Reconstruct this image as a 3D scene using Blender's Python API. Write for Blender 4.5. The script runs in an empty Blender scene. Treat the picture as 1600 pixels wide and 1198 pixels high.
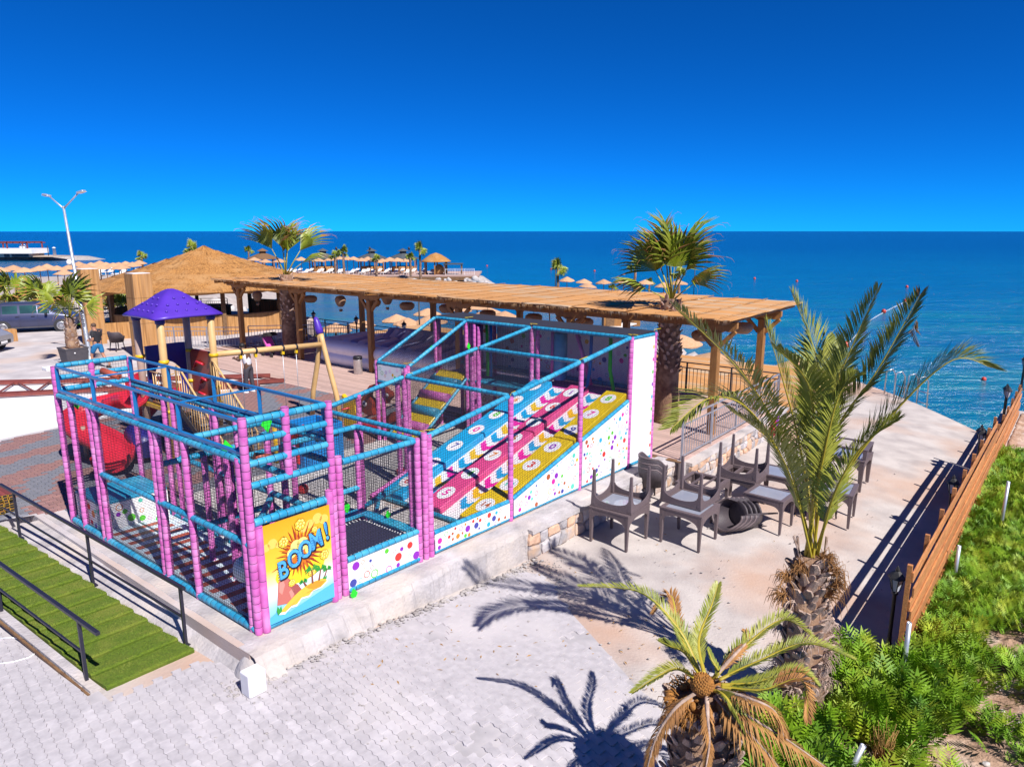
import bpy, bmesh, math, random
from mathutils import Vector, Matrix, noise
R = random.Random(11)
S = bpy.context.scene
COL = S.collection
pi = math.pi

# ---------------------------------------------------------------- camera
F, H = 1110.0, 5.4
TH = math.atan(238 / F)
cam = bpy.data.cameras.new('camera'); co = bpy.data.objects.new('camera', cam); COL.objects.link(co)
cam.sensor_width = 36; cam.lens = F / 1600 * 36; cam.clip_start = .1; cam.clip_end = 30000
co.location = (0, 0, H); co.rotation_euler = (pi / 2 - TH, 0, 0)
S.camera = co

# ---------------------------------------------------------------- sky, sun, exposure
SUN_EL, SUN_AZ = math.radians(48), math.radians(-53)      # direction towards the sun: (cos az, sin az)
w = bpy.data.worlds.new('World'); S.world = w; w.use_nodes = True
nt = w.node_tree; nt.nodes.clear()
out = nt.nodes.new('ShaderNodeOutputWorld'); bg = nt.nodes.new('ShaderNodeBackground')
sky = nt.nodes.new('ShaderNodeTexSky'); sky.sky_type = 'NISHITA'; sky.sun_disc = False
sky.sun_elevation = SUN_EL; sky.sun_rotation = pi / 2 - SUN_AZ
sky.altitude = 0; sky.air_density = .45; sky.dust_density = 0; sky.ozone_density = 8
hs = nt.nodes.new('ShaderNodeHueSaturation'); hs.inputs['Hue'].default_value = .5; hs.inputs['Saturation'].default_value = 1.0; hs.inputs['Value'].default_value = 1
tn = nt.nodes.new('ShaderNodeMix'); tn.data_type = 'RGBA'; tn.blend_type = 'MULTIPLY'; tn.inputs[0].default_value = 1; tn.inputs[7].default_value = (.02, .50, 1.0, 1)
nt.links.new(sky.outputs[0], hs.inputs['Color']); nt.links.new(hs.outputs[0], tn.inputs[6]); nt.links.new(tn.outputs[2], bg.inputs[0])
bg.inputs[1].default_value = .095
nt.links.new(bg.outputs[0], out.inputs[0])
sl = bpy.data.lights.new('sun', 'SUN'); sl.energy = 5.0; sl.angle = math.radians(.5); sl.color = (1, .95, .90)
so = bpy.data.objects.new('sun', sl); COL.objects.link(so)
sd = Vector((math.cos(SUN_AZ) * math.cos(SUN_EL), math.sin(SUN_AZ) * math.cos(SUN_EL), math.sin(SUN_EL)))
so.rotation_euler = sd.to_track_quat('Z', 'Y').to_euler(); so.location = (20, -20, 40)
S.view_settings.view_transform = 'Standard'; S.view_settings.look = 'None'
S.view_settings.exposure = .56; S.view_settings.gamma = 1

# ---------------------------------------------------------------- placing helpers (photo survey -> metres)
def ray(x, y):
    u = (x - 800) / F; v = (599 - y) / F; c, s = math.cos(TH), math.sin(TH)
    return Vector((u, c + v * s, -s + v * c))
def G(x, y, z=0.0):
    d = ray(x, y); return Vector((0, 0, H)) + d * ((z - H) / d.z)
def AT(x, y, Y):
    d = ray(x, y); return Vector((0, 0, H)) + d * (Y / d.y)
PC = Vector((-3.47, 8.81, 0)); PA = Vector((.661, .7503, 0)); PB = Vector((-.7832, .6217, 0))
def U(u, v, z=0): return PC + PA * u + PB * v + Vector((0, 0, z))          # play frame axes
DO = Vector((5.37, 18.5, 0)); DL = Vector((.782, -.623, 0)); DW = Vector((.623, .782, 0))
def D(l, w_, z=0): return DO + DL * l + DW * w_ + Vector((0, 0, z))         # deck axes
AZL = math.atan2(DL.y, DL.x)
def sstep(a, b, x):
    t = max(0, min(1, (x - a) / (b - a))); return t * t * (3 - 2 * t)
def zg(x, y):                                                                # lower yard height
    p = Vector((x, y, 0)) - PC
    uu = p.dot(PA)
    d = (Vector((x, y, 0)) - DO).dot(DL)
    return -.29 - .31 * sstep(.5, 5, uu) - .55 * sstep(2, 9.5, d)

# ---------------------------------------------------------------- mesh builder
class MB:
    def __init__(s): s.v = []; s.f = []; s.m = []; s.c = 0; s.s = []; s.sm = False
    def mat(s, i): s.c = i; return s
    def add(s, vs, fs, sm=None):
        o = len(s.v); s.v += [tuple(p) for p in vs]
        for f in fs: s.f.append([o + i for i in f]); s.m.append(s.c); s.s.append(s.sm if sm is None else sm)
        return s
    def box(s, c, d, X=Vector((1, 0, 0)), Y=Vector((0, 1, 0)), Z=Vector((0, 0, 1)), tap=1):
        c = Vector(c); X = X * d[0] / 2; Y = Y * d[1] / 2; Z = Z * d[2] / 2
        vs = []
        for k in (-1, 1):
            t = tap if k > 0 else 1
            vs += [c + (X * i + Y * j) * t + Z * k for i, j in ((-1, -1), (1, -1), (1, 1), (-1, 1))]
        return s.add(vs, [(3, 2, 1, 0), (4, 5, 6, 7), (0, 1, 5, 4), (1, 2, 6, 5), (2, 3, 7, 6), (3, 0, 4, 7)], False)
    def bar(s, p, q, w_, h, up=Vector((0, 0, 1))):
        p = Vector(p); q = Vector(q); d = q - p; L = d.length; X = d / L
        if abs(X.dot(up)) > .98: up = Vector((1, 0, 0))
        Y = up.cross(X).normalized(); Z = X.cross(Y)
        return s.box((p + q) / 2, (L, w_, h), X, Y, Z)
    def rings(s, rs, cap=True, sm=True, mids=None, close=True):
        n = len(rs[0]); o = len(s.v)
        for r in rs: s.v += [tuple(p) for p in r]
        for k in range(len(rs) - 1):
            mm = s.c if mids is None else mids[k]
            for i in range(n if close else n - 1):
                j = (i + 1) % n
                s.f.append([o + k * n + i, o + k * n + j, o + (k + 1) * n + j, o + (k + 1) * n + i]); s.m.append(mm); s.s.append(sm)
        if cap:
            s.f.append([o + i for i in reversed(range(n))]); s.m.append(s.c); s.s.append(False)
            s.f.append([o + (len(rs) - 1) * n + i for i in range(n)]); s.m.append(s.c); s.s.append(False)
        return s
    def tube(s, ps, r, n=8, cap=True, sm=True, mids=None, sq=1):
        ps = [Vector(p) for p in ps]; rs = []
        if not hasattr(r, '__len__'): r = [r] * len(ps)
        t0 = (ps[1] - ps[0]).normalized()
        a = Vector((0, 0, 1)) if abs(t0.z) < .9 else Vector((1, 0, 0))
        X = a.cross(t0).normalized()
        for i, p in enumerate(ps):
            t = (ps[min(i + 1, len(ps) - 1)] - ps[max(i - 1, 0)])
            if t.length < 1e-9: t = t0
            t = t.normalized()
            X = (X - t * X.dot(t)).normalized(); Y = t.cross(X)
            rs.append([p + X * math.cos(2 * pi * k / n) * r[i] + Y * math.sin(2 * pi * k / n) * r[i] * sq for k in range(n)])
        return s.rings(rs, cap, sm, mids)
    def lathe(s, c, prof, n=16, Z=Vector((0, 0, 1)), sm=True, jit=0, mids=None, cap=True):
        c = Vector(c); Z = Z.normalized(); a = Vector((1, 0, 0)) if abs(Z.x) < .9 else Vector((0, 1, 0))
        X = (a - Z * a.dot(Z)).normalized(); Y = Z.cross(X); rs = []
        for r, z in prof:
            rs.append([c + Z * z + (X * math.cos(2 * pi * k / n) + Y * math.sin(2 * pi * k / n)) * (r * (1 + R.uniform(-jit, jit))) for k in range(n)])
        return s.rings(rs, cap, sm, mids)
    def prism(s, pts, d):
        pts = [Vector(p) for p in pts]; n = len(pts); d = Vector(d)
        return s.add(pts + [p + d for p in pts], [tuple(reversed(range(n))), tuple(range(n, 2 * n))] + [(i, (i + 1) % n, n + (i + 1) % n, n + i) for i in range(n)], False)
    def flat(s, pts): return s.add(pts, [tuple(range(len(pts)))], False)
    def ell(s, c, r, n=10, m=6, X=Vector((1, 0, 0)), Y=Vector((0, 1, 0)), Z=Vector((0, 0, 1)), jit=0):
        c = Vector(c); rs = []
        for k in range(m + 1):
            a = -pi / 2 + pi * (k * .96 + .02 * m) / m
            rs.append([c + (X * math.cos(2 * pi * i / n) * r[0] + Y * math.sin(2 * pi * i / n) * r[1]) * math.cos(a) * (1 + R.uniform(-jit, jit)) + Z * math.sin(a) * r[2] for i in range(n)])
        return s.rings(rs)
    def build(s, name, mats, parent=None, local=False, at=None, kind=None, bev=0, par_loc=None):
        if not isinstance(mats, (list, tuple)): mats = [mats]
        off = Vector((0, 0, 0))
        if not local:
            if at is not None: off = Vector(at)
            p = parent
            while p: off = off + p.location; p = p.parent
        me = bpy.data.meshes.new(name)
        me.from_pydata([(a - off.x, b - off.y, c - off.z) for a, b, c in s.v], [], s.f)
        for m in mats: me.materials.append(m)
        me.polygons.foreach_set('material_index', s.m); me.polygons.foreach_set('use_smooth', s.s)
        if bev:
            bm = bmesh.new(); bm.from_mesh(me)
            bmesh.ops.bevel(bm, geom=[e for e in bm.edges if len(e.link_faces) == 2 and e.calc_face_angle(0) > .6], offset=bev, segments=1, affect='EDGES', clamp_overlap=True)
            bm.to_mesh(me); bm.free()
        me.update()
        return obj(name, me, parent, at, kind)
def obj(name, me, parent=None, loc=None, kind=None):
    o = bpy.data.objects.new(name, me); COL.objects.link(o)
    if parent: o.parent = parent
    if loc is not None: o.location = loc
    if kind: o['kind'] = kind
    return o
def thing(name, label, cat, loc=(0, 0, 0), rz=0, group=None):
    o = bpy.data.objects.new(name, None); COL.objects.link(o); o.empty_display_size = .1
    o.location = loc; o.rotation_euler = (0, 0, rz); return tag(o, label, cat, group)
def tag(o, label, cat, group=None):
    o['label'] = label; o['category'] = cat
    if group: o['group'] = group
    return o
def dup(o, loc, rz=None, label=None, rot=None, sc=None):
    r = o.copy(); COL.objects.link(r); r.location = loc
    if rz is not None: r.rotation_euler = (0, 0, rz)
    if rot is not None: r.rotation_euler = rot
    if sc: r.scale = (sc,) * 3 if not hasattr(sc, '__len__') else sc
    if label: r['label'] = label
    for ch in o.children:
        c = ch.copy(); COL.objects.link(c); c.parent = r
        for g in ch.children:
            d = g.copy(); COL.objects.link(d); d.parent = c
    return r

# ---------------------------------------------------------------- materials
def mt(name, c, c2=None, sc=6, r=.6, b=0, bs=60, metal=0, var=0, st=(1, 1, 1), c3=None, sc3=1.2, world=False, spec=.5, tr=0, lo=.3, hi=.7, bd=.02, det=4):
    m = bpy.data.materials.new(name); m.use_nodes = True; n = m.node_tree.nodes; l = m.node_tree.links
    p = n['Principled BSDF']; p.inputs['Roughness'].default_value = r; p.inputs['Metallic'].default_value = metal
    p.inputs['Specular IOR Level'].default_value = spec
    tc = n.new('ShaderNodeTexCoord'); mp = n.new('ShaderNodeMapping'); mp.inputs['Scale'].default_value = st
    oi = n.new('ShaderNodeObjectInfo'); ad = n.new('ShaderNodeVectorMath'); ad.operation = 'ADD'
    if world:
        ge = n.new('ShaderNodeNewGeometry'); l.new(ge.outputs['Position'], mp.inputs[0])
    else:
        mu = n.new('ShaderNodeMath'); mu.operation = 'MULTIPLY'; mu.inputs[1].default_value = 37; l.new(oi.outputs['Random'], mu.inputs[0])
        l.new(tc.outputs['Object'], ad.inputs[0]); l.new(mu.outputs[0], ad.inputs[1]); l.new(ad.outputs[0], mp.inputs[0])
    c2 = c2 or tuple(x * .8 for x in c)
    no = n.new('ShaderNodeTexNoise'); no.inputs['Scale'].default_value = sc; no.inputs['Detail'].default_value = det; l.new(mp.outputs[0], no.inputs['Vector'])
    rp = n.new('ShaderNodeValToRGB'); rp.color_ramp.elements[0].position = lo; rp.color_ramp.elements[1].position = hi
    rp.color_ramp.elements[0].color = (*c2, 1); rp.color_ramp.elements[1].color = (*c, 1); l.new(no.outputs[0], rp.inputs[0])
    last = rp.outputs[0]
    if c3:
        n3 = n.new('ShaderNodeTexNoise'); n3.inputs['Scale'].default_value = sc3; n3.inputs['Detail'].default_value = 5; l.new(mp.outputs[0], n3.inputs['Vector'])
        r3 = n.new('ShaderNodeValToRGB'); r3.color_ramp.elements[0].position = .48; r3.color_ramp.elements[1].position = .66; l.new(n3.outputs[0], r3.inputs[0])
        mx = n.new('ShaderNodeMix'); mx.data_type = 'RGBA'; l.new(r3.outputs[0], mx.inputs[0]); l.new(last, mx.inputs[6]); mx.inputs[7].default_value = (*c3, 1); last = mx.outputs[2]
    if var:
        hv = n.new('ShaderNodeHueSaturation'); mr = n.new('ShaderNodeMapRange'); mr.inputs[3].default_value = 1 - var; mr.inputs[4].default_value = 1 + var
        l.new(oi.outputs['Random'], mr.inputs[0]); l.new(mr.outputs[0], hv.inputs['Value']); l.new(last, hv.inputs['Color']); last = hv.outputs[0]
    l.new(last, p.inputs['Base Color'])
    if b:
        nb = n.new('ShaderNodeTexNoise'); nb.inputs['Scale'].default_value = bs; nb.inputs['Detail'].default_value = 3; l.new(mp.outputs[0], nb.inputs['Vector'])
        bu = n.new('ShaderNodeBump'); bu.inputs['Strength'].default_value = b; bu.inputs['Distance'].default_value = bd; l.new(nb.outputs[0], bu.inputs['Height']); l.new(bu.outputs[0], p.inputs['Normal'])
    if tr:
        p.inputs['Transmission Weight'].default_value = tr
    return m
K = {}
def mk(k, *a, **kw): K[k] = mt(k, *a, **kw)
mk('concrete', (.54, .50, .50), (.36, .33, .34), sc=1.1, r=.9, b=.4, bs=30, c3=(.50, .37, .30), sc3=.3, world=True, det=12)
mk('yard_concrete', (.50, .45, .42), (.32, .28, .27), sc=1.4, r=.9, b=.5, bs=26, c3=(.46, .30, .22), sc3=.28, world=True, det=14, lo=.25, hi=.62)
mk('slab', (.50, .465, .47), (.27, .25, .255), sc=2.2, r=.95, b=.9, bs=18, world=True, det=8, c3=(.5, .44, .40), sc3=.8)
mk('white_screed', (.72, .70, .71), (.60, .58, .60), sc=.8, r=.9, b=.2, world=True)
mk('paver', (.50, .47, .49), (.39, .365, .385), sc=9, r=.9, b=.3, bs=90, var=.10, c3=(.52, .485, .495), sc3=.7, world=True)
mk('paver_joint', (.47, .44, .455), (.34, .32, .335), sc=3, r=1, world=True)
mk('light_paver', (.62, .58, .55), (.5, .47, .46), sc=9, r=.9, var=.1, world=True)
mk('red_paver', (.30, .16, .14), (.22, .12, .12), sc=9, r=.85, var=.16, world=True)
mk('grey_paver', (.20, .20, .23), (.14, .15, .18), sc=9, r=.85, var=.16, world=True)
mk('plank', (.52, .37, .32), (.42, .28, .24), sc=2, r=.8, var=.14, st=(1, 14, 14), b=.1)
mk('wood', (.36, .17, .045), (.24, .10, .025), sc=3, r=.6, st=(9, 9, 1.2), b=.1, bs=20, var=.1)
mk('fence_wood', (.58, .25, .085), (.34, .13, .045), sc=4, r=.6, st=(1.2, 12, 12), b=.08, var=.2)
mk('bark_beam', (.22, .12, .05), (.12, .06, .03), sc=8, r=.8, b=.2)
mk('thatch', (.54, .26, .07), (.20, .08, .02), sc=16, r=.95, b=.9, bs=70, st=(1, 1, .5), c3=(.42, .22, .08), sc3=1.0)
mk('umbrella_thatch', (.56, .34, .20), (.42, .23, .12), sc=14, r=.95, b=.5, bs=40, var=.1)
mk('reed', (.60, .30, .09), (.42, .20, .06), sc=30, r=.85, b=.6, bs=60, var=.08, st=(1, .05, .05), c3=(.50, .30, .16), sc3=9)
mk('reed_v', (.56, .29, .10), (.22, .10, .03), sc=13, r=.85, b=.6, bs=60, st=(1, 1, .04), c3=(.44, .24, .1), sc3=9)
mk('pink', (.62, .15, .46), (.46, .09, .34), sc=7, r=.45, spec=.4, c3=(.66, .24, .52), sc3=3, det=6)
mk('blue_foam', (.025, .29, .48), (.015, .20, .36), sc=6, r=.4, c3=(.06, .34, .50), sc3=2.5, det=6)
mk('blue_steel', (.01, .17, .42), (.01, .13, .34), sc=6, r=.35)
mk('tie', (.012, .012, .02), r=.5)
mk('net', (.010, .010, .018), r=.7)
mk('shade_cloth', (.012, .012, .022), (.02, .02, .035), sc=40, r=.9, b=.3)
mk('pvc_white', (.80, .79, .80), (.74, .73, .76), sc=3, r=.35, b=.1, bs=4, bd=.05)
for k, c in dict(d_magenta=(.72, .02, .32), d_green=(.10, .52, .03), d_brown=(.42, .10, .03), d_yellow=(.75, .45, .01), d_blue=(.02, .38, .72), d_violet=(.25, .02, .42), d_navy=(.05, .06, .32), d_teal=(.10, .55, .42), d_red=(.62, .04, .03), d_sky=(.45, .70, .85), d_orange=(.70, .22, .02), d_grey=(.6, .6, .62), d_pale=(.78, .60, .72)).items(): mk(k, c, c, r=.4)
mk('lane_blue', (.01, .34, .64), (.01, .30, .58), r=.35, sc=3); mk('lane_pink', (.68, .07, .24), (.6, .06, .2), r=.35, sc=3); mk('lane_yellow', (.72, .50, .01), (.64, .43, .01), r=.35, sc=3)
mk('mat_pink', (.62, .10, .42), (.55, .08, .36), r=.4); mk('green_tag', (.02, .70, .03), (.02, .6, .02), r=.6)
mk('rope_yellow', (.75, .55, .03), r=.8)
mk('stripe_red', (.42, .09, .05), (.34, .07, .04), r=.5); mk('stripe_white', (.62, .74, .80), (.55, .68, .75), r=.5)
mk('trampoline', (.02, .02, .05), (.03, .03, .065), sc=30, r=.7, b=.3)
mk('steel', (.62, .62, .64), (.5, .5, .52), r=.35, metal=.8, sc=12)
mk('galv', (.55, .58, .62), (.42, .45, .5), sc=9, r=.45, metal=.6)
mk('iron', (.035, .03, .035), (.05, .045, .05), r=.5, sc=14)
mk('black_rail', (.015, .015, .03), (.02, .02, .035), r=.4)
mk('rail_silver', (.45, .45, .5), (.32, .32, .36), r=.4, metal=.5)
mk('primer', (.22, .05, .035), (.16, .035, .03), sc=5, r=.6, var=.15)
mk('tube_end', (.55, .35, .02), (.45, .27, .02), sc=9, r=.6)
mk('turf', (.12, .18, .008), (.07, .115, .005), sc=26, r=.95, b=.6, bs=120, c3=(.16, .19, .02), sc3=2)
mk('turf_blade', (.12, .20, .010), (.06, .12, .006), sc=30, r=.8, c3=(.19, .21, .03), sc3=3)
mk('stone', (.46, .43, .43), (.30, .28, .30), sc=7, r=.9, b=.7, bs=16, var=.28, c3=(.56, .38, .26), sc3=2.2)
mk('warm_stone', (.60, .40, .28), (.45, .27, .18), sc=7, r=.9, b=.7, bs=16, var=.2)
mk('mortar', (.50, .46, .45), (.40, .36, .35), sc=8, r=.95, b=.6, bs=30, world=True)
mk('rattan', (.15, .112, .118), (.10, .075, .08), sc=60, r=.5, b=.4, bs=110, var=.12)
mk('rattan_dark', (.075, .06, .068), (.05, .04, .05), sc=60, r=.5, b=.4, bs=110)
mk('glass_top', (.30, .32, .38), (.24, .26, .33), r=.08, sc=2, spec=.8)
mk('frond', (.30, .30, .045), (.12, .16, .018), sc=4, r=.5, c3=(.30, .30, .04), sc3=2.2, var=.12)
mk('frond_fan', (.24, .29, .02), (.10, .15, .012), sc=4, r=.45, c3=(.26, .28, .03), sc3=1.5, var=.12)
mk('frond_dry', (.42, .21, .06), (.28, .12, .035), sc=5, r=.8, var=.15)
mk('rachis', (.42, .34, .03), (.34, .26, .03), sc=5, r=.5); mk('petiole', (.28, .30, .03), (.36, .28, .03), sc=3, r=.45)
mk('palm_bark', (.26, .15, .09), (.12, .06, .04), sc=9, r=.95, b=.7, bs=30, c3=(.34, .22, .14), sc3=3)
mk('boot', (.52, .39, .32), (.28, .18, .13), sc=8, r=.9, b=.5, bs=40, var=.25)
mk('fibre', (.34, .17, .06), (.22, .10, .03), sc=8, r=.9, var=.2); mk('palm_heart', (.40, .17, .03), (.20, .085, .02), sc=30, r=.9, b=.6, bs=60)
mk('shrub', (.21, .36, .006), (.06, .17, .004), sc=2.6, r=.6, c3=(.30, .36, .02), sc3=2.5, world=True)
mk('shrub_dry', (.42, .25, .08), (.3, .16, .05), sc=8, r=.9)
mk('soil', (.40, .26, .18), (.26, .16, .11), sc=3, r=1, b=.9, bs=12, c3=(.52, .40, .32), sc3=2, world=True, bd=.06)
mk('rock', (.50, .46, .44), (.33, .30, .29), sc=2, r=.95, b=.7, bs=5, var=.2, bd=.1)
mk('pebble', (.46, .40, .36), (.33, .28, .26), sc=1.5, r=1, b=.8, bs=3, world=True, bd=.1, c3=(.36, .32, .30), sc3=.3)
mk('sand', (.55, .42, .30), (.45, .33, .24), sc=.8, r=1, b=.3, bs=8, world=True)
mk('purple', (.085, .03, .40), (.07, .025, .33), r=.4, sc=3); mk('panel_navy', (.02, .02, .20), (.02, .02, .16), r=.4); mk('tower_beige', (.62, .40, .17), (.55, .34, .14), sc=5, r=.5); mk('tower_post', (.42, .30, .24), (.36, .25, .2), sc=5, r=.5)
mk('clamp', (.72, .46, .01), r=.4); mk('slide_red', (.55, .02, .045), (.5, .02, .04), r=.3, sc=2); mk('climb_red', (.30, .045, .02), (.26, .04, .02), r=.4)
mk('toy_blue', (.01, .20, .55), r=.4); mk('toy_yellow', (.75, .45, .01), r=.4); mk('toy_red', (.62, .03, .03), r=.4); mk('fish', (.30, .04, .015), (.25, .03, .012), r=.35)
mk('white', (.8, .8, .8), (.76, .76, .78), r=.5); mk('black', (.02, .02, .022), r=.5); mk('inflate', (.82, .80, .86), (.74, .72, .8), sc=3, r=.35)
mk('inflate_blue', (.36, .39, .62), (.3, .33, .55), sc=5, r=.35)
mk('car_blue', (.075, .085, .155), (.07, .075, .14), r=.25, metal=.5, sc=2); mk('car_silver', (.55, .55, .58), (.5, .5, .53), r=.25, metal=.6, sc=2)
mk('car_glass', (.02, .05, .05), (.03, .09, .08), r=.05, sc=2, spec=.8); mk('tyre', (.03, .03, .035), r=.8); mk('lamp_red', (.5, .01, .02), r=.2); mk('lamp_clear', (.65, .68, .72), r=.1)
mk('planter', (.07, .065, .075), (.055, .05, .06), r=.6); mk('skin', (.42, .20, .12), (.36, .17, .1), r=.5); mk('skin_dark', (.12, .06, .035), r=.5); mk('hair', (.09, .05, .03), r=.7); mk('hair_black', (.012, .01, .01), r=.6)
mk('shirt_black', (.015, .015, .02), r=.8); mk('shorts_blue', (.01, .16, .36), r=.8); mk('shirt_white', (.72, .70, .74), r=.8); mk('trousers', (.05, .045, .06), r=.8)
mk('lantern', (.40, .25, .15), (.27, .16, .09), sc=20, r=.7, st=(1, 1, 3)); mk('slate_roof', (.075, .085, .095), (.05, .06, .07), sc=10, r=.8)
mk('lounger', (.78, .74, .70), r=.7); mk('lamp_glass', (.55, .58, .65), r=.1, spec=.8); mk('grass', (.09, .22, .01), (.05, .14, .01), sc=5, r=.9)
mk('buoy_red', (.55, .05, .03), r=.4); mk('render_cream', (.66, .52, .40), r=.9); mk('cloth_red', (.5, .01, .05), (.4, .01, .04), r=.8)
# sea: depth colour turquoise near the shore, deep blue far out; two wave bumps
def sea_material():
    m = bpy.data.materials.new('sea'); m.use_nodes = True; n = m.node_tree.nodes; l = m.node_tree.links; p = n['Principled BSDF']
    ge = n.new('ShaderNodeNewGeometry'); sp = n.new('ShaderNodeSeparateXYZ'); l.new(ge.outputs['Position'], sp.inputs[0])
    mr = n.new('ShaderNodeMapRange'); mr.inputs[1].default_value = 25; mr.inputs[2].default_value = 420; l.new(sp.outputs['Y'], mr.inputs[0])
    no = n.new('ShaderNodeTexNoise'); no.inputs['Scale'].default_value = .02; no.inputs['Detail'].default_value = 6; l.new(ge.outputs['Position'], no.inputs[0])
    ad = n.new('ShaderNodeMath'); ad.operation = 'MULTIPLY_ADD'; ad.inputs[1].default_value = .35; l.new(no.outputs[0], ad.inputs[0]); l.new(mr.outputs[0], ad.inputs[2])
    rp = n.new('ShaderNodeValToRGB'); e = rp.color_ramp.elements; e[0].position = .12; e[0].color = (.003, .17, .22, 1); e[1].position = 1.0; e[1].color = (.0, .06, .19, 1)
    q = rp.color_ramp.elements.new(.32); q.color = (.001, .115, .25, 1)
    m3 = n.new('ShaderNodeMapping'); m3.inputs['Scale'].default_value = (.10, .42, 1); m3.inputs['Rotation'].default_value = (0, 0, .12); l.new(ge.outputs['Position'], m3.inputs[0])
    n3 = n.new('ShaderNodeTexNoise'); n3.inputs['Scale'].default_value = .7; n3.inputs['Detail'].default_value = 8; n3.inputs['Roughness'].default_value = .7; l.new(m3.outputs[0], n3.inputs[0])  # stretched noise paints the light and dark of ripples into the base colour
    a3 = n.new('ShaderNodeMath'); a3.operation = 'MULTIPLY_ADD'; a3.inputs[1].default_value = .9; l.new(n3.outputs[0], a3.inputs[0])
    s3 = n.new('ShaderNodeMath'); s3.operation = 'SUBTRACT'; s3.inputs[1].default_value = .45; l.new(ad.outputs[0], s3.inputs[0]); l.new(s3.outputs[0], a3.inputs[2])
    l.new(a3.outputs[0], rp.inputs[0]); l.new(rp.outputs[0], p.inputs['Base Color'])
    p.inputs['Roughness'].default_value = .20; p.inputs['Specular IOR Level'].default_value = .5
    mp = n.new('ShaderNodeMapping'); mp.inputs['Scale'].default_value = (.55, 1.5, 1); mp.inputs['Rotation'].default_value = (0, 0, .3); l.new(ge.outputs['Position'], mp.inputs[0])
    w1 = n.new('ShaderNodeTexNoise'); w1.inputs['Scale'].default_value = .55; w1.inputs['Detail'].default_value = 6; w1.inputs['Roughness'].default_value = .65; l.new(mp.outputs[0], w1.inputs[0])
    w2 = n.new('ShaderNodeTexNoise'); w2.inputs['Scale'].default_value = .09; w2.inputs['Detail'].default_value = 4; l.new(mp.outputs[0], w2.inputs[0])
    am = n.new('ShaderNodeMath'); am.operation = 'MULTIPLY_ADD'; am.inputs[1].default_value = 2.5; l.new(w2.outputs[0], am.inputs[0]); l.new(w1.outputs[0], am.inputs[2])
    bu = n.new('ShaderNodeBump'); bu.inputs['Strength'].default_value = .8; bu.inputs['Distance'].default_value = 1.4; l.new(am.outputs[0], bu.inputs['Height']); l.new(bu.outputs[0], p.inputs['Normal'])
    return m
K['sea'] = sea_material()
# ================================================================ SETTING
def inside(p, poly):
    x, y = p[0], p[1]; c = False; n = len(poly)
    for i in range(n):
        x1, y1 = poly[i][0], poly[i][1]; x2, y2 = poly[i - 1][0], poly[i - 1][1]
        if (y1 > y) != (y2 > y) and x < (x2 - x1) * (y - y1) / (y2 - y1) + x1: c = not c
    return c
SEA = -3.4
def sheet(name, xs, ys, z, mat, kind='structure'):
    b = MB(); b.sm = True
    nx, ny = len(xs), len(ys)
    b.add([(x, y, z(x, y)) for y in ys for x in xs], [(j * nx + i, j * nx + i + 1, (j + 1) * nx + i + 1, (j + 1) * nx + i) for j in range(ny - 1) for i in range(nx - 1)])
    return b.build(name, mat, kind=kind)
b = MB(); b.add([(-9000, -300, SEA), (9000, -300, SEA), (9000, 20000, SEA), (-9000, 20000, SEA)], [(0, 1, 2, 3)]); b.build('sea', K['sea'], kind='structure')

# ---- terrace slab at z = 0
TER = [U(-.36, -.36), U(10.8, -.36), D(.5, -2.75), D(.5, 4.5), D(-24, 4.6), Vector((-12.0, 40, 0)), Vector((-12.3, 45, 0)), Vector((-17, 48.6, 0)), Vector((-22, 49.5, 0)), Vector((-70, 52, 0)), Vector((-70, 12, 0)), U(-14, 7.35), U(-.36, 7.35)]
b = MB(); b.prism([p + Vector((0, 0, -3.2)) for p in TER], (0, 0, 3.2))
terrace = b.build('terrace', K['concrete'], kind='structure')
# rough concrete lip of the playground slab, a little proud, uneven edge
b = MB(); rs = []
N = 260
for i in range(N + 1):
    u = -.36 + 11.1 * i / N; j = .05 * noise.noise((u * 1.7, 3, 0)) + .02 * noise.noise((u * 9, 1, 0))
    g0 = zg(*U(u, -.9)[:2])
    k = .55 - .3 * sstep(5, 7, u)
    sl_ = .08 * (1 - sstep(1.2, 3.2, u)); j += .05 * noise.noise((u * 4, 6, 0)) + .012 * noise.noise((u * 17, 2, 0)); k *= .75; rs.append([U(u, -.10, .008), U(u, -.36, .010 + j * .2), U(u, -.36 - .26 * k - j, -.01 + j * .3), U(u, -.36 - .34 * k - j * 1.6 - sl_ * .35, -.09 - .04 * sl_), U(u, -.40 - .34 * k - j * .5 - sl_, g0 - .03)])
b.rings(rs, cap=False, sm=False, close=False); b.build('playground_slab_edge', K['slab'], kind='structure')
# kerb along the stairs side
def SE(v): return -.57 - .0633 * (v - .8)                    # right edge of the turf stairs
b = MB(); rs = []
for i in range(41):
    v = -.95 + 7.9 * i / 40; j = .02 * noise.noise((v * 4, 7, 0)); e_ = sstep(-.85, -.15, v)
    h = -.04 - .25 * sstep(7.0, .3, v); kb = .03 + .10 * sstep(5.5, .5, v)
    G_ = -.30; L_ = lambda z: G_ + (z - G_) * e_; rs.append([U(-.05, v, L_(.007)), U(-.25 + j, v, L_(.012)), U(-.28 + j, v, L_(-.02)), U(-.30 + j, v, L_(-.02 - kb)), U(SE(max(v, .5)) + .01, v, min(h - .02, L_(-.05 - kb))), U(SE(max(v, .5)) + .01, v, h - .3)])
b.rings(rs, cap=False, sm=False, close=False); b.build('ramp_beside_stairs', K['slab'], kind='structure')

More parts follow.
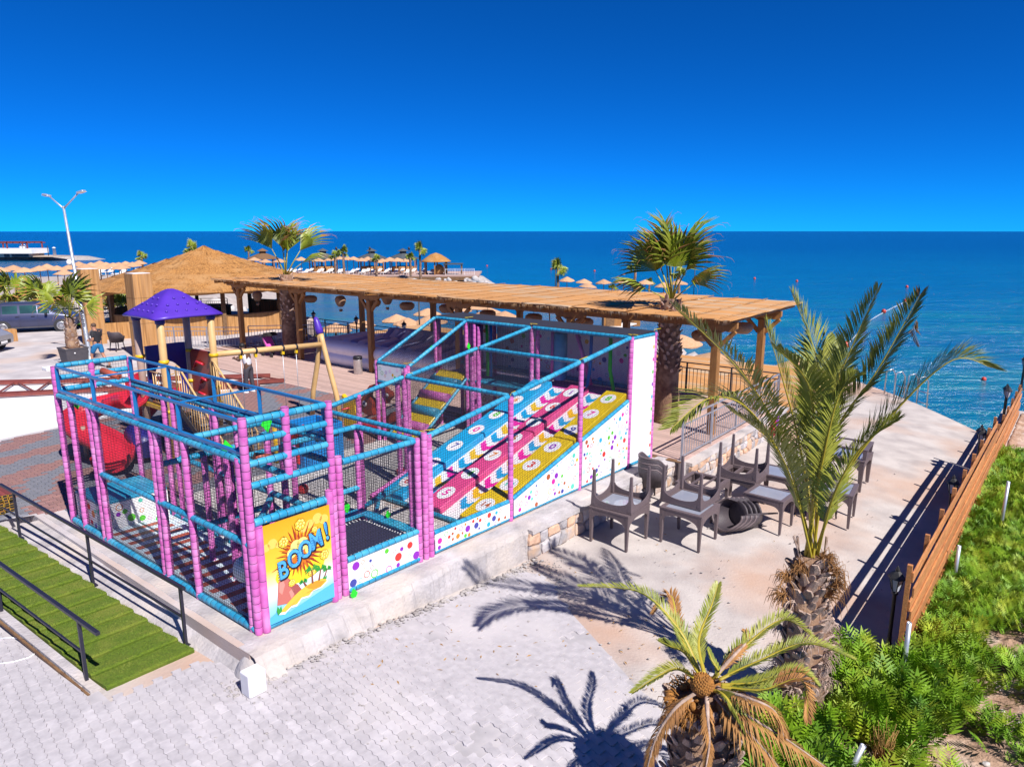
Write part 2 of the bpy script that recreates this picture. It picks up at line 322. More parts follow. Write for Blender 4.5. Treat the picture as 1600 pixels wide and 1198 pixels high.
b = MB(); b.sm = True; b.ell(U(-.20, -.30, -.33), (.36, .26, .30), 26, 12, X=PA, Y=PB)
for i_, (x_, y_, z_) in enumerate(b.v): q_ = 1 + .22 * noise.noise((x_ * 3, y_ * 3, z_ * 3)) + .08 * noise.noise((x_ * 11, y_ * 11, 1)); c_ = U(-.20, -.30, -.33); b.v[i_] = (c_.x + (x_ - c_.x) * q_, c_.y + (y_ - c_.y) * q_, z_)
b.build('cement_fill', K['slab'], kind='structure')
# ---- lower yard, road slab down to the sea edge
bm = bmesh.new()
xs = [-26 + .5 * i for i in range(88)]; ys = [1 + .5 * i for i in range(70)]
gv = [[bm.verts.new((x, y, zg(x, y))) for x in xs] for y in ys]
PAV = [Vector((-26, 1, 0)), Vector((2.6, 1, 0)), Vector((2.2, 7.2, 0)), G(1012, 1090, -.5), G(920, 985, -.5), G(838, 893, -.55), U(4.6, -.4), U(0, -.4), U(-.6, .6), U(-1.7, .6), U(-1.7, 7.2), U(-14, 7.2)]
for j in range(len(ys) - 1):
    for i in range(len(xs) - 1):
        f = bm.faces.new((gv[j][i], gv[j][i + 1], gv[j + 1][i + 1], gv[j + 1][i])); f.smooth = True
for pt, nn in (((14.4, 25.6, 0), (4.7, .5, 0)), ((14.0, 29, 0), (.45, .9, 0))):
    bmesh.ops.bisect_plane(bm, geom=bm.verts[:] + bm.edges[:] + bm.faces[:], plane_co=pt, plane_no=nn, clear_outer=True)
be = [e for e in bm.edges if e.is_boundary]
r = bmesh.ops.extrude_edge_only(bm, edges=be)
for v in r['geom']:
    if isinstance(v, bmesh.types.BMVert): v.co.z -= 4
me = bpy.data.meshes.new('yard'); bm.to_mesh(me); bm.free(); me.materials.append(K['yard_concrete'])
yard = obj('yard', me, kind='structure')

# ---- interlocking pavers in the lower yard
def paver_mesh(L=.235, W_=.118, a=.011, gp=.0017, h=.06):
    X = [0, .125, .375, .5, .625, .875, 1]; Fy = [0, a, -a, 0, a, -a, 0]
    bot = [(L * x + (gp if i == 0 else -gp if i == 6 else 0), f + gp) for i, (x, f) in enumerate(zip(X, Fy))]
    top = [(L * x + (gp if i == 0 else -gp if i == 6 else 0), f + W_ - gp) for i, (x, f) in enumerate(zip(X, Fy))]
    p = bot + top[::-1]; n = len(p); cx, cy = L / 2, W_ / 2
    q = [((x - cx) * .985 + cx, (y - cy) * .97 + cy) for x, y in p]
    vs = [(x, y, -h) for x, y in p] + [(x, y, -.0025) for x, y in p] + [(x, y, 0) for x, y in q]
    fs = [tuple(range(2 * n, 3 * n))]
    for k in range(2): fs += [(k * n + i, k * n + (i + 1) % n, (k + 1) * n + (i + 1) % n, (k + 1) * n + i) for i in range(n)]
    return vs, fs
pv, pf = paver_mesh()
b = MB(); b.add(pv, pf); pm = b.build('paver', K['paver'], local=True); pme = pm.data; bpy.data.objects.remove(pm)
bs_ = MB()
b = MB(); b.flat([Vector((p.x, p.y, 0)) for p in [Vector((-9.5, 4.5, 0)), Vector((2.4, 4.5, 0)), Vector((2.2, 7.2, 0)), G(1012, 1090, -.5), G(838, 893, -.55), U(4.6, -.7), U(0, -.62), U(-.6, .4), U(-1.75, .4), U(-1.75, 7.2), U(-5, 7.2)]])
bm = bmesh.new(); bm.from_mesh(b.build('paving_bed', K['paver_joint'], kind='structure').data)
bed = bpy.data.objects['paving_bed']
bmesh.ops.triangulate(bm, faces=bm.faces[:])
for _ in range(4): bmesh.ops.subdivide_edges(bm, edges=bm.edges[:], cuts=1, use_grid_fill=True)
for v in bm.verts: v.co.z = zg(v.co.x, v.co.y) + .006
bm.to_mesh(bed.data); bm.free()
pd = Vector((.70, -.714, 0)).normalized(); pe = Vector((.714, .70, 0)).normalized(); pa = math.atan2(pd.y, pd.x)
BEDP = [Vector((-9.5, 4.6, 0)), Vector((2.3, 4.6, 0)), Vector((2.1, 7.2, 0)), G(1010, 1088, -.5), G(838, 896, -.55), U(4.6, -.75), U(0, -.72), U(-.66, .4), U(-1.78, .4), U(-1.78, 7.1), U(-5, 7.1)]
cand = []
for j in range(-110, 120):
    for i in range(-60, 60):
        o = Vector((-2.5, 8, 0)) + pd * ((i + (.5 if j % 2 else 0)) * .235) + pe * (j * .118)
        c = o + pd * .117 + pe * .059
        jq = .25 * noise.noise((c.x * 1.1, c.y * 1.1, 5)) + .1 * noise.noise((c.x * 4, c.y * 4, 5))
        if inside(c + Vector((jq, jq * .6, 0)), BEDP) and noise.noise((c.x * .9, c.y * .9, 8)) < .46: cand.append((c.y + abs(c.x + 1) * .1, o, c))
cand.sort(key=lambda t: (0 if (t[1].y > 6.55 and abs(t[1].x) < t[1].y * .75) else 1, t[0]))
for k, (_, o, c) in enumerate(cand):
    z = zg(c.x, c.y) + .022 + R.uniform(-.003, .003)
    if k < 300:
        p = obj('paver', pme, bed, (o.x, o.y, z)); p.rotation_euler = (R.gauss(0, .008), R.gauss(0, .006), pa)
    else:
        tz = R.gauss(0, .006); bs_.add([o + pd * x + pe * y + Vector((0, 0, z + zz + tz * y)) for x, y, zz in pv], pf)
o = bs_.build('paver_field', K['paver'], bed, kind='stuff')

# ---- terrace surfaces: white screed, coloured pavers, light pavers, timber deck
b = MB(); b.prism([Vector((-30, 15, .0)), Vector((-13.9, 17.6, 0)), Vector((-8.6, 26.1, 0)), D(-17.2, -3.45), Vector((-16.5, 27, 0)), Vector((-21, 24, 0)), Vector((-30, 23, 0))], (0, 0, .004)); b.build('white_screed_strip', K['white_screed'], kind='structure')
TILE = [U(1.35, 6.35), U(-1.2, 7.5), Vector((-10.6, 13.5, 0)) + Vector((-.9, .9, 0)), Vector((-13.43, 17.9, 0)), Vector((-7.96, 26.2, 0)), D(-13.3, -3.35), D(-6.7, -3.35), G(590, 690), G(430, 736), G(371, 752), G(271, 780)]
LIGHT = [U(1.4, 1.42), G(271, 780), G(371, 752), G(430, 736), G(590, 690), U(9.25, 6.2), U(9.25, 2.85), U(4.2, 2.85), U(4.2, .1), U(3.1, .1), U(3.1, 1.42)]
def bricks(name, poly, L, W_, mats, pick, first, bedmat):
    b = MB(); b.prism([Vector((p.x, p.y, .0)) for p in poly], (0, 0, .006)); bed = b.build(name + '_bed', bedmat, kind='structure')
    ms = []
    for m in mats:
        q = MB(); q.box((0, 0, .012), (L - .012, W_ - .012, .024), tap=.96); o = q.build('tile', m, local=True); ms.append(o.data); bpy.data.objects.remove(o)
    st = [MB() for _ in mats]; cs = []
    for j in range(-10, int(16 / W_)):
        for i in range(-10, int(16 / L)):
            u, v = (i + (.5 if j % 2 else 0)) * L, j * W_
            c = U(u, v)
            if inside(c, poly): cs.append((c.length, u, v, c))
    cs.sort()
    for k, (_, u, v, c) in enumerate(cs):
        g = pick(c.x, c.y); dz = R.uniform(-.003, .003)
        if k < first:
            p = obj('tile', ms[g], bed, (c.x, c.y, .002 + dz)); p.rotation_euler = (0, 0, math.atan2(PA.y, PA.x))
        else: st[g].box(c + Vector((0, 0, .012 + dz)), (L - .012, W_ - .012, .024), PA, PB, tap=.96)
    for g, q in enumerate(st):
        if q.v: q.build('tile_field', mats[g], bed, kind='stuff')
def wave(x, y):
    p = Vector((x, y, 0)) - PC; s = p.dot(PA) * .55 - p.dot(PB) * .85
    return 0 if math.sin(s * 4.4 + 2.2 * math.sin(p.dot(PA) * 1.3 + p.dot(PB) * .8) + 1.6 * noise.noise((x * .8, y * .8, 0)) + .5 * R.uniform(-1, 1)) > 0 else 1
bricks('coloured_paving', TILE, .21, .105, [K['red_paver'], K['grey_paver']], wave, 300, K['paver_joint'])
bricks('light_paving', LIGHT, .24, .12, [K['light_paver']], lambda x, y: 0, 300, K['paver_joint'])
deck = MB(); deck.prism([D(-24.4, -3.3), D(.45, -3.3 + .62), D(.45, 4.45), D(-24.4, 4.45)], (0, 0, .008)); deck = deck.build('deck', K['bark_beam'], kind='structure')
pl = {}
def plank(Lm):
    if Lm not in pl:
        q = MB(); q.box((0, 0, .014), (Lm - .012, .136, .028)); o = q.build('plank', K['plank'], local=True, bev=.004); pl[Lm] = o.data; bpy.data.objects.remove(o)
    return pl[Lm]
for j in range(52):
    w_ = -3.22 + j * .147; l = -24.4 + (j % 3) * 1.6 - 1.6
    while l < .4:
        a = max(l, -24.4); e = min(l + 4.8, .45)
        if e - a > .3:
            Lm = round(e - a, 2); c = D((a + e) / 2, w_)
            if not (w_ < -2.62 and e > -6.5):
                p = obj('plank', plank(Lm), deck, (c.x, c.y, .009)); p.rotation_euler = (0, 0, AZL)
        l += 4.8

# ---- land beyond: shore, beaches, pier rock, all above the sea
def noisy(z, a, s): return lambda x, y: z + a * noise.noise((x * s, y * s, 0)) + a * .5 * noise.noise((x * s * 3, y * s * 3, 4))
def shore(name, cx, cy, rx, ry, z, mat, rot=0, n=44, amp=.15):
    b = MB(); b.sm = True; rs = []
    for k, (f, dz) in enumerate(((1.12, SEA - .6 - z), (1.03, SEA + .2 - z), (.96, -.15), (.86, 0), (.6, .05), (.3, .03), (.02, .05))):
        r_ = []
        for i in range(n):
            a = 2 * pi * i / n; q = 1 + amp * noise.noise((math.cos(a) * 2 + cx, math.sin(a) * 2 + cy, 1))
            x, y = math.cos(a) * rx * f * q, math.sin(a) * ry * f * q
            X, Y = cx + x * math.cos(rot) - y * math.sin(rot), cy + x * math.sin(rot) + y * math.cos(rot)
            r_.append((X, Y, z + dz + .12 * noise.noise((X * .4, Y * .4, 0))))
        rs.append(r_)
    b.rings(rs, cap=True, sm=True); return b.build(name, mat, kind='structure')
shore('shingle_beach', -66, 84, 34, 44, -1.9, K['pebble'], rot=-.25)
shore('bathing_beach', 4.5, 50, 6.5, 12, -2.9, K['pebble'], rot=-.5)
shore('umbrella_point', 14, 88, 13, 9, -2.8, K['sand'], rot=-.2)
shore('beach_strip', -1, 47, 9, 8, -3.0, K['sand'], rot=-.6)
shore('pier_rock', -27, 124, 23, 6.5, -2.0, K['rock'], rot=-.05, amp=.1)
shore('far_headland', -186, 226, 54, 11, -2.2, K['rock'], rot=.05, amp=.2)
shore('distant_cape', -2030, 2300, 330, 60, 1, K['sand'], rot=.0, amp=.3)
# slope of rough ground from the terrace to the shingle beach
sheet('shore_slope', [-84 + 3 * i for i in range(21)], [51.5 + 1.5 * i for i in range(9)], lambda x, y: -.05 - 1.95 * sstep(51, 62, y) + .3 * noise.noise((x * .5, y * .5, 0)) * sstep(51.5, 54, y), K['pebble'])
# boulders on the shore, one rock mesh family
rocks = []
for s in range(4):
    q = MB(); q.ell((0, 0, 0), (.5, .42, .34), 9, 6, jit=.16); rocks.append(q.build('boulder', K['rock'], local=True)); 
for o in rocks: tag(o, 'pale boulder heaped on the stony shore behind the reed columns', 'boulder', 'boulders on the stony shore')
def rock_at(p, s, grp, lab, first=[0]):
    k = R.randrange(4)
    if first[0] < 4: o = rocks[first[0]]; first[0] += 1
    else: o = rocks[k].copy(); COL.objects.link(o)
    o.location = p; o.rotation_euler = (R.uniform(0, 6), R.uniform(0, 6), R.uniform(0, 6)); o.scale = (s * R.uniform(.8, 1.3),) * 3
    o['label'] = lab; o['group'] = grp
for i in range(46):
    x = R.uniform(-40, -22); y = R.uniform(52.5, 60)
    rock_at((x, y, -.1 - 1.6 * sstep(51, 62, y)), R.uniform(.7, 2.0), 'boulders on the stony shore', 'pale boulder heaped on the stony shore behind the reed columns')
for i in range(40):
    a = R.uniform(-.9, .35); x = -27 + 22.6 * math.cos(a * 1.0) * R.uniform(.9, 1.02); y = 124 + 6.4 * math.sin(a - 1.2) * 1.02
    rock_at((x, y - .3, R.uniform(-3.2, -2.3)), R.uniform(.7, 1.4), 'boulders round the pier head', 'grey boulder piled at the foot of the bathing pier')
for i in range(26):
    rock_at((R.uniform(6, 11), R.uniform(40, 46), -2.8), R.uniform(.7, 1.9), 'boulders on the beach by the big palm', 'warm coloured boulder on the beach behind the pergola')
# reddish earth patch and step up between road and terrace
b = MB(); pts = [D(.62, 3.0), D(1.6, 2.2), Vector((9.6, 23, 0)), Vector((13.2, 27.2, 0)), Vector((12.2, 29.0, 0)), D(.62, 7.5)]
b.prism([Vector((p.x, p.y, zg(p.x, p.y) + .004)) for p in pts], (0, 0, .012)); b.build('red_earth_patch', K['soil'], kind='structure')

# ---- soil bank right of the fence
FO = Vector((5.70, 9.34, 0)); FD = Vector((.63, .775, 0)).normalized(); FN = Vector((FD.y, -FD.x, 0))
def FP(t, n, z=0): return FO + FD * t + FN * n + Vector((0, 0, z))
def soilz(p):
    n = (p - FO).dot(FN); t = (p - FO).dot(FD)
    return zg(p.x, p.y) + .03 + .30 * sstep(.3, 2.6, n) + .12 * noise.noise((p.x * 1.1, p.y * 1.1, 0)) * sstep(0, 1, n + max(0, -t)) + .05 * noise.noise((p.x * 4, p.y * 4, 0))
b = MB(); b.prism([Vector((p.x, p.y, -4.6)) for p in (FP(12.5, -.5), FP(12.5, 9), FP(20, 9), FP(20, -.5))], (0, 0, 4.6 + zg(*FP(16, 0)[:2]) - .02)); b.build('bank_wall', K['yard_concrete'], kind='structure')
b = MB(); b.sm = True; nt_, nn_ = 115, 60; vs = []
for j in range(nt_ + 1):
    for i in range(nn_ + 1):
        t = -7 + 26.5 * j / nt_; n0 = .06 if t > -.1 else -1.05 * sstep(-.1, -.7, t)
        n_ = n0 + (9.0 - n0) * (i / nn_) ** 1.3; p = FP(t, n_); z = soilz(p) - (.09 if i == 0 else 0)
        vs.append((p.x, p.y, z))
b.add(vs, [(j * (nn_ + 1) + i, j * (nn_ + 1) + i + 1, (j + 1) * (nn_ + 1) + i + 1, (j + 1) * (nn_ + 1) + i)[::-1] for j in range(nt_) for i in range(nn_)])
b.build('soil_bank', K['soil'], kind='structure')
# stones lying on the bare soil
q = MB()
for i in range(420):
    p = FP(R.uniform(-4, 6), R.uniform(1.2, 5.5)); s = R.uniform(.012, .05)
    q.ell((p.x, p.y, soilz(p) + s * .3), (s * 1.3, s, s * .7), 6, 4, jit=.2)
q.build('soil_stones', K['rock'], kind='stuff')
# low feathery ground cover: thousands of sprigs, joined
BARE = [(G(1535, 1130, -.3), .6), (G(1590, 1060, -.3), .5), (G(1470, 1190, -.3), .5), (G(1600, 960, -.3), .45), (G(1570, 1010, -.3), .25), (G(1390, 1100, -.4), .12)]
q = MB(); cnt = 0; tries = 0
while cnt < 24000 and tries < 140000:
    tries += 1
    t = R.uniform(-6, 13.5); n0 = .12 if t > -.1 else -.95 * sstep(-.1, -.7, t)
    n_ = n0 + (R.random() ** 1.25) * 5.5; p = FP(t, n_)
    if p.x < 2.0 or (p - Vector((3.75, 8.2, 0))).length < .42: continue
    if any((Vector((p.x, p.y, 0)) - Vector((c.x, c.y, 0))).length < r_ * (1 + .5 * noise.noise((p.x * 3, p.y * 3, 0))) for c, r_ in BARE) and R.random() < .95: continue
    if noise.noise((p.x * .9, p.y * .9, 9)) + .35 * noise.noise((p.x * 3, p.y * 3, 2)) < -.50 + .10 * max(0, n_ - 2.5): continue
    cnt += 1
    h = R.uniform(.12, .30) * (1 + .5 * sstep(1.6, .2, n_)) * (1.25 if t < 1 else 1); az = R.uniform(0, 2 * pi); ln = R.uniform(.1, .9)
    d = Vector((math.cos(az) * math.sin(ln), math.sin(az) * math.sin(ln), math.cos(ln))); s_ = d.cross(Vector((0, 0, 1))).normalized()
    base = Vector((p.x, p.y, soilz(p) + R.uniform(-.02, .14 * R.random()))); nl = 7
    for k in range(nl):
        f = .2 + .8 * k / nl; c = base + d * h * f - Vector((0, 0, .10 * h * f * f)); ll = h * .42 * (1.15 - f * .75)
        for sg in (-1, 1):
            e = c + s_ * sg * ll + d * ll * .7; m_ = (c + e) / 2; w2 = d * ll * .15
            q.add([c, m_ - w2 + Vector((0, 0, .006)), e, m_ + w2], [(0, 1, 2, 3)])
    e = base + d * h * 1.05; q.add([base + d * h * .8 - s_ * h * .06, e, base + d * h * .8 + s_ * h * .06], [(0, 1, 2)])
q.build('ground_cover', K['shrub'], kind='stuff')
# ================================================================ SOFT PLAY FRAME
FR = thing('soft_play_centre', 'pink and blue netted soft play frame with slides, trampoline and poster', 'play frame', tuple(PC))
DOTC = ['d_magenta', 'd_green', 'd_brown', 'd_yellow', 'd_blue', 'd_violet', 'd_navy', 'd_teal', 'd_red', 'd_sky', 'd_orange', 'd_grey', 'd_pale']
PM = {}
def foam_post(h, r=.056, seg=.118, mat='pink'):
    key = (round(h, 2), r, mat, seg)
    if key not in PM:
        b = MB(); pr = []; md = []; z = 0; n = max(1, round(h / seg)); s = h / n
        for i in range(n):
            k = r * R.uniform(.96, 1.03)
            pr += [(k * .955, z), (k, z + .012), (k, z + s - .016), (k * .955, z + s - .007)]; md += [0, 0, 0, 1]; z += s
        pr.append((r * .95, h)); b.lathe((0, 0, 0), pr, 10, mids=md); o = b.build('post', [K[mat], K['tie']], local=True); PM[key] = o.data; bpy.data.objects.remove(o)
    return PM[key]
def post(u, v, h, z=0, r=.056, mat='pink', seg=.118):
    p = U(u, v) - PC; o = obj('post', foam_post(h, r, seg, mat), FR, (p.x, p.y, z)); o.rotation_euler = (R.gauss(0, .004), R.gauss(0, .004), R.uniform(0, 6)); return o
def rail(p, q, r=.05, mat='blue_foam', name='rail', seg=.125):
    p = Vector(p); q = Vector(q); L = (q - p).length; n = max(1, round(L / seg)); ps = []; rr = []; md = []
    for i in range(n):
        k = r * R.uniform(.95, 1.04); a = i / n; s = 1 / n; e = .012 / L
        for f, kk, m_ in ((a, k * .95, 0), (a + e, k, 0), (a + s - e * 1.3, k, 0), (a + s - e * .6, k * .95, 1)):
            ps.append(p.lerp(q, f)); rr.append(kk); md.append(m_)
    ps.append(q); rr.append(r * .95)
    return MB().tube(ps, rr, 9, mids=md).build(name, [K[mat], K['tie']], FR)
def net(a, b, c, d, cell=.05, r=.0026, name='safety_net', mat='net', parent=None):
    a, b, c, d = map(Vector, (a, b, c, d)); m = MB()
    nu = max(2, round(max((b - a).length, (c - d).length) / cell)); nv = max(2, round(max((d - a).length, (c - b).length) / cell))
    def strand(p, q):
        t = q - p
        if t.length < .02: return
        mid = (p + q) / 2 - Vector((0, 0, .006 * t.length)); m.tube([p, mid, q], r, 3, cap=False, sm=False)
    for i in range(nu + 1): strand(a.lerp(b, i / nu), d.lerp(c, i / nu))
    for j in range(nv + 1): strand(a.lerp(d, j / nv), b.lerp(c, j / nv))
    return m.build(name, K[mat], parent or FR)
def dots(b, o, X, Y, N, W_, H_, n, inside_fn=None, s=(.02, .06), off=.003):
    """flat printed discs and rings scattered on a panel: o corner, X,Y unit axes, N outward normal"""
    done = []; tr = 0
    while len(done) < n and tr < n * 40:
        tr += 1
        x, y = R.uniform(.05, W_ - .05), R.uniform(.05, H_ - .05); r_ = R.uniform(*s)
        if inside_fn and not inside_fn(x, y, r_): continue
        if any((x - a) ** 2 + (y - c) ** 2 < (r_ + q + .02) ** 2 for a, c, q in done): continue
        done.append((x, y, r_)); c = o + X * x + Y * y + N * off; k = 14
        ring = R.random() < .42; b.mat(1 + R.randrange(len(DOTC)))
        P = lambda rr, i: c + (X * math.cos(2 * pi * i / k) + Y * math.sin(2 * pi * i / k)) * rr
        if ring:
            b.add([P(r_, i) for i in range(k)] + [P(r_ * .78, i) for i in range(k)], [(i, (i + 1) % k, k + (i + 1) % k, k + i) for i in range(k)])
        else: b.add([P(r_, i) for i in range(k)], [tuple(range(k))])
    b.mat(0)
DM = [K['pvc_white']] + [K[k] for k in DOTC]
def dotted(poly, o, X, Y, N, W_, H_, n, name='dotted_panel', s=(.022, .062)):
    """poly in panel coordinates"""
    b = MB(); pts = [o + X * x + Y * y for x, y in poly]; b.prism([p - N * .012 for p in pts], N * .012)
    P2 = [(x, y) for x, y in poly]
    dots(b, o, X, Y, N, W_, H_, n, lambda x, y, r_: all(inside((x + dx * r_ * 1.15, y + dy * r_ * 1.15), P2) for dx, dy in ((1, 0), (-1, 0), (0, 1), (0, -1))), s)
    return b.build(name, DM, FR)
Zv = Vector((0, 0, 1))
# ---- left block (climbing cage): u 0..1.3, v 0..6.2
UW = 1.3
for v, h in ((.0, 3.05), (6.2, 3.0)):
    for u in (0, UW): post(u, v, h)
for v in (5.62, 4.78, 4.62, 2.45, 2.58): post(0, v, 2.46)
post(0, 1.55, 2.46); post(.0, .12, 2.5)
for v in (4.95, 3.25, 3.12, 1.62): post(UW, v, 2.46)
for v in (4.62, 2.5): post(UW, v, 2.46, r=.05)
post(.72, 2.5, 1.9, r=.05); post(.72, 1.7, 2.1, r=.05); post(.62, 1.6, 2.1, r=.05)
post(.62, 0, .95, 2.14); post(.62, 6.2, .5, 2.5)
post(.10, -.03, 1.55, 0, .058, seg=.38); post(UW - .09, -.03, 1.75, 0, .058, seg=.38)
for u in (0, UW): rail(U(u, .06, 2.47), U(u, 6.14, 2.47))
rail(U(.05, 1.62, 2.47), U(UW - .05, 1.62, 2.47)); rail(U(.05, 2.5, 1.9), U(UW - .05, 2.5, 1.9))
for z in (3.0, 2.73, 2.42, 2.12): rail(U(.05, 0, z), U(UW - .05, 0, z))
for z in (3.0, 2.78, 2.56): rail(U(.05, 6.2, z), U(UW - .05, 6.2, z))
rail(U(.05, 0, 1.60), U(UW - .05, 0, 1.60), .058); rail(U(.05, 0, .06), U(UW - .05, 0, .06), .058, seg=.3)
rail(U(0, .05, .06), U(0, 6.15, .06), .058); rail(U(UW, .05, .06), U(UW, 6.15, .06), .05); rail(U(.05, 6.2, .06), U(UW - .05, 6.2, .06))
rail(U(0, .05, 1.3), U(0, 4.65, 1.3)); rail(U(UW, .05, 1.3), U(UW, 4.5, 1.3)); rail(U(0, .1, 1.25), U(UW, 1.6, 1.25))
rail(U(.65, .1, 2.1), U(.65, 2.5, 2.1)); rail(U(.10, 1.7, 1.05), U(UW, 1.7, 1.05)); rail(U(.1, .3, 2.55), U(UW, 1.6, 2.3), .045)
rail(U(.08, .12, .12), U(.08, .12, 2.4), .045)
# steel parapet on top
def sq(p, q, w_=.045, name='steel_bar'): return MB().bar(p, q, w_, w_).build(name, K['blue_steel'], FR, bev=.004)
for u in (0.02, UW - .02):
    sq(U(u, .07, 3.0), U(u, 6.13, 3.0)); sq(U(u, .07, 2.56), U(u, 6.13, 2.56), .05)
    for v in (.09, 1.7, 3.05, 4.6, 6.11): sq(U(u, v, 2.585), U(u, v, 2.977), .05)
    for v in (.4, 1.0, 2.3, 3.7, 4.2, 5.3): sq(U(u + .0, v, 2.505), U(u, v, 2.535), .05, 'bracket')
for v in (1.7, 4.6): sq(U(.05, v, 3.0), U(UW - .05, v, 3.0), .025)
# roller hung on the cords
b = MB(); b.tube([U(.42, 5.2, 2.98), U(.55, 4.85, 2.9)], .06, 10); b.build('red_roller', K['stripe_red'], FR)
b = MB(); b.tube([U(.55, 4.85, 2.9), U(.8, 3.0, 2.72), U(.7, 1.2, 2.6), U(.3, .3, 2.5)], .006, 4); b.build('cord', K['net'], FR)
b = MB(); b.tube([U(.28, .25, 2.42), U(.5, .2, 2.36)], .06, 10); b.build('red_roller', K['stripe_red'], FR)
# nets
for v0, v1 in ((.05, 1.55), (1.55, 2.5), (2.55, 4.62), (4.78, 6.15)):
    net(U(0, v0, .1), U(0, v1, .1), U(0, v1, 2.45), U(0, v0, 2.45)); net(U(UW, v0, .1), U(UW, v1, .1), U(UW, v1, 2.45), U(UW, v0, 2.45))
net(U(.05, 0, 1.65), U(UW - .05, 0, 1.65), U(UW - .05, 0, 2.98), U(.05, 0, 2.98)); net(U(.05, 6.2, .1), U(UW - .05, 6.2, .1), U(UW - .05, 6.2, 2.95), U(.05, 6.2, 2.95))
net(U(.05, 1.66, 1.1), U(UW - .05, 1.66, 1.1), U(UW - .05, 1.66, 2.4), U(.05, 1.66, 2.4))
# printed floor mat: white planks print with red stripes
b = MB(); b.mat(0).prism([U(.08, .12, .02), U(UW - .08, .12, .02), U(UW - .08, 5.0, .02), U(.08, 5.0, .02)], (0, 0, .06))
for i in range(15):
    v = .5 + i * .30; b.mat(1 + (i % 5 == 0) * 0).flat([U(.12, v, .083), U(UW - .28, v - .02, .083), U(UW - .28, v + .12, .083), U(.12, v + .14, .083)])
    b.mat(2).flat([U(UW - .2, v, .083), U(UW - .1, v, .083), U(UW - .1, v + .1, .083), U(UW - .2, v + .12, .083)])
b.mat(1).flat([U(.2, .55, .085), U(.9, .25, .085), U(1.1, .4, .085), U(.4, .85, .085)])
b.build('printed_floor', [K['stripe_white'], K['stripe_red'], K['d_grey']], FR)
# two soft cartoon eyes printed towards the back: plain grey domes
for v in (3.0, 2.3):
    b = MB(); b.ell(U(UW - .18, v, .12), (.13, .11, .10), 10, 6); b.build('foam_bump', K['d_grey'], FR)
# blue foam step with spotted sides
b = MB(); b.prism([U(.06, 5.05, .56), U(UW - .06, 5.05, .56), U(UW - .06, 6.14, .56), U(.06, 6.14, .56)], (0, 0, .06)); b.build('foam_step_top', K['blue_foam'], FR, bev=.012)
dotted([(0, 0), (UW - .12, 0), (UW - .12, .53), (0, .53)], U(.06, 5.05, .03), PA, Zv, -PB, UW - .12, .53, 16, s=(.035, .075))
dotted([(0, 0), (1.09, 0), (1.09, .53), (0, .53)], U(.06, 6.14, .03), -PB, Zv, -PA, 1.09, .53, 14, s=(.035, .075))
# hanging punch ball
b = MB(); b.ell(U(.30, .75, .62), (.18, .18, .2), 14, 9); pb = b.build('punch_ball', K['pvc_white'], FR); MB().tube([U(.30, .75, .8), U(.30, .75, 1.27)], .012, 5).build('strap', K['net'], pb)
# ---- poster at the end of the left block
PO = U(.125, -.075, .10); PW, PH = 1.05, 1.45; PX = PA; PN = -PB
def pp(x, y, k): return PO + PX * (x * PW) + Zv * (y * PH) + PN * (.0018 * k)
m = bpy.data.materials.new('poster_sky'); m.use_nodes = True; n = m.node_tree.nodes; l = m.node_tree.links
tc = n.new('ShaderNodeTexCoord'); sp = n.new('ShaderNodeSeparateXYZ'); rp = n.new('ShaderNodeValToRGB'); l.new(tc.outputs['Generated'], sp.inputs[0]); l.new(sp.outputs['Z'], rp.inputs[0])
e = rp.color_ramp.elements; e[0].position = 0; e[0].color = (.12, .42, .72, 1); e[1].position = 1; e[1].color = (.72, .33, .01, 1)
for ps_, c in ((.16, (.30, .62, .82, 1)), (.30, (.72, .78, .80, 1)), (.40, (.85, .70, .40, 1)), (.55, (.80, .52, .04, 1))): q = e.new(ps_); q.color = c
l.new(rp.outputs[0], n['Principled BSDF'].inputs['Base Color']); n['Principled BSDF'].inputs['Roughness'].default_value = .35; K['poster_sky'] = m
for nm, c in dict(po_cloud=(.80, .52, .10), po_burst=(.30, .03, .01), po_burst2=(.62, .16, .01), po_yellow=(.80, .62, .02), po_puff=(.85, .55, .05), po_puffhi=(.9, .75, .2), po_outline=(.12, .03, .005), po_white=(.85, .8, .6), po_rock=(.50, .14, .11), po_rock2=(.34, .08, .07), po_rock3=(.66, .25, .2), po_sand=(.80, .46, .05), po_sand2=(.62, .28, .02), po_wave=(.75, .85, .9), po_water=(.08, .42, .72), po_trunk=(.22, .06, .03), po_leaf=(.03, .30, .04), po_letter=(.07, .36, .72), po_letterdot=(.02, .16, .42), po_black=(.01, .01, .015)).items(): mk(nm, c, c, r=.4)
b = MB(); b.prism([pp(0, 0, -5), pp(1, 0, -5), pp(1, 1, -5), pp(0, 1, -5)], PN * .009); poster = b.build('poster', K['poster_sky'], FR); poster['label'] = 'orange island poster with the word BOOM!'
def layer(shapes, mat, k, name):
    b = MB()
    for s_ in shapes: b.flat([pp(x, y, k) for x, y in s_])
    return b.build(name, K[mat], poster)
def disc(x, y, r_, n=16, ax=PH / PW): return [(x + r_ * math.cos(2 * pi * i / n) * ax, y + r_ * math.sin(2 * pi * i / n)) for i in range(n)]
layer([disc(.12, .80, .05), disc(.03, .78, .04), disc(.20, .77, .03), disc(.80, .90, .055), disc(.9, .87, .05), disc(.68, .87, .045), disc(.58, .84, .035)], 'po_cloud', 1, 'cloud_print')
def star(cx, cy, r0, r1, n, jit):
    o_ = []
    for i in range(n * 2):
        a = pi * i / n; r_ = (r1 * R.uniform(1 - jit, 1)) if i % 2 else r0 * R.uniform(.9, 1.1)
        o_.append((cx + r_ * math.cos(a) * PH / PW, cy + r_ * math.sin(a)))
    return o_
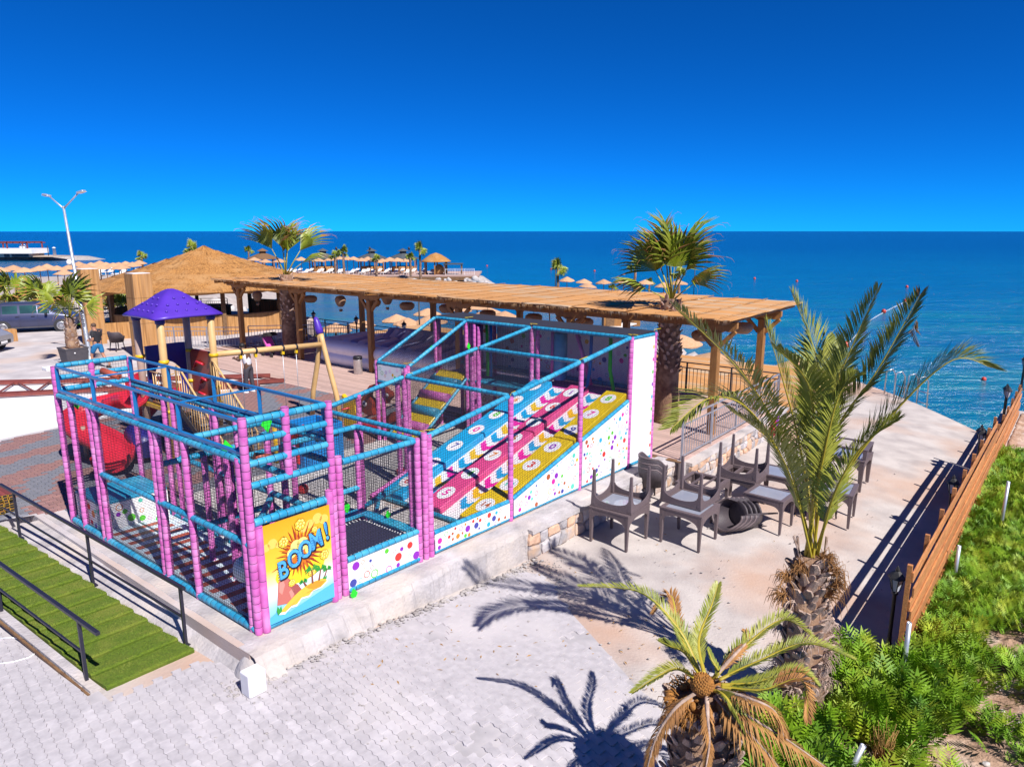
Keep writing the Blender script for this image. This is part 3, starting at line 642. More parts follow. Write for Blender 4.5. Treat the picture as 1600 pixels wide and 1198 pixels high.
def fan(poly, c, mat, k, name):
    b = MB()
    for i in range(len(poly)): b.flat([pp(*c, k), pp(*poly[i], k), pp(*poly[(i + 1) % len(poly)], k)])
    return b.build(name, K[mat], poster)
fan([(.5 + .5 * math.cos(2 * pi * i / 20) * .75, .44 + .13 * math.sin(2 * pi * i / 20)) for i in range(20)], (.5, .44), 'po_yellow', 2, 'glow_print')
fan(star(.5, .62, .14, .33, 30, .4), (.5, .62), 'po_burst', 3, 'burst_print'); fan(star(.5, .62, .11, .26, 24, .4), (.5, .62), 'po_burst2', 4, 'burst_print')
layer([disc(.45, .70, .06), disc(.55, .70, .065), disc(.38, .64, .05), disc(.65, .62, .05)], 'po_puffhi', 5, 'burst_print')
for cx, cy, r_ in ((.53, .90, .055), (.27, .78, .05), (.74, .80, .03), (.87, .50, .048), (.66, .37, .04), (.35, .34, .035)):
    c7 = [(cx + r_ * .62 * math.cos(a) * PH / PW, cy + r_ * .62 * math.sin(a)) for a in [2 * pi * i / 7 for i in range(7)]]
    layer([disc(x, y, r_ * .52) for x, y in c7 + [(cx, cy)]], 'po_outline', 5.5, 'puff_print'); layer([disc(x, y, r_ * .44) for x, y in c7 + [(cx, cy)]], 'po_puff', 6.5, 'puff_print'); layer([disc(x + .006, y + .008, r_ * .2) for x, y in c7 + [(cx, cy)]], 'po_puffhi', 7.5, 'puff_print')
# island, sea and palms
layer([[(0, 0), (1, 0), (1, .16), (.85, .14), (.6, .10), (.3, .05), (.1, .10), (0, .07)]], 'po_water', 2.5, 'water_print')
layer([[(.12, .17), (.16, .40), (.22, .44), (.31, .40), (.38, .33), (.44, .30), (.50, .22), (.40, .13)]], 'po_rock', 4, 'rock_print')
layer([[(.31, .40), (.38, .33), (.44, .30), (.50, .22), (.40, .17), (.34, .28)]], 'po_rock2', 5, 'rock_print'); layer([[(.17, .38), (.22, .43), (.25, .35), (.2, .26), (.16, .30)], [(.30, .26), (.36, .29), (.38, .22), (.33, .18)]], 'po_rock3', 5, 'rock_print')
isl = [(.13, .07)] + [(.13 + .75 * t, .07 + .20 * math.sin(min(1, t * 1.25) * pi * .52) - .02 * t) for t in [i / 10 for i in range(1, 11)]] + [(.90, .20), (.80, .16), (.68, .17), (.60, .12), (.48, .13), (.40, .08), (.30, .09), (.22, .05)]
fan(isl, (.5, .16), 'po_wave', 5.5, 'wave_print'); fan([((x - .5) * .97 + .5, (y - .16) * .93 + .175) for x, y in isl], (.5, .17), 'po_sand', 6.5, 'sand_print')
layer([[(.55, .24), (.70, .26), (.86, .22), (.78, .18), (.66, .19), (.60, .21)]], 'po_sand2', 7.5, 'sand_print')
for (x0, y0, x1, y1, s_) in ((.66, .25, .66, .40, .085), (.76, .25, .80, .37, .07), (.56, .25, .52, .31, .05), (.84, .25, .90, .34, .055)):
    layer([[(x0 - .014, y0), (x0 + .014, y0), (x1 + .008, y1), (x1 - .008, y1)]], 'po_trunk', 8.5, 'palm_print')
    lv = []
    for a in (15, 60, 120, 165, 205, -25):
        a = math.radians(a); tx, ty = x1 + s_ * 1.25 * math.cos(a) * PH / PW * .85, y1 + s_ * .62 * math.sin(a) - .008; mx, my = (x1 + tx) / 2, (y1 + ty) / 2 + s_ * .18
        lv.append([(x1, y1 - .006), (mx, my - .014), (tx, ty), (mx, my + .014)])
    layer(lv, 'po_leaf', 9, 'palm_print')
layer([[(.10, .12), (.12, .17), (.14, .13), (.17, .16), (.18, .10), (.12, .07)], [(.82, .25), (.84, .28), (.86, .26), (.89, .28), (.88, .24)]], 'po_leaf', 9.5, 'leaf_print')
def text(body, mat, M4, parent, name, size=1, ext=.001, off=0, shear=0, bold=0):
    cu = bpy.data.curves.new(name, 'FONT'); cu.body = body; cu.size = size; cu.extrude = ext; cu.offset = off; cu.align_x = 'CENTER'; cu.align_y = 'CENTER'; cu.shear = shear; cu.resolution_u = 3
    t = bpy.data.objects.new(name, cu); COL.objects.link(t); dg = bpy.context.evaluated_depsgraph_get(); me = bpy.data.meshes.new_from_object(t.evaluated_get(dg)); bpy.data.objects.remove(t); bpy.data.curves.remove(cu)
    me.transform(M4); me.materials.clear(); me.materials.append(K[mat]); o = obj(name, me, parent); return o
def frame(c, X, Y, N):
    return Matrix(((X.x, Y.x, N.x, c.x), (X.y, Y.y, N.y, c.y), (X.z, Y.z, N.z, c.z), (0, 0, 0, 1)))
for ch, x, y, s_, rt in (('B', .23, .505, .40, 6), ('O', .405, .575, .40, 8), ('O', .575, .63, .40, 10), ('M', .75, .685, .40, 10), ('!', .915, .735, .42, 8)):
    a = math.radians(rt); X = PX * math.cos(a) + Zv * math.sin(a); Y = Zv * math.cos(a) - PX * math.sin(a)
    for k, mtx, of in ((11, 'po_black', .034), (13, 'po_letter', .012)):
        text(ch, mtx, frame(pp(x + (.012 if k == 11 else 0), y - (.008 if k == 11 else 0), k) - PC, X * .82, Y * 1.12, PN), poster, 'letter', s_ * .82, .0008, of * .6)
    dd = []
b = MB()   # dot print inside the letters
for (x, y, w_, h_) in ((.17, .505, .03, .14), (.355, .575, .025, .10), (.455, .575, .02, .10), (.53, .63, .025, .1), (.625, .63, .02, .1), (.685, .66, .03, .13), (.82, .70, .03, .13), (.918, .78, .03, .10)):
    for i in range(6):
        for j in range(2): b.flat([pp(px_, py_, 15) for px_, py_ in disc(x + (j - .5) * w_ * .55, y + (i / 5 - .5) * h_, .006, 6)])
b.build('letter_dots', K['po_letterdot'], poster)
# ---- trampoline bay: u 1.42..2.95, v 0..1.4
for (u, v, h) in ((1.43, 0, 2.2), (1.43, .12, 2.0), (2.92, 0, 2.14), (3.06, .0, 2.2), (2.92, .14, 2.1), (2.85, 1.41, 2.14), (2.97, 1.46, 2.1), (1.43, 1.41, 2.1)): post(u, v, h)
for z in (2.1,):
    rail(U(1.48, 0, z), U(2.9, 0, z)); rail(U(1.43, 1.41, z), U(2.85, 1.41, z)); rail(U(2.9, .05, z), U(2.85, 1.4, z)); rail(U(1.43, .05, z - .02), U(1.43, 1.4, z - .02))
for q in ((U(1.48, .0, .55), U(2.9, 0, .55)), (U(1.43, 1.41, .55), U(2.85, 1.41, .55)), (U(2.9, .05, .55), U(2.88, 1.4, .55)), (U(1.45, .05, .55), U(1.45, 1.4, .55)), (U(1.48, 0, .06), U(2.95, 0, .06)), (U(1.43, 1.41, 1.0), U(2.85, 1.41, 1.0)), (U(2.95, 1.41, .62), U(4.0, 1.7, .62))): rail(*q)
b = MB(); b.prism([U(1.68, .22, .47), U(2.72, .22, .47), U(2.72, 1.2, .47), U(1.68, 1.2, .47)], (0, 0, .02)); b.build('trampoline_mat', K['trampoline'], FR)
b = MB()
for i in range(15):
    u = 1.72 + i * .07; b.bar(U(u, .22, .48), U(u, .03, .53), .012, .012).bar(U(u, 1.2, .48), U(u, 1.38, .53), .012, .012)
    v = .25 + i * .065; b.bar(U(1.68, v, .48), U(1.47, v, .53), .012, .012).bar(U(2.72, v, .48), U(2.88, v, .53), .012, .012)
b.build('springs', K['white'], FR)
b = MB(); b.prism([U(1.5, 1.22, .545), U(2.86, 1.22, .545), U(2.86, 1.44, .575), U(1.5, 1.44, .575)], (0, 0, .03)); b.prism([U(2.74, .1, .545), U(2.9, .1, .575), U(2.9, 1.2, .575), U(2.74, 1.2, .545)], (0, 0, .03)); b.build('trampoline_pad', K['blue_foam'], FR)
dotted([(0, 0), (1.44, 0), (1.44, .44), (0, .44)], U(1.47, -.03, .06), PA, Zv, -PB, 1.44, .44, 26, s=(.025, .075))
net(U(1.48, 0, .6), U(2.9, 0, .6), U(2.9, 0, 2.08), U(1.48, 0, 2.08)); net(U(2.92, .05, .6), U(2.86, 1.4, .6), U(2.86, 1.4, 2.08), U(2.92, .05, 2.08)); net(U(1.43, 1.41, .1), U(2.85, 1.41, .1), U(2.85, 1.41, 2.08), U(1.43, 1.41, 2.08))
# second low trampoline bay behind
for q in ((U(1.43, 2.75, .42), U(2.5, 2.75, .42)), (U(2.5, 1.5, .42), U(2.5, 2.75, .42)), (U(1.43, 1.5, .42), U(1.43, 2.75, .42))): rail(*q)
b = MB(); b.prism([U(1.5, 1.5, .36), U(2.45, 1.5, .36), U(2.45, 2.7, .36), U(1.5, 2.7, .36)], (0, 0, .03)); b.build('trampoline_mat', K['trampoline'], FR)
post(1.5, 2.8, 1.6); post(2.5, 2.8, 1.6); post(1.6, 2.75, 1.5, r=.05); rail(U(1.5, 2.8, 1.6), U(2.5, 2.8, 1.6)); rail(U(1.5, 2.8, 1.6), U(1.3, 1.8, 1.7))
# ---- slide bay: u 3.1..9.3, v 0..2.8
def zt(u): return 2.12 + (3.06 - 2.12) * (u - 3.1) / 6.2          # top rail height
def zs(u): return .04 + .3265 * (u - 4.45)                          # white incline surface
for u, h in ((3.18, 2.16), (5.2, 2.42), (7.4, 2.74), (9.3, 3.08), (10.33, 3.08)): post(u, 0, h)
post(3.18, .13, 2.1)
for u, h in ((4.0, 2.28), (5.2, 2.42), (7.4, 2.74), (9.3, 3.08), (9.3, 2.98)): post(u, 2.8, h)
post(5.3, 2.94, 2.3); post(5.1, 2.92, 2.3); post(9.42, 2.68, 3.0); post(7.3, 2.92, 2.6); post(4.1, 2.9, 2.1, r=.05)
for v in (0, 2.8):
    for u0, u1 in ((3.1, 5.2), (5.2, 7.4), (7.4, 9.3)):
        if v and u0 < 4: u0 = 3.2
        rail(U(u0 + .05, v, zt(u0)), U(u1 - .05, v, zt(u1)))
for u in (3.15, 5.2, 7.4): rail(U(u, .06, zt(u)), U(u, 2.75, zt(u)), .045)
rail(U(9.3, .06, 3.06), U(9.3, 2.75, 3.06)); rail(U(3.12, .05, .42), U(3.12, 2.7, .3)); rail(U(4.42, .6, .06), U(4.42, 2.75, .06)); rail(U(3.15, 1.45, .12), U(4.4, 2.75, .12), .04)
b = MB(); b.prism([U(4.45, 0.03, -.0), U(4.45, 2.78, -.0), U(9.32, 2.78, zs(9.32) - .04), U(9.32, .03, zs(9.32) - .04)], (0, 0, .04)); b.build('slide_base', K['pvc_white'], FR)
LN = ((.06, .60, 'lane_yellow'), (1.10, 1.60, 'lane_pink'), (2.16, 2.72, 'lane_blue'))
SX = (PA + Zv * .3265).normalized(); SN = SX.cross(PB).normalized()
if SN.z < 0: SN = -SN
numc = ['d_green', 'd_violet', 'd_brown', 'd_magenta', 'd_red', 'd_orange', 'd_navy', 'd_teal']
for li, (v0, v1, mm) in enumerate(LN):
    for (ua, ub) in ((4.5, 7.3), (7.33, 9.34)) if li != 2 else ((4.5, 6.9), (6.93, 9.34)):
        b = MB(); b.prism([U(ua, v0, zs(ua)), U(ua, v1, zs(ua)), U(ub, v1, zs(ub)), U(ub, v0, zs(ub))], SN * .15); lane = b.build('slide_lane', K[mm], FR, bev=.015)
    seq = [['8', '7', '9', '0', '3', '10', '14'], ['1', '6', '8', '6', '7', '4', '5'], ['7', '6', '8', '0', '7', '10', '6']][li]
    for i, t_ in enumerate(seq):
        u = 9.0 - i * .68; c = U(u, (v0 + v1) / 2, zs(u)) + SN * .1535
        b = MB(); n = 20; b.prism([c + SX * (.205 * math.cos(2 * pi * k / n)) - PB * (.17 * math.sin(2 * pi * k / n)) for k in range(n)], SN * .002); d_ = b.build('number_disc', K['pvc_white'], FR)
        text(t_, numc[(i * 3 + li) % 8], frame(c + SN * .0035 - PC, -PB, SX, SN), d_, 'number', .27 if len(t_) == 1 else .2, .0006, .006)
# chevrons on the white strips
for (v0, v1) in ((.66, 1.06), (1.66, 2.12)):
    for i in range(13):
        u = 4.75 + i * .345; vm = (v0 + v1) / 2; b = MB(); J_ = 5
        lo_ = [(u + .2 * abs(1 - 2 * k / 10) + (.035 if k % 2 else 0), v0 + (v1 - v0) * k / 10) for k in range(11)]; hi_ = [(x + .17, y) for x, y in lo_]
        b.add([U(q, y, zs(q) + .006) for q, y in lo_ + hi_], [(k, k + 1, 12 + k, 11 + k) for k in range(10)], False)
        b.build('chevron_print', K[['lane_blue', 'd_yellow', 'd_magenta'][i % 3]], FR)
# sloping side panel below the slide
def zr(u): return .40 if u < 5.2 else .40 + (1.63 - .40) * (u - 5.2) / 4.1
for u0, u1, nd in ((3.24, 5.14, 44), (5.26, 7.34, 60), (7.46, 9.24, 84)):
    dotted([(0, 0), (u1 - u0, 0), (u1 - u0, zr(u1) - .08), (0, zr(u0) - .08)], U(u0, -.04, .06), PA, Zv, -PB, u1 - u0, zr(u1), nd)
    rail(U(u0, 0, zr(u0)), U(u1, 0, zr(u1)), .046); rail(U(u0, 0, .06), U(u1, 0, .06), .046)
    net(U(u0, 0, zr(u0) + .03), U(u1, 0, zr(u1) + .03), U(u1, 0, zt(u1) - .03), U(u0, 0, zt(u0) - .03), .052)
    net(U(max(u0, 3.3), 2.8, .1), U(u1, 2.8, .1), U(u1, 2.8, zt(u1) - .03), U(max(u0, 3.3), 2.8, zt(u0) - .03), .052)
    net(U(u0, .05, zt(u0)), U(u1, .05, zt(u1)), U(u1, 2.75, zt(u1)), U(u0, 2.75, zt(u0)), .06, .0024)
net(U(3.12, .1, .45), U(3.12, 2.7, .35), U(3.12, 2.7, zt(3.1)), U(3.12, .1, zt(3.1)), .052)
rail(U(9.33, 2.8, 1.62), U(5.3, 2.8, .42), .046); rail(U(5.3, 2.8, .42), U(4.2, 2.8, .1), .046, 'pink')
# white end panel
b = MB(); o = U(9.36, -.035, .1); b.prism([o, o + PA * .92, o + PA * .92 + Zv * 2.9, o + Zv * 2.9], PB * .012)
for i in range(9): b.mat(1 + R.randrange(len(DOTC))); b.prism([o + PA * (.88 + .03 * math.cos(a)) + Zv * (.25 + i * .3 + .05 * math.sin(a)) - PB * .003 for a in [2 * pi * k / 10 for k in range(10)]], PB * .002)
b.build('end_panel', DM, FR); rail(U(9.36, 0, .06), U(10.3, 0, .06)); rail(U(9.36, 0, 3.04), U(10.28, 0, 3.04), .046)
# ---- upper deck u 9.3..10.35, v 0..6.2
for (u, v, h) in ((9.3, 4.95, 3.08), (9.4, 4.88, 3.0), (9.3, 4.68, 3.0), (9.3, 6.15, 3.08), (9.42, 6.1, 3.0), (10.33, 6.15, 3.08), (10.33, 2.8, 3.0), (10.33, 4.9, 3.0), (9.32, 4.55, 2.95), (9.3, 1.45, 1.5)): post(u, v, h)
rail(U(9.3, 2.85, 3.06), U(9.3, 6.1, 3.06)); rail(U(10.33, .05, 3.06), U(10.33, 6.1, 3.06)); rail(U(9.35, 6.15, 3.06), U(10.3, 6.15, 3.06)); rail(U(9.35, 2.8, 3.0), U(10.3, 2.8, 3.0), .03)
b = MB(); b.prism([U(9.3, -.02, 3.10), U(10.36, -.02, 3.10), U(10.36, 6.2, 3.10), U(9.3, 6.2, 3.10)], (0, 0, .012)); b.build('shade_roof', K['shade_cloth'], FR)
b = MB(); b.prism([U(9.33, .05, 1.50), U(10.3, .05, 1.50), U(10.3, 2.75, 1.50), U(9.33, 2.75, 1.50)], (0, 0, .09)); b.build('deck_pad', K['mat_pink'], FR, bev=.015)
b = MB(); b.prism([U(9.33, 2.8, 1.42), U(10.3, 2.8, 1.42), U(10.3, 4.6, 1.42), U(9.33, 4.6, 1.42)], (0, 0, .09)); b.build('deck_pad', K['blue_foam'], FR, bev=.015)
b = MB(); b.prism([U(9.33, 4.65, 1.42), U(10.3, 4.65, 1.42), U(10.3, 6.1, 1.42), U(9.33, 6.1, 1.42)], (0, 0, .09)); b.build('deck_pad', K['mat_pink'], FR, bev=.015)
rail(U(9.3, 2.85, 1.45), U(9.3, 4.9, 1.45)); rail(U(10.28, .08, 1.68), U(10.28, 6.1, 1.68), .06); rail(U(9.3, .65, 1.55), U(9.3, 2.2, 1.55), .04)
for v0, v1 in ((.05, 2.75), (2.85, 4.85), (4.95, 6.1)):
    dotted([(0, 0), (v1 - v0, 0), (v1 - v0, 1.5), (0, 1.5)], U(10.36, v1, 1.55), -PB, Zv, -PA, v1 - v0, 1.5, 44, s=(.03, .075)); dotted([(0, 0), (v1 - v0, 0), (v1 - v0, 1.35), (0, 1.35)], U(10.36, v1, .06), -PB, Zv, -PA, v1 - v0, 1.35, 30, s=(.03, .075))
    net(U(9.3, v0, 1.6), U(9.3, v1, 1.6), U(9.3, v1, 3.02), U(9.3, v0, 3.02), .055) if v0 > 2 else None
net(U(9.3, 6.15, 1.6), U(10.3, 6.15, 1.6), U(10.3, 6.15, 3.02), U(9.3, 6.15, 3.02), .055)
b = MB(); b.lathe(U(9.75, 2.25, 1.75), [(.02, 0), (.17, 0), (.17, 1.15), (.14, 1.2), (.02, 1.22)], 14); b.build('hanging_bag', K['blue_foam'], FR)
b = MB(); b.lathe(U(9.8, 5.1, 1.7), [(.02, 0), (.2, 0), (.2, 1.25), (.02, 1.27)], 14); b.build('hanging_bag', K['pink'], FR)
MB().tube([U(9.7, 1.75, 3.0), U(9.85, 1.4, 1.7)], .05, 8).build('hanging_roller', K['pink'], FR); MB().tube([U(9.7, 2.45, 3.0), U(9.7, 2.45, 1.9)], .05, 8).build('hanging_roller', K['pink'], FR)
def strap(pts, mat):
    b = MB(); W2 = PA * .0 + PB * .045
    b.rings([[Vector(p) + W2 + PA * .006, Vector(p) - W2 + PA * .006, Vector(p) - W2 - PA * .006, Vector(p) + W2 - PA * .006] for p in pts]); return b.build('hanging_strap', K[mat], FR)
strap([U(9.6, 1.25, 3.0), U(9.62, 1.28, 2.2), U(9.6, 1.34, 1.75), U(9.45, 1.42, 1.6)], 'toy_blue'); strap([U(9.6, .72, 3.0), U(9.6, .72, 2.2), U(9.58, .6, 1.75), U(9.45, .5, 1.55)], 'green_tag')
strap([U(9.5, 4.45, 3.0), U(9.5, 4.42, 2.2), U(9.5, 4.42, 1.6)], 'green_tag'); strap([U(9.5, 4.3, 3.0), U(9.5, 4.3, 1.6)], 'toy_blue')
# ---- stair bay: u 7.2..9.3, v 4.95..6.1
for (u, v, h) in ((7.2, 4.95, 2.14), (7.08, 4.9, 2.1), (7.2, 6.1, 2.14), (7.3, 6.0, 1.9), (7.2, 5.08, 2.0)): post(u, v, h)
def zk(u): return 2.12 + (3.06 - 2.12) * (u - 7.2) / 2.1
for v in (4.95, 6.1):
    rail(U(7.25, v, zk(7.2)), U(9.25, v, 3.06)); rail(U(7.5, v, .1), U(9.25, v, 1.5), .04)
    net(U(7.3, v, .15), U(9.25, v, 1.55), U(9.25, v, 3.0), U(7.3, v, 2.1), .055)
rail(U(7.2, 5.0, 2.1), U(7.2, 6.05, 2.1)); rail(U(7.2, 5.0, 1.62), U(7.2, 6.05, 1.62))
net(U(7.25, 5, 2.14), U(9.2, 5, 3.05), U(9.2, 6.05, 3.05), U(7.25, 6.05, 2.14), .06)
dotted([(0, 0), (1.0, 0), (1.0, .4), (0, .4)], U(7.16, 6.02, 1.66), -PB, Zv, -PA, 1.0, .4, 12, s=(.03, .055))
for i in range(9):
    u = 7.55 + i * .2; z = .04 + i * .165
    if i % 2 == 0:
        b = MB(); b.prism([U(u - .02, 5.02, z + .06), U(u + .2, 5.02, z + .21), U(u + .2, 6.02, z + .21), U(u - .02, 6.02, z + .06)], (0, 0, .06)); b.build('stair_pad', K['lane_yellow'], FR, bev=.01)
    else: MB().tube([U(u + .08, 5.02, z + .18), U(u + .08, 6.02, z + .18)], .125, 14).build('stair_roll', K['blue_foam' if i % 4 == 3 else 'pink'], FR)
# green felt tags and yellow cord ends
def tag_(p, s_):
    b = MB(); p = Vector(p); b.prism([p + PA * (s_ * .62 * math.cos(a)) + Zv * (s_ * math.sin(a)) for a in [pi / 2 * k + .1 for k in range(4)]], PB * .02); b.build('felt_tag', K['green_tag'], FR)
for p, s_ in ((U(.95, 1.0, 2.62), .14), (U(.42, 1.2, 2.3), .15), (U(2.2, .9, .95), .11), (U(2.88, .7, .66), .08), (U(9.2, 4.8, 2.4), .1), (U(1.45, -.18, .06), .1), (U(.2, 5.9, 2.3), .1), (U(1.0, 4.9, .1), .14), (U(9.35, 5.9, 2.45), .07), (U(8.0, 4.93, 2.5), .05)): tag_(p, s_)
b = MB()
for p in (U(3.1, .0, 2.2), U(5.2, 0, 2.45), U(7.4, 0, 2.78), U(9.3, 0, 3.12), U(5.2, 2.8, 2.45), U(7.4, 2.8, 2.78), U(9.3, 2.8, 3.13), U(9.3, 4.9, 3.13), U(10.3, .0, 3.1), U(7.2, 4.95, 2.18), U(0, 0, 1.55), U(1.3, 0, 1.75)):
    b.tube([p, p + PA * R.uniform(-.1, .12) + Zv * .03 + PB * .05, p + PA * R.uniform(.05, .22) - PB * R.uniform(0, .15) + Zv * R.uniform(-.03, .08)], .006, 4)
b.build('cord_ends', K['rope_yellow'], FR)
# ================================================================ TURF STAIRS AND THEIR HANDRAILS
ST = thing('turf_stairs', 'low flight of steps covered in green artificial turf', 'stairs', tuple(U(-1.2, .8, -.4)))
NS = 16; SV0, SV1 = .70, 7.0; dv = (SV1 - SV0) / NS
blades = MB()
for i in range(NS):
    v0 = SV0 + i * dv; v1 = v0 + dv + .02; zt_ = -.265 + .019 * i
    def c(v, k): return SE(v) - (0 if k else 1.12)
    b = MB(); N_ = 12; rs = []
    for k in range(N_ + 1):
        f = k / N_; j = .006 * noise.noise((f * 9, i, 0))
        ua, ub = c(v0, 0) + 1.12 * f, c(v1, 0) + 1.12 * f
        rs.append([U(ua, v0 + j, zt_ - .06), U(ua, v0 - .012 + j, zt_ + .018), U(ua, v0 + .02 + j, zt_ + .036), U(ub, v1, zt_ + .004), U(ub, v1, zt_ - .06)])
    b.rings(rs, cap=True, sm=False); b.build('step', K['turf'], ST)
    for k in range(1500):
        f = R.random(); g = R.random() ** 1.1; u = c(v0, 0) + 1.12 * f; v = v0 - .015 + (dv + .01) * g
        p = U(u, v, zt_ + .036 - .032 * g - (.03 * R.random() if g < .03 else 0)); a = R.uniform(0, 6.3); d = Vector((math.cos(a) * .004, math.sin(a) * .004, 0)); h = Vector((R.gauss(0, .008), R.gauss(0, .008), R.uniform(.012, .024)))
        blades.add([p - d, p + d, p + h], [(0, 1, 2)])
blades.build('turf_pile', K['turf_blade'], ST, kind='stuff')
b = MB(); b.prism([U(SE(.8) - 1.15, .78, -.32), U(SE(.8) - 1.27, .78, -.32), U(SE(7) - 1.27, 7, 0), U(SE(7) - 1.15, 7, 0)], (0, 0, .07)); b.build('stringer', K['slab'], ST)
b = MB(); b.prism([U(SE(.8) - 1.28, .76, -.31), U(SE(.8) - 1.31, .76, -.31), U(SE(7) - 1.31, 7, 0), U(SE(7) - 1.28, 7, 0)], (0, 0, .035)); b.build('edge_board', K['bark_beam'], ST)
b = MB(); b.prism([U(SE(.8), .775, -.31), U(SE(.8) - 1.12, .775, -.31), U(SE(.8) - 1.12, .755, -.31), U(SE(.8), .755, -.31)], (0, 0, .03)); b.build('edge_board', K['fence_wood'], ST)
def handrail(label, du, vs_, va, vb):
    b0 = U(SE(vs_[0]) + du, vs_[0], -.4); t = thing('handrail', label, 'handrail', tuple(b0), group='black handrails of the turf stairs')
    P = lambda v, z: U(SE(v) + du, v, -.275 + .045 * (v - .8) + z)
    for v in vs_: MB().bar(P(v, -.02), P(v, .86), .04, .04, PA).build('post', K['black_rail'], t); MB().box(P(v, -.005), (.1, .1, .012), PA, PB, Zv).build('foot_plate', K['black_rail'], t)
    MB().bar(P(va, .88), P(vb, .88), .05, .045).build('top_rail', K['black_rail'], t, bev=.004)
    MB().bar(P(vs_[0] + .0, .42), P(vb, .42), .025, .025).build('mid_rail', K['black_rail'], t)
handrail('black handrail between the turf stairs and the play frame', .03, (.95, 3.55, 6.2), .85, 6.75)
handrail('black handrail on the outer left side of the turf stairs', -1.19, (1.05, 3.6, 6.1), .55, 6.9)
# small concrete block and odd bits on the yard
p = G(398, 1084, -.3); b = MB(); b.box((p.x, p.y, -.27 + .16), (.24, .2, .32), PA, PB); tag(b.build('concrete_block', K['white_screed'], at=(p.x, p.y, -.29), bev=.015), 'pale concrete block standing on the paving in front of the poster', 'concrete block')
q = MB()
for i in range(70):
    p = G(398, 1078, -.3) + Vector((R.gauss(-.1, .2), R.gauss(-.02, .12), 0)); s = R.uniform(.006, .03); q.ell((p.x, p.y, -.265), (s, s, s * .6), 6, 4, jit=.25)
for i in range(120):
    p = G(R.uniform(690, 860), R.uniform(862, 905), -.5); s = R.uniform(.005, .025); q.ell((p.x, p.y, zg(p.x, p.y) + .012), (s, s, s * .6), 5, 4, jit=.25)
for i in range(260):
    p = G(R.uniform(790, 880), R.uniform(870, 925), -.55); s = R.uniform(.004, .02); q.ell((p.x, p.y, zg(p.x, p.y) + .012), (s, s, s * .6), 5, 4, jit=.25)
for i in range(420):
    u_ = R.uniform(-.3, 5.2); p = U(u_, -.40 - .22 - abs(R.gauss(0, .12))); s = R.choice((.006, .01, .014, .02, .03)); q.ell((p.x, p.y, zg(p.x, p.y) + .02 + s * .3), (s * R.uniform(1, 1.8), s, s * .7), 6, 4, jit=.25)
for i in range(900):
    p = G(R.uniform(0, 1420), R.uniform(700, 1198), -.5); s = R.choice((.004, .006, .008, .011, .016))
    if (p - PC).dot(PB) < -.9 and p.x < 12 and (p - FO).dot(FN) < -.3 and not (-1.9 < (p - PC).dot(PA) < -.2 and (p - PC).dot(PB) > .4): q.ell((p.x, p.y, zg(p.x, p.y) + .02 + s * .3), (s * R.uniform(1, 2), s, s * .6), 5, 4, jit=.25)
q.build('rubble', K['rock'], kind='stuff')
q = MB()
for i in range(260):
    p = G(R.uniform(560, 1320), R.uniform(760, 1100), -.55); a = R.uniform(0, 6.3); d = Vector((math.cos(a), math.sin(a), 0)) * R.uniform(.015, .05); s_ = Vector((-d.y, d.x, 0)) * .25
    if (p - PC).dot(PB) < -1 and (p - DO).dot(DL) < 6: c = Vector((p.x, p.y, zg(p.x, p.y) + .026)); q.add([c - d, c - s_ + Zv * .008, c + d, c + s_], [(0, 1, 2, 3)])
q.build('leaf_litter', K['shrub_dry'], kind='stuff')
# two steel rods sticking out of the slab side
for x, y, n_ in ((722, 880, 'left'), (768, 868, 'right')):
    pass
p = G(722, 905, -.45); b = MB(); b.box((p.x, p.y, zg(p.x, p.y) + .17), (.05, .03, .36), PA, PB).box((p.x + .06, p.y - .03, zg(p.x, p.y) + .14), (.02, .02, .3), PA, PB); tag(b.build('steel_stub', K['galv'], at=(p.x, p.y, -.45)), 'rusty steel stub standing against the slab edge beside the paving', 'steel stub')
# cable lying on the paving at the left edge
b = MB(); b.tube([G(x, y, -.27) + Vector((0, 0, .012)) for x, y in ((-6, 998), (20, 997), (45, 1000), (60, 1008), (62, 1017), (45, 1028), (20, 1035), (-6, 1038))], .009, 6); tag(b.build('cable', K['white'], at=tuple(G(20, 1010, -.4))), 'thin pale cable lying in a loop on the paving left of the stairs', 'cable')
# ---- bundle of brown steel tubes, left edge
o = Vector((-9.72, 13.10, 0)); T = thing('tube_bundle', 'stack of red brown square steel tubes lying at the left edge above the turf stairs', 'steel tubes', tuple(o))
tm = {}
for row in range(7):
    for k in range(9):
        L = 3.0 + (0 if row > 1 else .0); key = 0
        p = o - PA * (.05 + k * .088) + PB * R.uniform(-.03, .04); z = .07 + row * .05
        b = MB()
        X, Y = PA * .041, Zv * .023; c0 = p + Zv * z; c1 = c0 + PB * L
        ou = [-X - Y, X - Y, X + Y, -X + Y]; inn = [q * .82 for q in ou]
        b.rings([[c1 + q for q in ou], [c0 + q for q in ou]], cap=False, sm=False); b.mat(1).rings([[c0 + q for q in ou], [c0 + q for q in inn]], cap=False, sm=False)
        b.mat(2).rings([[c0 + q for q in inn], [c0 + q + PB * .2 for q in inn]], cap=True, sm=False)
        b.build('steel_tube', [K['primer'], K['tube_end'], K['tie']], T)
for v in (.3, 2.4): MB().bar(o + PB * v - PA * .8 + Zv * .022, o + PB * v + Zv * .022, .08, .044).build('bearer', K['primer'], T)
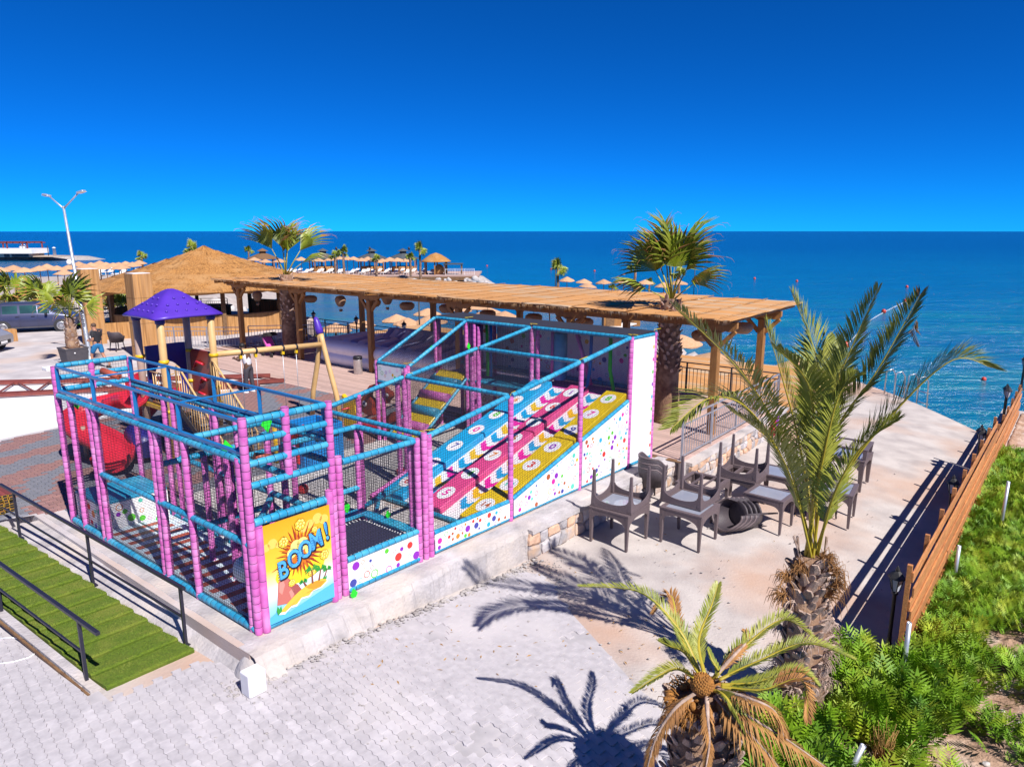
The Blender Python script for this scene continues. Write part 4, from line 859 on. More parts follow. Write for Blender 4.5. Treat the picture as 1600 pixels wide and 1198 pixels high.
# ---- long red brown roof truss lying behind the play frame
A0, A1, B0, B1 = Vector((-22, 24.55, .1)), Vector((-9.1, 26.2, .1)), Vector((-20.5, 22.2, .1)), Vector((-8.27, 25.3, .1))
T = thing('steel_truss', 'long red brown lattice truss lying on the ground beyond the play frame', 'steel truss', tuple(A1))
for p, q in ((A0, A1), (B0, B1)):
    MB().bar(p, q, .1, .12).build('chord', K['primer'], T); MB().bar(p + Vector((.05, -.32, 0)), q + Vector((0, -.12, 0)), .08, .1).build('chord', K['primer'], T)
for i in range(22):
    f = i / 22; g = (i + 1) / 22; p, q = (A0.lerp(A1, f), B0.lerp(B1, g)) if i % 2 else (B0.lerp(B1, f), A0.lerp(A1, g)); MB().bar(p, q, .05, .05).build('lattice_bar', K['primer'], T)
b = MB(); b.bar(Vector((-13.6, 23.35, .07)), Vector((-8.9, 24.5, .07)), .12, .12); tag(b.build('steel_beam', K['primer'], at=(-11, 24, 0)), 'single red brown beam lying beside the truss near the swing', 'steel beam')

# ================================================================ PLAY TOWER WITH SWING AND SPIRAL SLIDE
ta, tb = Vector((-9.15, 17.23, 0)), Vector((-8.19, 16.45, 0)); td, tc_ = tb + DW * 1.24, ta + DW * 1.24; tm_ = (ta + td) / 2
TW = thing('play_tower', 'beige post play tower with purple roof, red slides and a swing beam', 'play tower', tuple(tm_))
for p, m_ in ((ta, 'tower_post'), (tb, 'tower_beige'), (tc_, 'tower_post'), (td, 'tower_beige')):
    po = MB().lathe(p, [(.085, 0), (.085, 3.4), (.06, 3.42)], 14).build('post', K[m_], TW)
    for z in (1.15, 1.55, 2.35): MB().lathe(p, [(.10, z), (.115, z + .02), (.115, z + .06), (.10, z + .08)], 14).build('clamp', K['clamp'], po)
    MB().lathe(p, [(.16, .005), (.16, .02), (.1, .05)], 12).build('foot', K['clamp'], po)
    MB().lathe(p, [(.10, 3.28), (.11, 3.30), (.11, 3.42)], 12).build('cap', K['panel_navy'], po)
b = MB(); s = .80; rs = []
for k, (f, z) in enumerate(((1.02, 3.40), (1.04, 3.43), (1.0, 3.47), (.8, 3.60), (.55, 3.76), (.34, 3.91), (.2, 3.99), (.08, 4.03), (.01, 4.035))):
    r_ = []
    for i in range(24):
        a = 2 * pi * i / 24; q = max(abs(math.cos(a)), abs(math.sin(a))); sq_ = (1 / q) * (1 - .35 * (1 - f) * (1 / q - 1) * 1.0)
        r_.append(tm_ + DL * (math.cos(a) * sq_ * s * f) + DW * (math.sin(a) * sq_ * s * f) + Zv * (z - .035 * (1 / q - 1) * (f > .9)))
    rs.append(r_)
b.rings(rs, cap=True); roof = b.build('roof', K['purple'], TW)
b = MB()
for sd_ in (-DW, DL, -DL, DW):
    ot = DL if abs(sd_.dot(DW)) > .5 else DW
    for row, (f, z, n_) in enumerate(((.86, 3.565, 5), (.66, 3.70, 4), (.46, 3.835, 2))):
        for i in range(n_): b.ell(tm_ + sd_ * (s * f) + ot * ((i - (n_ - 1) / 2) * .24) + Zv * z, (.035, .035, .03), 8, 5)
b.build('roof_studs', K['purple'], roof)
pz = 1.25
b = MB(); b.prism([ta + Zv * pz, tb + Zv * pz, td + Zv * pz, tc_ + Zv * pz], (0, 0, .06)); b.build('platform', K['planter'], TW); MB().bar(ta + Zv * (pz - .03), tb + Zv * (pz - .03), .08, .1).build('platform_edge', K['clamp'], TW)
def arch_panel(p, q, z0, z1, mat, hole, name):
    X = (q - p).normalized(); W_ = (q - p).length; N_ = X.cross(Zv); b = MB(); n = 12
    out_ = [(.08, z0), (W_ - .08, z0), (W_ - .08, z1 - .2)] + [(W_ - .28 + .2 * math.cos(a), z1 - .2 + .2 * math.sin(a)) for a in (.5, 1.1)] + [(W_ - .28, z1), (.28, z1)] + [(.28 + .2 * math.cos(a), z1 - .2 + .2 * math.sin(a)) for a in (2.0, 2.7)] + [(.08, z1 - .2)]
    if not hole: b.prism([p + X * x + Zv * z - N_ * .03 for x, z in out_], N_ * .06)
    else:
        hw = W_ * .28; hz = z0 + (z1 - z0) * .42
        inn = [(W_ / 2 + hw, z0)] + [(W_ / 2 + hw * math.cos(a), hz + hw * math.sin(a)) for a in [pi * k / n for k in range(n + 1)]] + [(W_ / 2 - hw, z0)]
        ou = [(W_ - .08, z0)] + [(W_ / 2 + (W_ / 2 - .08) * max(-1, min(1, 1.5 * math.cos(a))), hz + (z1 - hz) * min(1, 1.4 * math.sin(a))) for a in [pi * k / n for k in range(n + 1)]] + [(.08, z0)]
        P3 = lambda t, k: p + X * t[0] + Zv * t[1] + N_ * (.03 * k)
        m_ = len(inn); vs = [P3(t, -1) for t in ou] + [P3(t, -1) for t in inn] + [P3(t, 1) for t in ou] + [P3(t, 1) for t in inn]; fs = []
        for i in range(m_ - 1): fs += [(i, i + 1, m_ + i + 1, m_ + i), (2 * m_ + i + 1, 2 * m_ + i, 3 * m_ + i, 3 * m_ + i + 1), (i + 1, i, 2 * m_ + i, 2 * m_ + i + 1), (m_ + i, m_ + i + 1, 3 * m_ + i + 1, 3 * m_ + i)]
        b.add(vs, fs, False)
    return b.build(name, K[mat], TW)
arch_panel(ta + DW * .05, tc_ - DW * .03, pz + .05, 2.62, 'panel_navy', True, 'arch_panel')
arch_panel(tc_, td, pz - .4, 2.45, 'climb_red', False, 'climbing_panel')
for i in range(3): MB().tube([tc_ + DL * (.3 + .25 * (i % 2)) - DW * .06 + Zv * (1.2 + i * .4), tc_ + DL * (.5 + .2 * (i % 2)) - DW * .09 + Zv * (1.35 + i * .4), tc_ + DL * (.75 + .1 * (i % 2)) - DW * .06 + Zv * (1.3 + i * .4)], .03, 6).build('climbing_hold', K['slide_red'], TW)
# front railing with slats, tower side A-B
def slats(p, q, z0, z1, n_, mat='tower_beige', r=.014):
    MB().tube([p + Zv * z1, q + Zv * z1], .02, 7).build('guard_rail', K[mat], TW); MB().tube([p + Zv * z0, q + Zv * z0], .02, 7).build('guard_rail', K[mat], TW)
    for i in range(1, n_): c = p.lerp(q, i / n_); MB().tube([c + Zv * z0, c + Zv * z1], r, 6).build('guard_bar', K[mat], TW)
slats(ta + DL * .45, tb, pz + .08, pz + .82, 6); slats(tb, tb + DW * .2, pz + .08, pz + .82, 2)
# stairs down from B-D towards the play frame
sA, sB = tb + DW * .25, td - DW * .1; run = 1.75
for i in range(6):
    f = (i + .5) / 6; b = MB(); c = (sA + sB) / 2 + DL * (run * f); b.box(c + Zv * (pz * (1 - (i + 1) / 7)), (.28, .86, .04), DL, DW, Zv); b.build('tread', K['planter'], TW)
for p in (sA, sB):
    MB().bar(p + Zv * (pz - .05), p + DL * run + Zv * .08, .04, .14).build('stringer', K['iron'], TW)
    MB().tube([p + Zv * 1.2, p + Zv * (pz + .95), p + DL * .08 + Zv * (pz + 1.02), p + DL * .2 + Zv * (pz + .98), p + DL * run * .95 + Zv * .95, p + DL * (run + .12) + Zv * .78, p + DL * (run + .12) + Zv * .0], .024, 8).build('hand_rail', K['tower_beige'], TW)
    for i in range(1, 15): f = i / 15; MB().tube([p + DL * run * f + Zv * (pz * (1 - f) + .04), p + DL * run * f + Zv * (pz + .98 + (.95 - pz - .98) * f)], .012, 6).build('guard_bar', K['tower_beige'], TW)
    MB().lathe(p + DL * (run + .12), [(.07, .005), (.07, .02), (.03, .03)], 8).build('foot', K['clamp'], TW)
# slides: U section swept along a path
def chute(path, w_, h, mat, name):
    b = MB(); rs = []; path = [Vector(p) for p in path]
    for k in range(len(path) * 4 - 3):
        i = min(k // 4, len(path) - 2); f = k / 4 - i
        p0 = path[max(i - 1, 0)]; p1 = path[i]; p2 = path[i + 1]; p3 = path[min(i + 2, len(path) - 1)]
        p = .5 * ((2 * p1) + (p2 - p0) * f + (2 * p0 - 5 * p1 + 4 * p2 - p3) * f * f + (3 * p1 - p0 - 3 * p2 + p3) * f ** 3)
        t = (p2 - p1).lerp(p3 - p2, f * .5); t.z = 0; t.normalize(); s_ = Vector((t.y, -t.x, 0))
        sec = [(-w_, h), (-w_ * .95, h * .45), (-w_ * .7, .06), (-w_ * .3, 0), (w_ * .3, 0), (w_ * .7, .06), (w_ * .95, h * .45), (w_, h), (w_ + .05, h - .02), (w_ + .03, h * .4), (w_ * .78, .0), (w_ * .3, -.07), (-w_ * .3, -.07), (-w_ * .78, 0), (-w_ - .03, h * .4), (-w_ - .05, h - .02)]
        rs.append([p + s_ * x + Zv * z for x, z in sec])
    return b.rings(rs).build(name, K[mat], TW)
chute([(-9.15, 16.8, 1.27), (-9.6, 17.0, 1.2), (-10.15, 17.0, 1.04), (-10.45, 16.6, .86), (-10.2, 16.2, .66), (-9.7, 16.05, .46), (-9.25, 15.8, .30), (-9.02, 15.45, .20), (-8.95, 15.1, .19)], .36, .32, 'slide_red', 'spiral_slide')
chute([tuple((ta + tc_) / 2 + Zv * 1.25), tuple((ta + tc_) / 2 - DL * .6 + Zv * 1.1), tuple((ta + tc_) / 2 - DL * 1.3 + Zv * .6), tuple((ta + tc_) / 2 - DL * 1.9 + Zv * .25), tuple((ta + tc_) / 2 - DL * 2.3 + Zv * .2)], .26, .2, 'slide_red', 'slide')
MB().bar(ta + DL * .1 - DW * .25 + Zv * 1.55, ta + DL * .1 - DW * .3 + Zv * 1.95, .6, .05).build('slide_hood', K['slide_red'], TW)
MB().lathe(Vector((-10.3, 16.45, 0)), [(.05, 0), (.05, .82)], 10).build('slide_leg', K['tower_post'], TW)
b = MB(); b.tube([(-9.0, 16.35, .75), (-8.7, 16.1, .55), (-8.5, 15.9, .42)], .26, 14); b.build('crawl_tube', K['panel_navy'], TW)
# swing
lg1, lg2 = Vector((-5.96, 20.54, 0)), Vector((-4.95, 19.81, 0)); ap = (lg1 + lg2) / 2 + Zv * 2.22; bm0 = td + Zv * 2.4
MB().tube([bm0, ap], .075, 12).build('swing_beam', K['tower_beige'], TW)
MB().tube([lg1, lg1.lerp(ap, .35) + (lg1 - lg2) * .09, lg1.lerp(ap, .7) + (lg1 - lg2) * .07, ap + (lg1 - lg2) * .06 + Zv * .1, ap + (lg1 - lg2) * .06 + Zv * .32], .075, 12).build('swing_leg', K['tower_beige'], TW)
MB().tube([lg2, lg2.lerp(ap, .35) - (lg1 - lg2) * .09, lg2.lerp(ap, .7) - (lg1 - lg2) * .06, ap - (lg1 - lg2) * .02 + Zv * .1, ap + (lg1 - lg2) * .02 + Zv * .3], .075, 12).build('swing_leg', K['tower_beige'], TW)
MB().lathe(ap + (lg1 - lg2) * .05 + Zv * .3, [(.075, 0), (.11, .03), (.115, .15), (.09, .35), (.05, .48), (.01, .5)], 12, Z=Vector((-.25, .1, 1))).build('leg_cap', K['purple'], TW)
MB().lathe(ap + (lg1 - lg2) * .12 + Zv * .22, [(.085, 0), (.09, .05), (.02, .1)], 10).build('leg_cap', K['clamp'], TW)
for f0 in (.16, .54):
    for k in (0, .13):
        c = bm0.lerp(ap, f0 + k + .06); MB().lathe(c - (ap - bm0).normalized() * .03, [(.08, 0), (.088, .01), (.088, .05), (.08, .06)], 10, Z=ap - bm0).build('swing_clamp', K['tie'], TW); MB().box(c - Zv * .12, (.07, .07, .1), DL, DW, Zv).build('swing_hanger', K['clamp'], TW)
        MB().tube([c - Zv * .15, c + (DL * .0) - Zv * (c.z - .55)], .009, 5).build('swing_rope', K['galv'], TW)
    c = bm0.lerp(ap, f0 + .125); MB().box((c.x, c.y, .53), (.42, .18, .04), (ap - bm0).normalized(), (ap - bm0).normalized().cross(Zv), Zv).build('swing_seat', K['tie'], TW, bev=.01)
# ---- fish arch rider
o = Vector((-3.75, 19.15, 0)); t = thing('fish_rider', 'red brown see saw rider shaped as a fish arch with round eyes', 'rider', tuple(o))
prof = [(-.62, .42), (-.66, .58), (-.58, .78), (-.42, 1.0), (-.2, 1.22), (.1, 1.32), (.38, 1.26), (.52, 1.17), (.62, 1.16), (.68, 1.05), (.62, .96), (.52, .92), (.48, .78), (.40, .82), (.40, .95), (.34, 1.1), (.12, 1.2), (-.08, 1.14), (-.22, 1.0), (-.24, .88), (-.14, .86), (-.06, .74), (-.10, .58), (-.02, .40), (-.3, .34)]
b = MB(); b.prism([o + DL * x + DW * -.10 + Zv * z for x, z in prof], DW * .2); b.build('arch', K['fish'], t, bev=.03)
for s_ in (-1, 1):
    e = MB().lathe(o + DL * -.40 + DW * (.1 * s_) + Zv * .68, [(.085, 0), (.085, .015), (.02, .02)], 14, Z=DW * s_).build('eye', K['white'], t); MB().lathe(o + DL * -.40 + DW * (.117 * s_) + Zv * .68, [(.03, 0), (.03, .01), (.005, .012)], 10, Z=DW * s_).build('pupil', K['black'], e)
    e = MB().lathe(o + DL * .56 + DW * (.1 * s_) + Zv * 1.06, [(.05, 0), (.05, .015), (.01, .02)], 12, Z=DW * s_).build('eye', K['white'], t); MB().lathe(o + DL * .56 + DW * (.117 * s_) + Zv * 1.06, [(.02, 0), (.02, .01), (.004, .012)], 8, Z=DW * s_).build('pupil', K['black'], e)
b = MB(); b.prism([o + DL * x + Zv * z - DW * .16 for x, z in ((-.1, .34), (.45, .40), (.72, .62), (.66, .30), (.4, .24), (-.1, .22))], DW * .32); b.build('seat', K['fish'], t, bev=.03)
b = MB(); b.prism([o + DL * x + Zv * z - DW * .22 for x, z in ((-.6, .12), (.6, .12), (.75, .2), (.6, .02), (-.6, .02))], DW * .44); b.build('rocker_base', K['slide_red'], t, bev=.02)
MB().lathe(o + Zv * .05, [(.12, 0), (.09, .06), (.12, .12), (.09, .18), (.12, .22)], 12).build('spring', K['tie'], t)
# ---- yellow dog shaped rider
o = Vector((-4.25, 18.2, 0)); t = thing('dog_rider', 'yellow animal shaped spring rider behind the nets beside the fish arch', 'rider', tuple(o))
b = MB(); b.prism([o + DL * x + Zv * z - DW * .06 for x, z in ((-.28, .3), (-.3, .7), (-.26, .95), (-.34, 1.1), (-.28, 1.2), (-.16, 1.12), (.12, 1.12), (.26, 1.2), (.32, 1.1), (.24, .95), (.3, .7), (.28, .3))], DW * .12); b.build('body', K['toy_yellow'], t, bev=.03)
MB().lathe(o + Zv * .02, [(.14, 0), (.1, .08), (.14, .16), (.1, .24), (.14, .3)], 12).build('spring', K['tie'], t); MB().tube([o - DW * .3 + Zv * .85, o + DW * .3 + Zv * .85], .025, 8).build('handle', K['toy_red'], t)
# ---- blue toddler cube with round openings
o = Vector((-4.75, 16.2, 0)); t = thing('toddler_cube', 'blue plastic toddler cube with red panel and yellow trim behind the nets', 'play cube', tuple(o))
b = MB()
X, Y = PA, PB
for c, dx, dy in ((o - Y * .5, 1.0, .06), (o + Y * .5, 1.0, .06), (o - X * .5, .06, .94), (o + X * .5, .06, .94)): b.box(c + Zv * .5, (dx, dy, 1.0), X, Y, Zv)
b.build('wall', K['toy_blue'], t, bev=.015)
for c, s_ in ((o - Y * .535 - X * .15, .11), (o - Y * .535 + X * .28, .09)): MB().box(c + Zv * .78, (s_ * 2, .02, s_ * 2), X, Y, Zv).build('opening', K['tie'], t, bev=.008)
MB().box(o - X * .56 + Zv * .55, (.06, .62, .8), X, Y, Zv).build('red_panel', K['toy_red'], t, bev=.02); MB().box(o - X * .57 + Zv * 1.0 - Y * .1, (.08, .9, .08), X, Y, Zv).build('trim', K['toy_yellow'], t, bev=.02); MB().tube([o - X * .6 + Y * .55, o - X * .6 + Y * .55 + Zv * 1.15], .05, 8).build('corner_post', K['toy_yellow'], t)
MB().box(o + Zv * 1.02 - X * .6 - Y * .55, (.3, .3, .2), X, Y, Zv).build('roof_piece', K['toy_red'], t, bev=.05)
b = MB(); b.ell(U(3.6, 4.2, .11), (.11, .11, .11), 14, 9); tag(b.build('ball', K['toy_red'], at=tuple(U(3.6, 4.2))), 'small red ball lying on the light paving inside the nets', 'ball')
b = MB()
for k, (x, y, s_) in enumerate(((0, 0, .5), (.35, .1, .35), (-.3, .12, .3))): b.mat(k % 3).ell(U(6.0 + x, 3.4 + y, .09), (s_ * .5, s_ * .6, .10), 12, 6, X=PA, Y=PB)
tag(b.build('soft_toy', [K['green_tag'], K['toy_yellow'], K['toy_red']], at=tuple(U(6, 3.4))), 'bright green soft toy lying on the floor behind the slide', 'soft toy')
# ================================================================ PERGOLA, LANTERNS, RAILINGS, GAZEBO
mk('reed_x', (.62, .31, .11), (.40, .18, .05), sc=22, r=.9, b=.8, bs=50, var=.10, st=(.05, 1, 1), c3=(.46, .34, .22), sc3=2.2)
def RW(x, y, w_):                                   # point of the sight line on the vertical plane w = const
    d = ray(x, y); o = Vector((0, 0, H)); t = (w_ - (o - DO).dot(DW)) / d.dot(DW); return o + d * t
PG = thing('pergola', 'long timber pergola with a flat roof of reed mats beside the terrace railing', 'pergola', tuple(D(-11.5, 1.7)))
PR = 3.22
fl = [0, -4.6, -9.2, -13.8, -18.4, -22.9]
for w_ in (0, 3.4):
    for l in fl:
        p = D(l, w_); MB().box(p + Zv * 1.42, (.2, .2, 2.84), DL, DW, Zv).build('post', K['wood'], PG, bev=.012)
        for s_ in (-1, 1): MB().bar(p + DL * (s_ * .1) + Zv * 2.45, p + DL * (s_ * .5) + Zv * 2.86, .09, .11).build('brace', K['wood'], PG)
        b = MB(); b.prism([p + DL * x + Zv * z - DW * .07 for x, z in ((-.55, 2.98), (-.5, 2.88), (-.36, 2.84), (-.25, 2.86), (-.12, 2.80), (.12, 2.80), (.25, 2.86), (.36, 2.84), (.5, 2.88), (.55, 2.98))], DW * .14); b.build('corbel', K['wood'], PG)
    MB().bar(D(-23.8, w_, 3.02), D(.55, w_, 3.02), .13, .16).build('beam', K['wood'], PG)
k = 0; l = -23.6
while l < .5: MB().bar(D(l, -.75, 3.145), D(l, 4.95, 3.145), .07, .12).build('rafter', K['wood'], PG); l += .8
for w_ in (-.7, .7, 2.1, 3.5, 4.9): MB().bar(D(-23.7, w_, 3.19), D(.6, w_, 3.19), .04, .04).build('batten', K['wood'], PG)
l = -23.75
while l < .5:
    wd = min(1.74, .66 - l); b = MB(); nx, ny = 6, 12; vs = []
    for k in (0, 1):
        for j in range(ny + 1):
            for i in range(nx + 1):
                x = wd * i / nx; y = -.85 + 5.85 * j / ny + (.03 * R.uniform(-1, 1) if j in (0, ny) else 0)
                vs.append((x + (.012 * R.uniform(-1, 1) if i in (0, nx) else 0), y, .02 * noise.noise((l + x * 2, y * 1.5, 0)) - (.03 if k == 0 else 0)))
    m_ = (nx + 1) * (ny + 1); q = lambda k, j, i: k * m_ + j * (nx + 1) + i
    fs = [(q(1, j, i), q(1, j, i + 1), q(1, j + 1, i + 1), q(1, j + 1, i)) for j in range(ny) for i in range(nx)] + [(q(0, j, i), q(0, j + 1, i), q(0, j + 1, i + 1), q(0, j, i + 1)) for j in range(ny) for i in range(nx)]
    for i in range(nx): fs += [(q(0, 0, i), q(0, 0, i + 1), q(1, 0, i + 1), q(1, 0, i)), (q(0, ny, i + 1), q(0, ny, i), q(1, ny, i), q(1, ny, i + 1))]
    for j in range(ny): fs += [(q(0, j + 1, 0), q(0, j, 0), q(1, j, 0), q(1, j + 1, 0)), (q(0, j, nx), q(0, j + 1, nx), q(1, j + 1, nx), q(1, j, nx))]
    b.add(vs, fs, False); o = b.build('reed_mat', K['reed_x'], PG, local=True)
    p = D(l, 0, PR + .05 + R.uniform(-.02, .02)) - PG.location; o.location = p; o.rotation_euler = (0, 0, AZL)
    MB().tube([D(l + .06, -.84, PR + .085), D(l + .06, 4.95, PR + .085)], .012, 5).build('bamboo_pole', K['reed_v'], PG); MB().tube([D(l + .9, -.84, PR + .08), D(l + .9, 4.95, PR + .08)], .009, 5).build('bamboo_pole', K['reed_v'], PG)
    l += 1.79
b = MB()                                             # loose reed ends hanging along the front edge
for i in range(900):
    l = R.uniform(-23.7, .6); w_ = -.86 + R.uniform(-.02, .03); p = D(l, w_, PR + .03); h = R.uniform(.03, .13); b.add([p, p + DL * .02, p + DL * .012 + Vector((R.uniform(-.02, .02), R.uniform(-.05, 0), -h))], [(0, 1, 2)])
b.build('reed_fringe', K['reed_x'], PG, kind='stuff')
# lanterns
LB = thing('lantern', 'x', 'lantern', (0, 0, 0)); MB().lathe((0, 0, 0), [(.06, .22), (.17, .19), (.235, .08), (.235, -.02), (.16, -.19), (.10, -.25)], 14).build('shade', K['lantern'], LB, local=True)
MB().lathe((0, 0, 0), [(.07, -.36), (.075, -.36), (.065, -.46), (.01, -.47)], 10).build('basket', K['lantern'], LB, local=True)
b = MB()
for k in range(4): a = pi / 4 + k * pi / 2; b.bar((.09 * math.cos(a), .09 * math.sin(a), -.24), (.07 * math.cos(a), .07 * math.sin(a), -.37), .006, .006)
b.build('strings', K['lantern'], LB, local=True); MB().tube([(0, 0, .2), (0, 0, .55)], .006, 4).build('cord', K['net'], LB, local=True)
LW = thing('lantern', 'x', 'lantern', (0, 0, 0)); MB().lathe((0, 0, 0), [(.05, .15), (.2, .145), (.29, .08), (.30, 0), (.27, -.08), (.18, -.16), (.05, -.165)], 16).build('shade', K['lantern'], LW, local=True)
MB().tube([(0, 0, .14), (0, 0, .55)], .006, 4).build('cord', K['net'], LW, local=True)
first = {'B': LB, 'W': LW}
nm = {'B': 'balloon shaped wicker lantern', 'W': 'wide drum shaped wicker lantern'}
wh = ['at the far left end of the pergola', 'in front of the left palm trunk', 'at the back post right of the left palm', 'alone above the bay left of the swing top', 'beside the post behind the purple swing cap', 'hanging high with its small basket right of that post', 'hung against the open water over the beach', 'in front of the post above the small stair roof', 'above the left part of the black play roof', 'above the middle of the black play roof', 'above the right part of the black play roof', 'just right of the big palm trunk', 'at the right end of the pergola']
for (x, y, ty), tx in zip(((402, 462, 'B'), (448, 464, 'W'), (485, 467, 'W'), (532, 470, 'B'), (584, 473, 'W'), (605, 466, 'B'), (636, 478, 'W'), (698, 482, 'W'), (762, 491, 'W'), (834, 497, 'W'), (913, 504, 'W'), (1096, 524, 'W'), (1160, 512, 'W')), wh):
    p = RW(x, y, 1.5 if x < 1000 else 2.2); lab = nm[ty] + ' ' + tx
    if first[ty] is not None: o = first[ty]; first[ty] = None; o.location = p; o['label'] = lab; o['group'] = 'lanterns under the pergola'
    else: o = dup(LB if ty == 'B' else LW, p, R.uniform(0, 6), lab)
# ---- railings
bar_mesh = {}
def railing(p, q, mat, label, h=1.05, gap=.135, pst=1.6, z=.03, group='railings round the terrace'):
    p = Vector(p); q = Vector(q); L = (q - p).length; X = (q - p) / L
    t = thing('railing', label, 'railing', tuple(p), group=group)
    n = max(1, round(L / pst))
    for i in range(n + 1): MB().bar(p.lerp(q, i / n) + Zv * z, p.lerp(q, i / n) + Zv * h, .045, .045, X).build('post', K[mat], t)
    MB().bar(p + Zv * (h + .02), q + Zv * (h + .02), .05, .03).build('top_rail', K[mat], t)
    MB().bar(p + Zv * (h - .16), q + Zv * (h - .16), .03, .03).build('rail', K[mat], t); MB().bar(p + Zv * (z + .09), q + Zv * (z + .09), .03, .03).build('rail', K[mat], t)
    key = (mat, h)
    if key not in bar_mesh:
        o = MB().bar((0, 0, z + .1), (0, 0, h - .17), .016, .016).build('bar', K[mat], local=True); bar_mesh[key] = o.data; bpy.data.objects.remove(o)
    m_ = int(L / gap)
    for i in range(1, m_):
        if abs((i * L / m_) % (L / n)) < .03: continue
        obj('bar', bar_mesh[key], t, X * (i * L / m_))
    return t
railing(D(-16.6, 4.3), D(.35, 4.3), 'iron', 'long dark iron railing along the back of the terrace above the beach')
railing(D(.36, 4.2), D(.36, -2.55), 'rail_silver', 'grey railing on top of the stone wall above the stacked tables')
railing(D(-24.2, 4.3), D(-17.0, 4.3), 'iron', 'dark railing behind the left palm in front of the gazebo', h=1.0)
railing(Vector((-17.6, 33.4, 0)), D(-23.4, .2), 'rail_silver', 'silver railing left of the pergola behind the play tower', h=.95, z=.02)
railing(D(-23.2, .5), D(-20.0, 3.9), 'rail_silver', 'silver railing between the first pergola posts and the left palm', h=1.0)
railing(Vector((-29, 46.4, 0)), Vector((-19, 47.5, 0)), 'iron', 'dark railing beyond the path behind the reed columns', h=1.0)
railing(Vector((-46, 45.2, 0)), Vector((-29.6, 46.3, 0)), 'iron', 'dark railing beyond the path behind the parked blue car', h=1.0)
# lamps standing just outside the back railing
def post_lamp(h=1.35):
    t = thing('post_lamp', 'x', 'lamp'); b = MB(); b.lathe((0, 0, 0), [(.10, 0), (.10, .03), (.05, .08), (.035, .14), (.028, .3), (.028, h - .36), (.05, h - .34), (.03, h - .30)], 10).build('pole', K['black'], t, local=True)
    b = MB(); b.lathe((0, 0, 0), [(.05, h - .29), (.095, h - .08), (.01, h - .075)], 6, sm=False).build('glass', K['lamp_glass'], t, local=True)
    b = MB(); b.lathe((0, 0, 0), [(.13, h - .085), (.12, h - .06), (.07, h + .0), (.03, h + .03), (.035, h + .05), (.012, h + .10), (.002, h + .11)], 6, sm=False)
    b.build('hood', K['black'], t, local=True)
    b = MB()
    for k in range(6): a = 2 * pi * k / 6; b.bar((.055 * math.cos(a), .055 * math.sin(a), h - .29), (.10 * math.cos(a), .10 * math.sin(a), h - .075), .012, .012)
    b.build('lantern_frame', K['black'], t, local=True); return t
PL = post_lamp(1.3)
for i, (x, tx) in enumerate(((492, 'beside the left palm'), (558, 'between the back pergola posts'), (632, 'behind the inflatable near the stair roof'), (712, 'behind the white inflatable at its right end'))):
    p = RW(x, 530, 4.42); p.z = 0; lab = 'small black lantern post ' + tx
    if i == 0: PL.location = p; PL['label'] = lab; PL['group'] = 'lantern posts along the back railing'
    else: dup(PL, p, 0, lab)
# ---- reed roof of the beach bar below the railing
t = thing('beach_bar_roof', 'flat reed roof of the beach bar just below the back railing', 'roof', tuple(D(-13, 9, -3)))
l = -24.5
while l < -1.2:
    b = MB(); b.box((.95, 0, 0), (1.9, 7.9, .05)); o = b.build('reed_mat', K['reed_x'], t, local=True); p = D(l, 8.9, -.30 + R.uniform(-.01, .01)) - t.location; o.location = p; o.rotation_euler = (0, 0, AZL); l += 1.92
for l in (-24, -16.4, -8.9, -1.6):
    for w_ in (5.3, 12.4): MB().bar(D(l, w_, -3.4), D(l, w_, -.33), .16, .16, DL).build('post', K['wood'], t)
for w_ in (5.3, 12.4): MB().bar(D(-24.4, w_, -.41), D(-1.2, w_, -.41), .14, .14).build('beam', K['wood'], t)
# ---- round thatched gazebo
gc = Vector((-17.9, 42, 0)); t = thing('gazebo', 'large round gazebo with a straw thatched roof and reed parapet', 'gazebo', tuple(gc))
RR = 6.3; zA, zE = 4.45, 2.40
b = MB(); rs = []; NN = 64
TI = 9
for k in range(TI):
    f0, f1 = k / TI, (k + 1) / TI
    for f, dz in ((f0, .10), (f1 + .03, 0.02), (f1 + .028, -.03)):
        if f > 1: f = 1 + (f - 1) * .8
        rr = RR * (1 - f) if False else RR * f
        z = zA + (zE - zA) * (f ** .93) + dz
        rs.append([gc + Vector((math.cos(2 * pi * i / NN) * max(rr, .05), math.sin(2 * pi * i / NN) * max(rr, .05), z)) * 1 + Vector((R.gauss(0, .012), R.gauss(0, .012), R.gauss(0, .018))) for i in range(NN)])
rs.append([gc + Vector((math.cos(2 * pi * i / NN) * RR * 1.0, math.sin(2 * pi * i / NN) * RR * 1.0, zE - .16 + R.gauss(0, .05))) for i in range(NN)])
rs.append([gc + Vector((math.cos(2 * pi * i / NN) * RR * .9, math.sin(2 * pi * i / NN) * RR * .9, zE - .02)) for i in range(NN)]); rs.append([gc + Vector((math.cos(2 * pi * i / NN) * .1, math.sin(2 * pi * i / NN) * .1, zA - .25)) for i in range(NN)])
roof = b.rings(rs, cap=True, sm=False).build('thatch_roof', K['thatch'], t)
b = MB()
for i in range(9000):
    a = R.uniform(0, 2 * pi); f = R.random() ** .5; rr = RR * f; p = gc + Vector((math.cos(a) * rr, math.sin(a) * rr, zA + (zE - zA) * (f ** .93) + .07)); d = Vector((math.cos(a + R.gauss(0, .25)), math.sin(a + R.gauss(0, .25)), (zE - zA) / RR + R.uniform(-.1, .16))) * R.uniform(.15, .4); s_ = Vector((-math.sin(a), math.cos(a), 0)) * R.uniform(.008, .018)
    b.add([p - s_, p + s_, p + d], [(0, 1, 2)])
b.build('straw', K['thatch'], roof, kind='stuff')
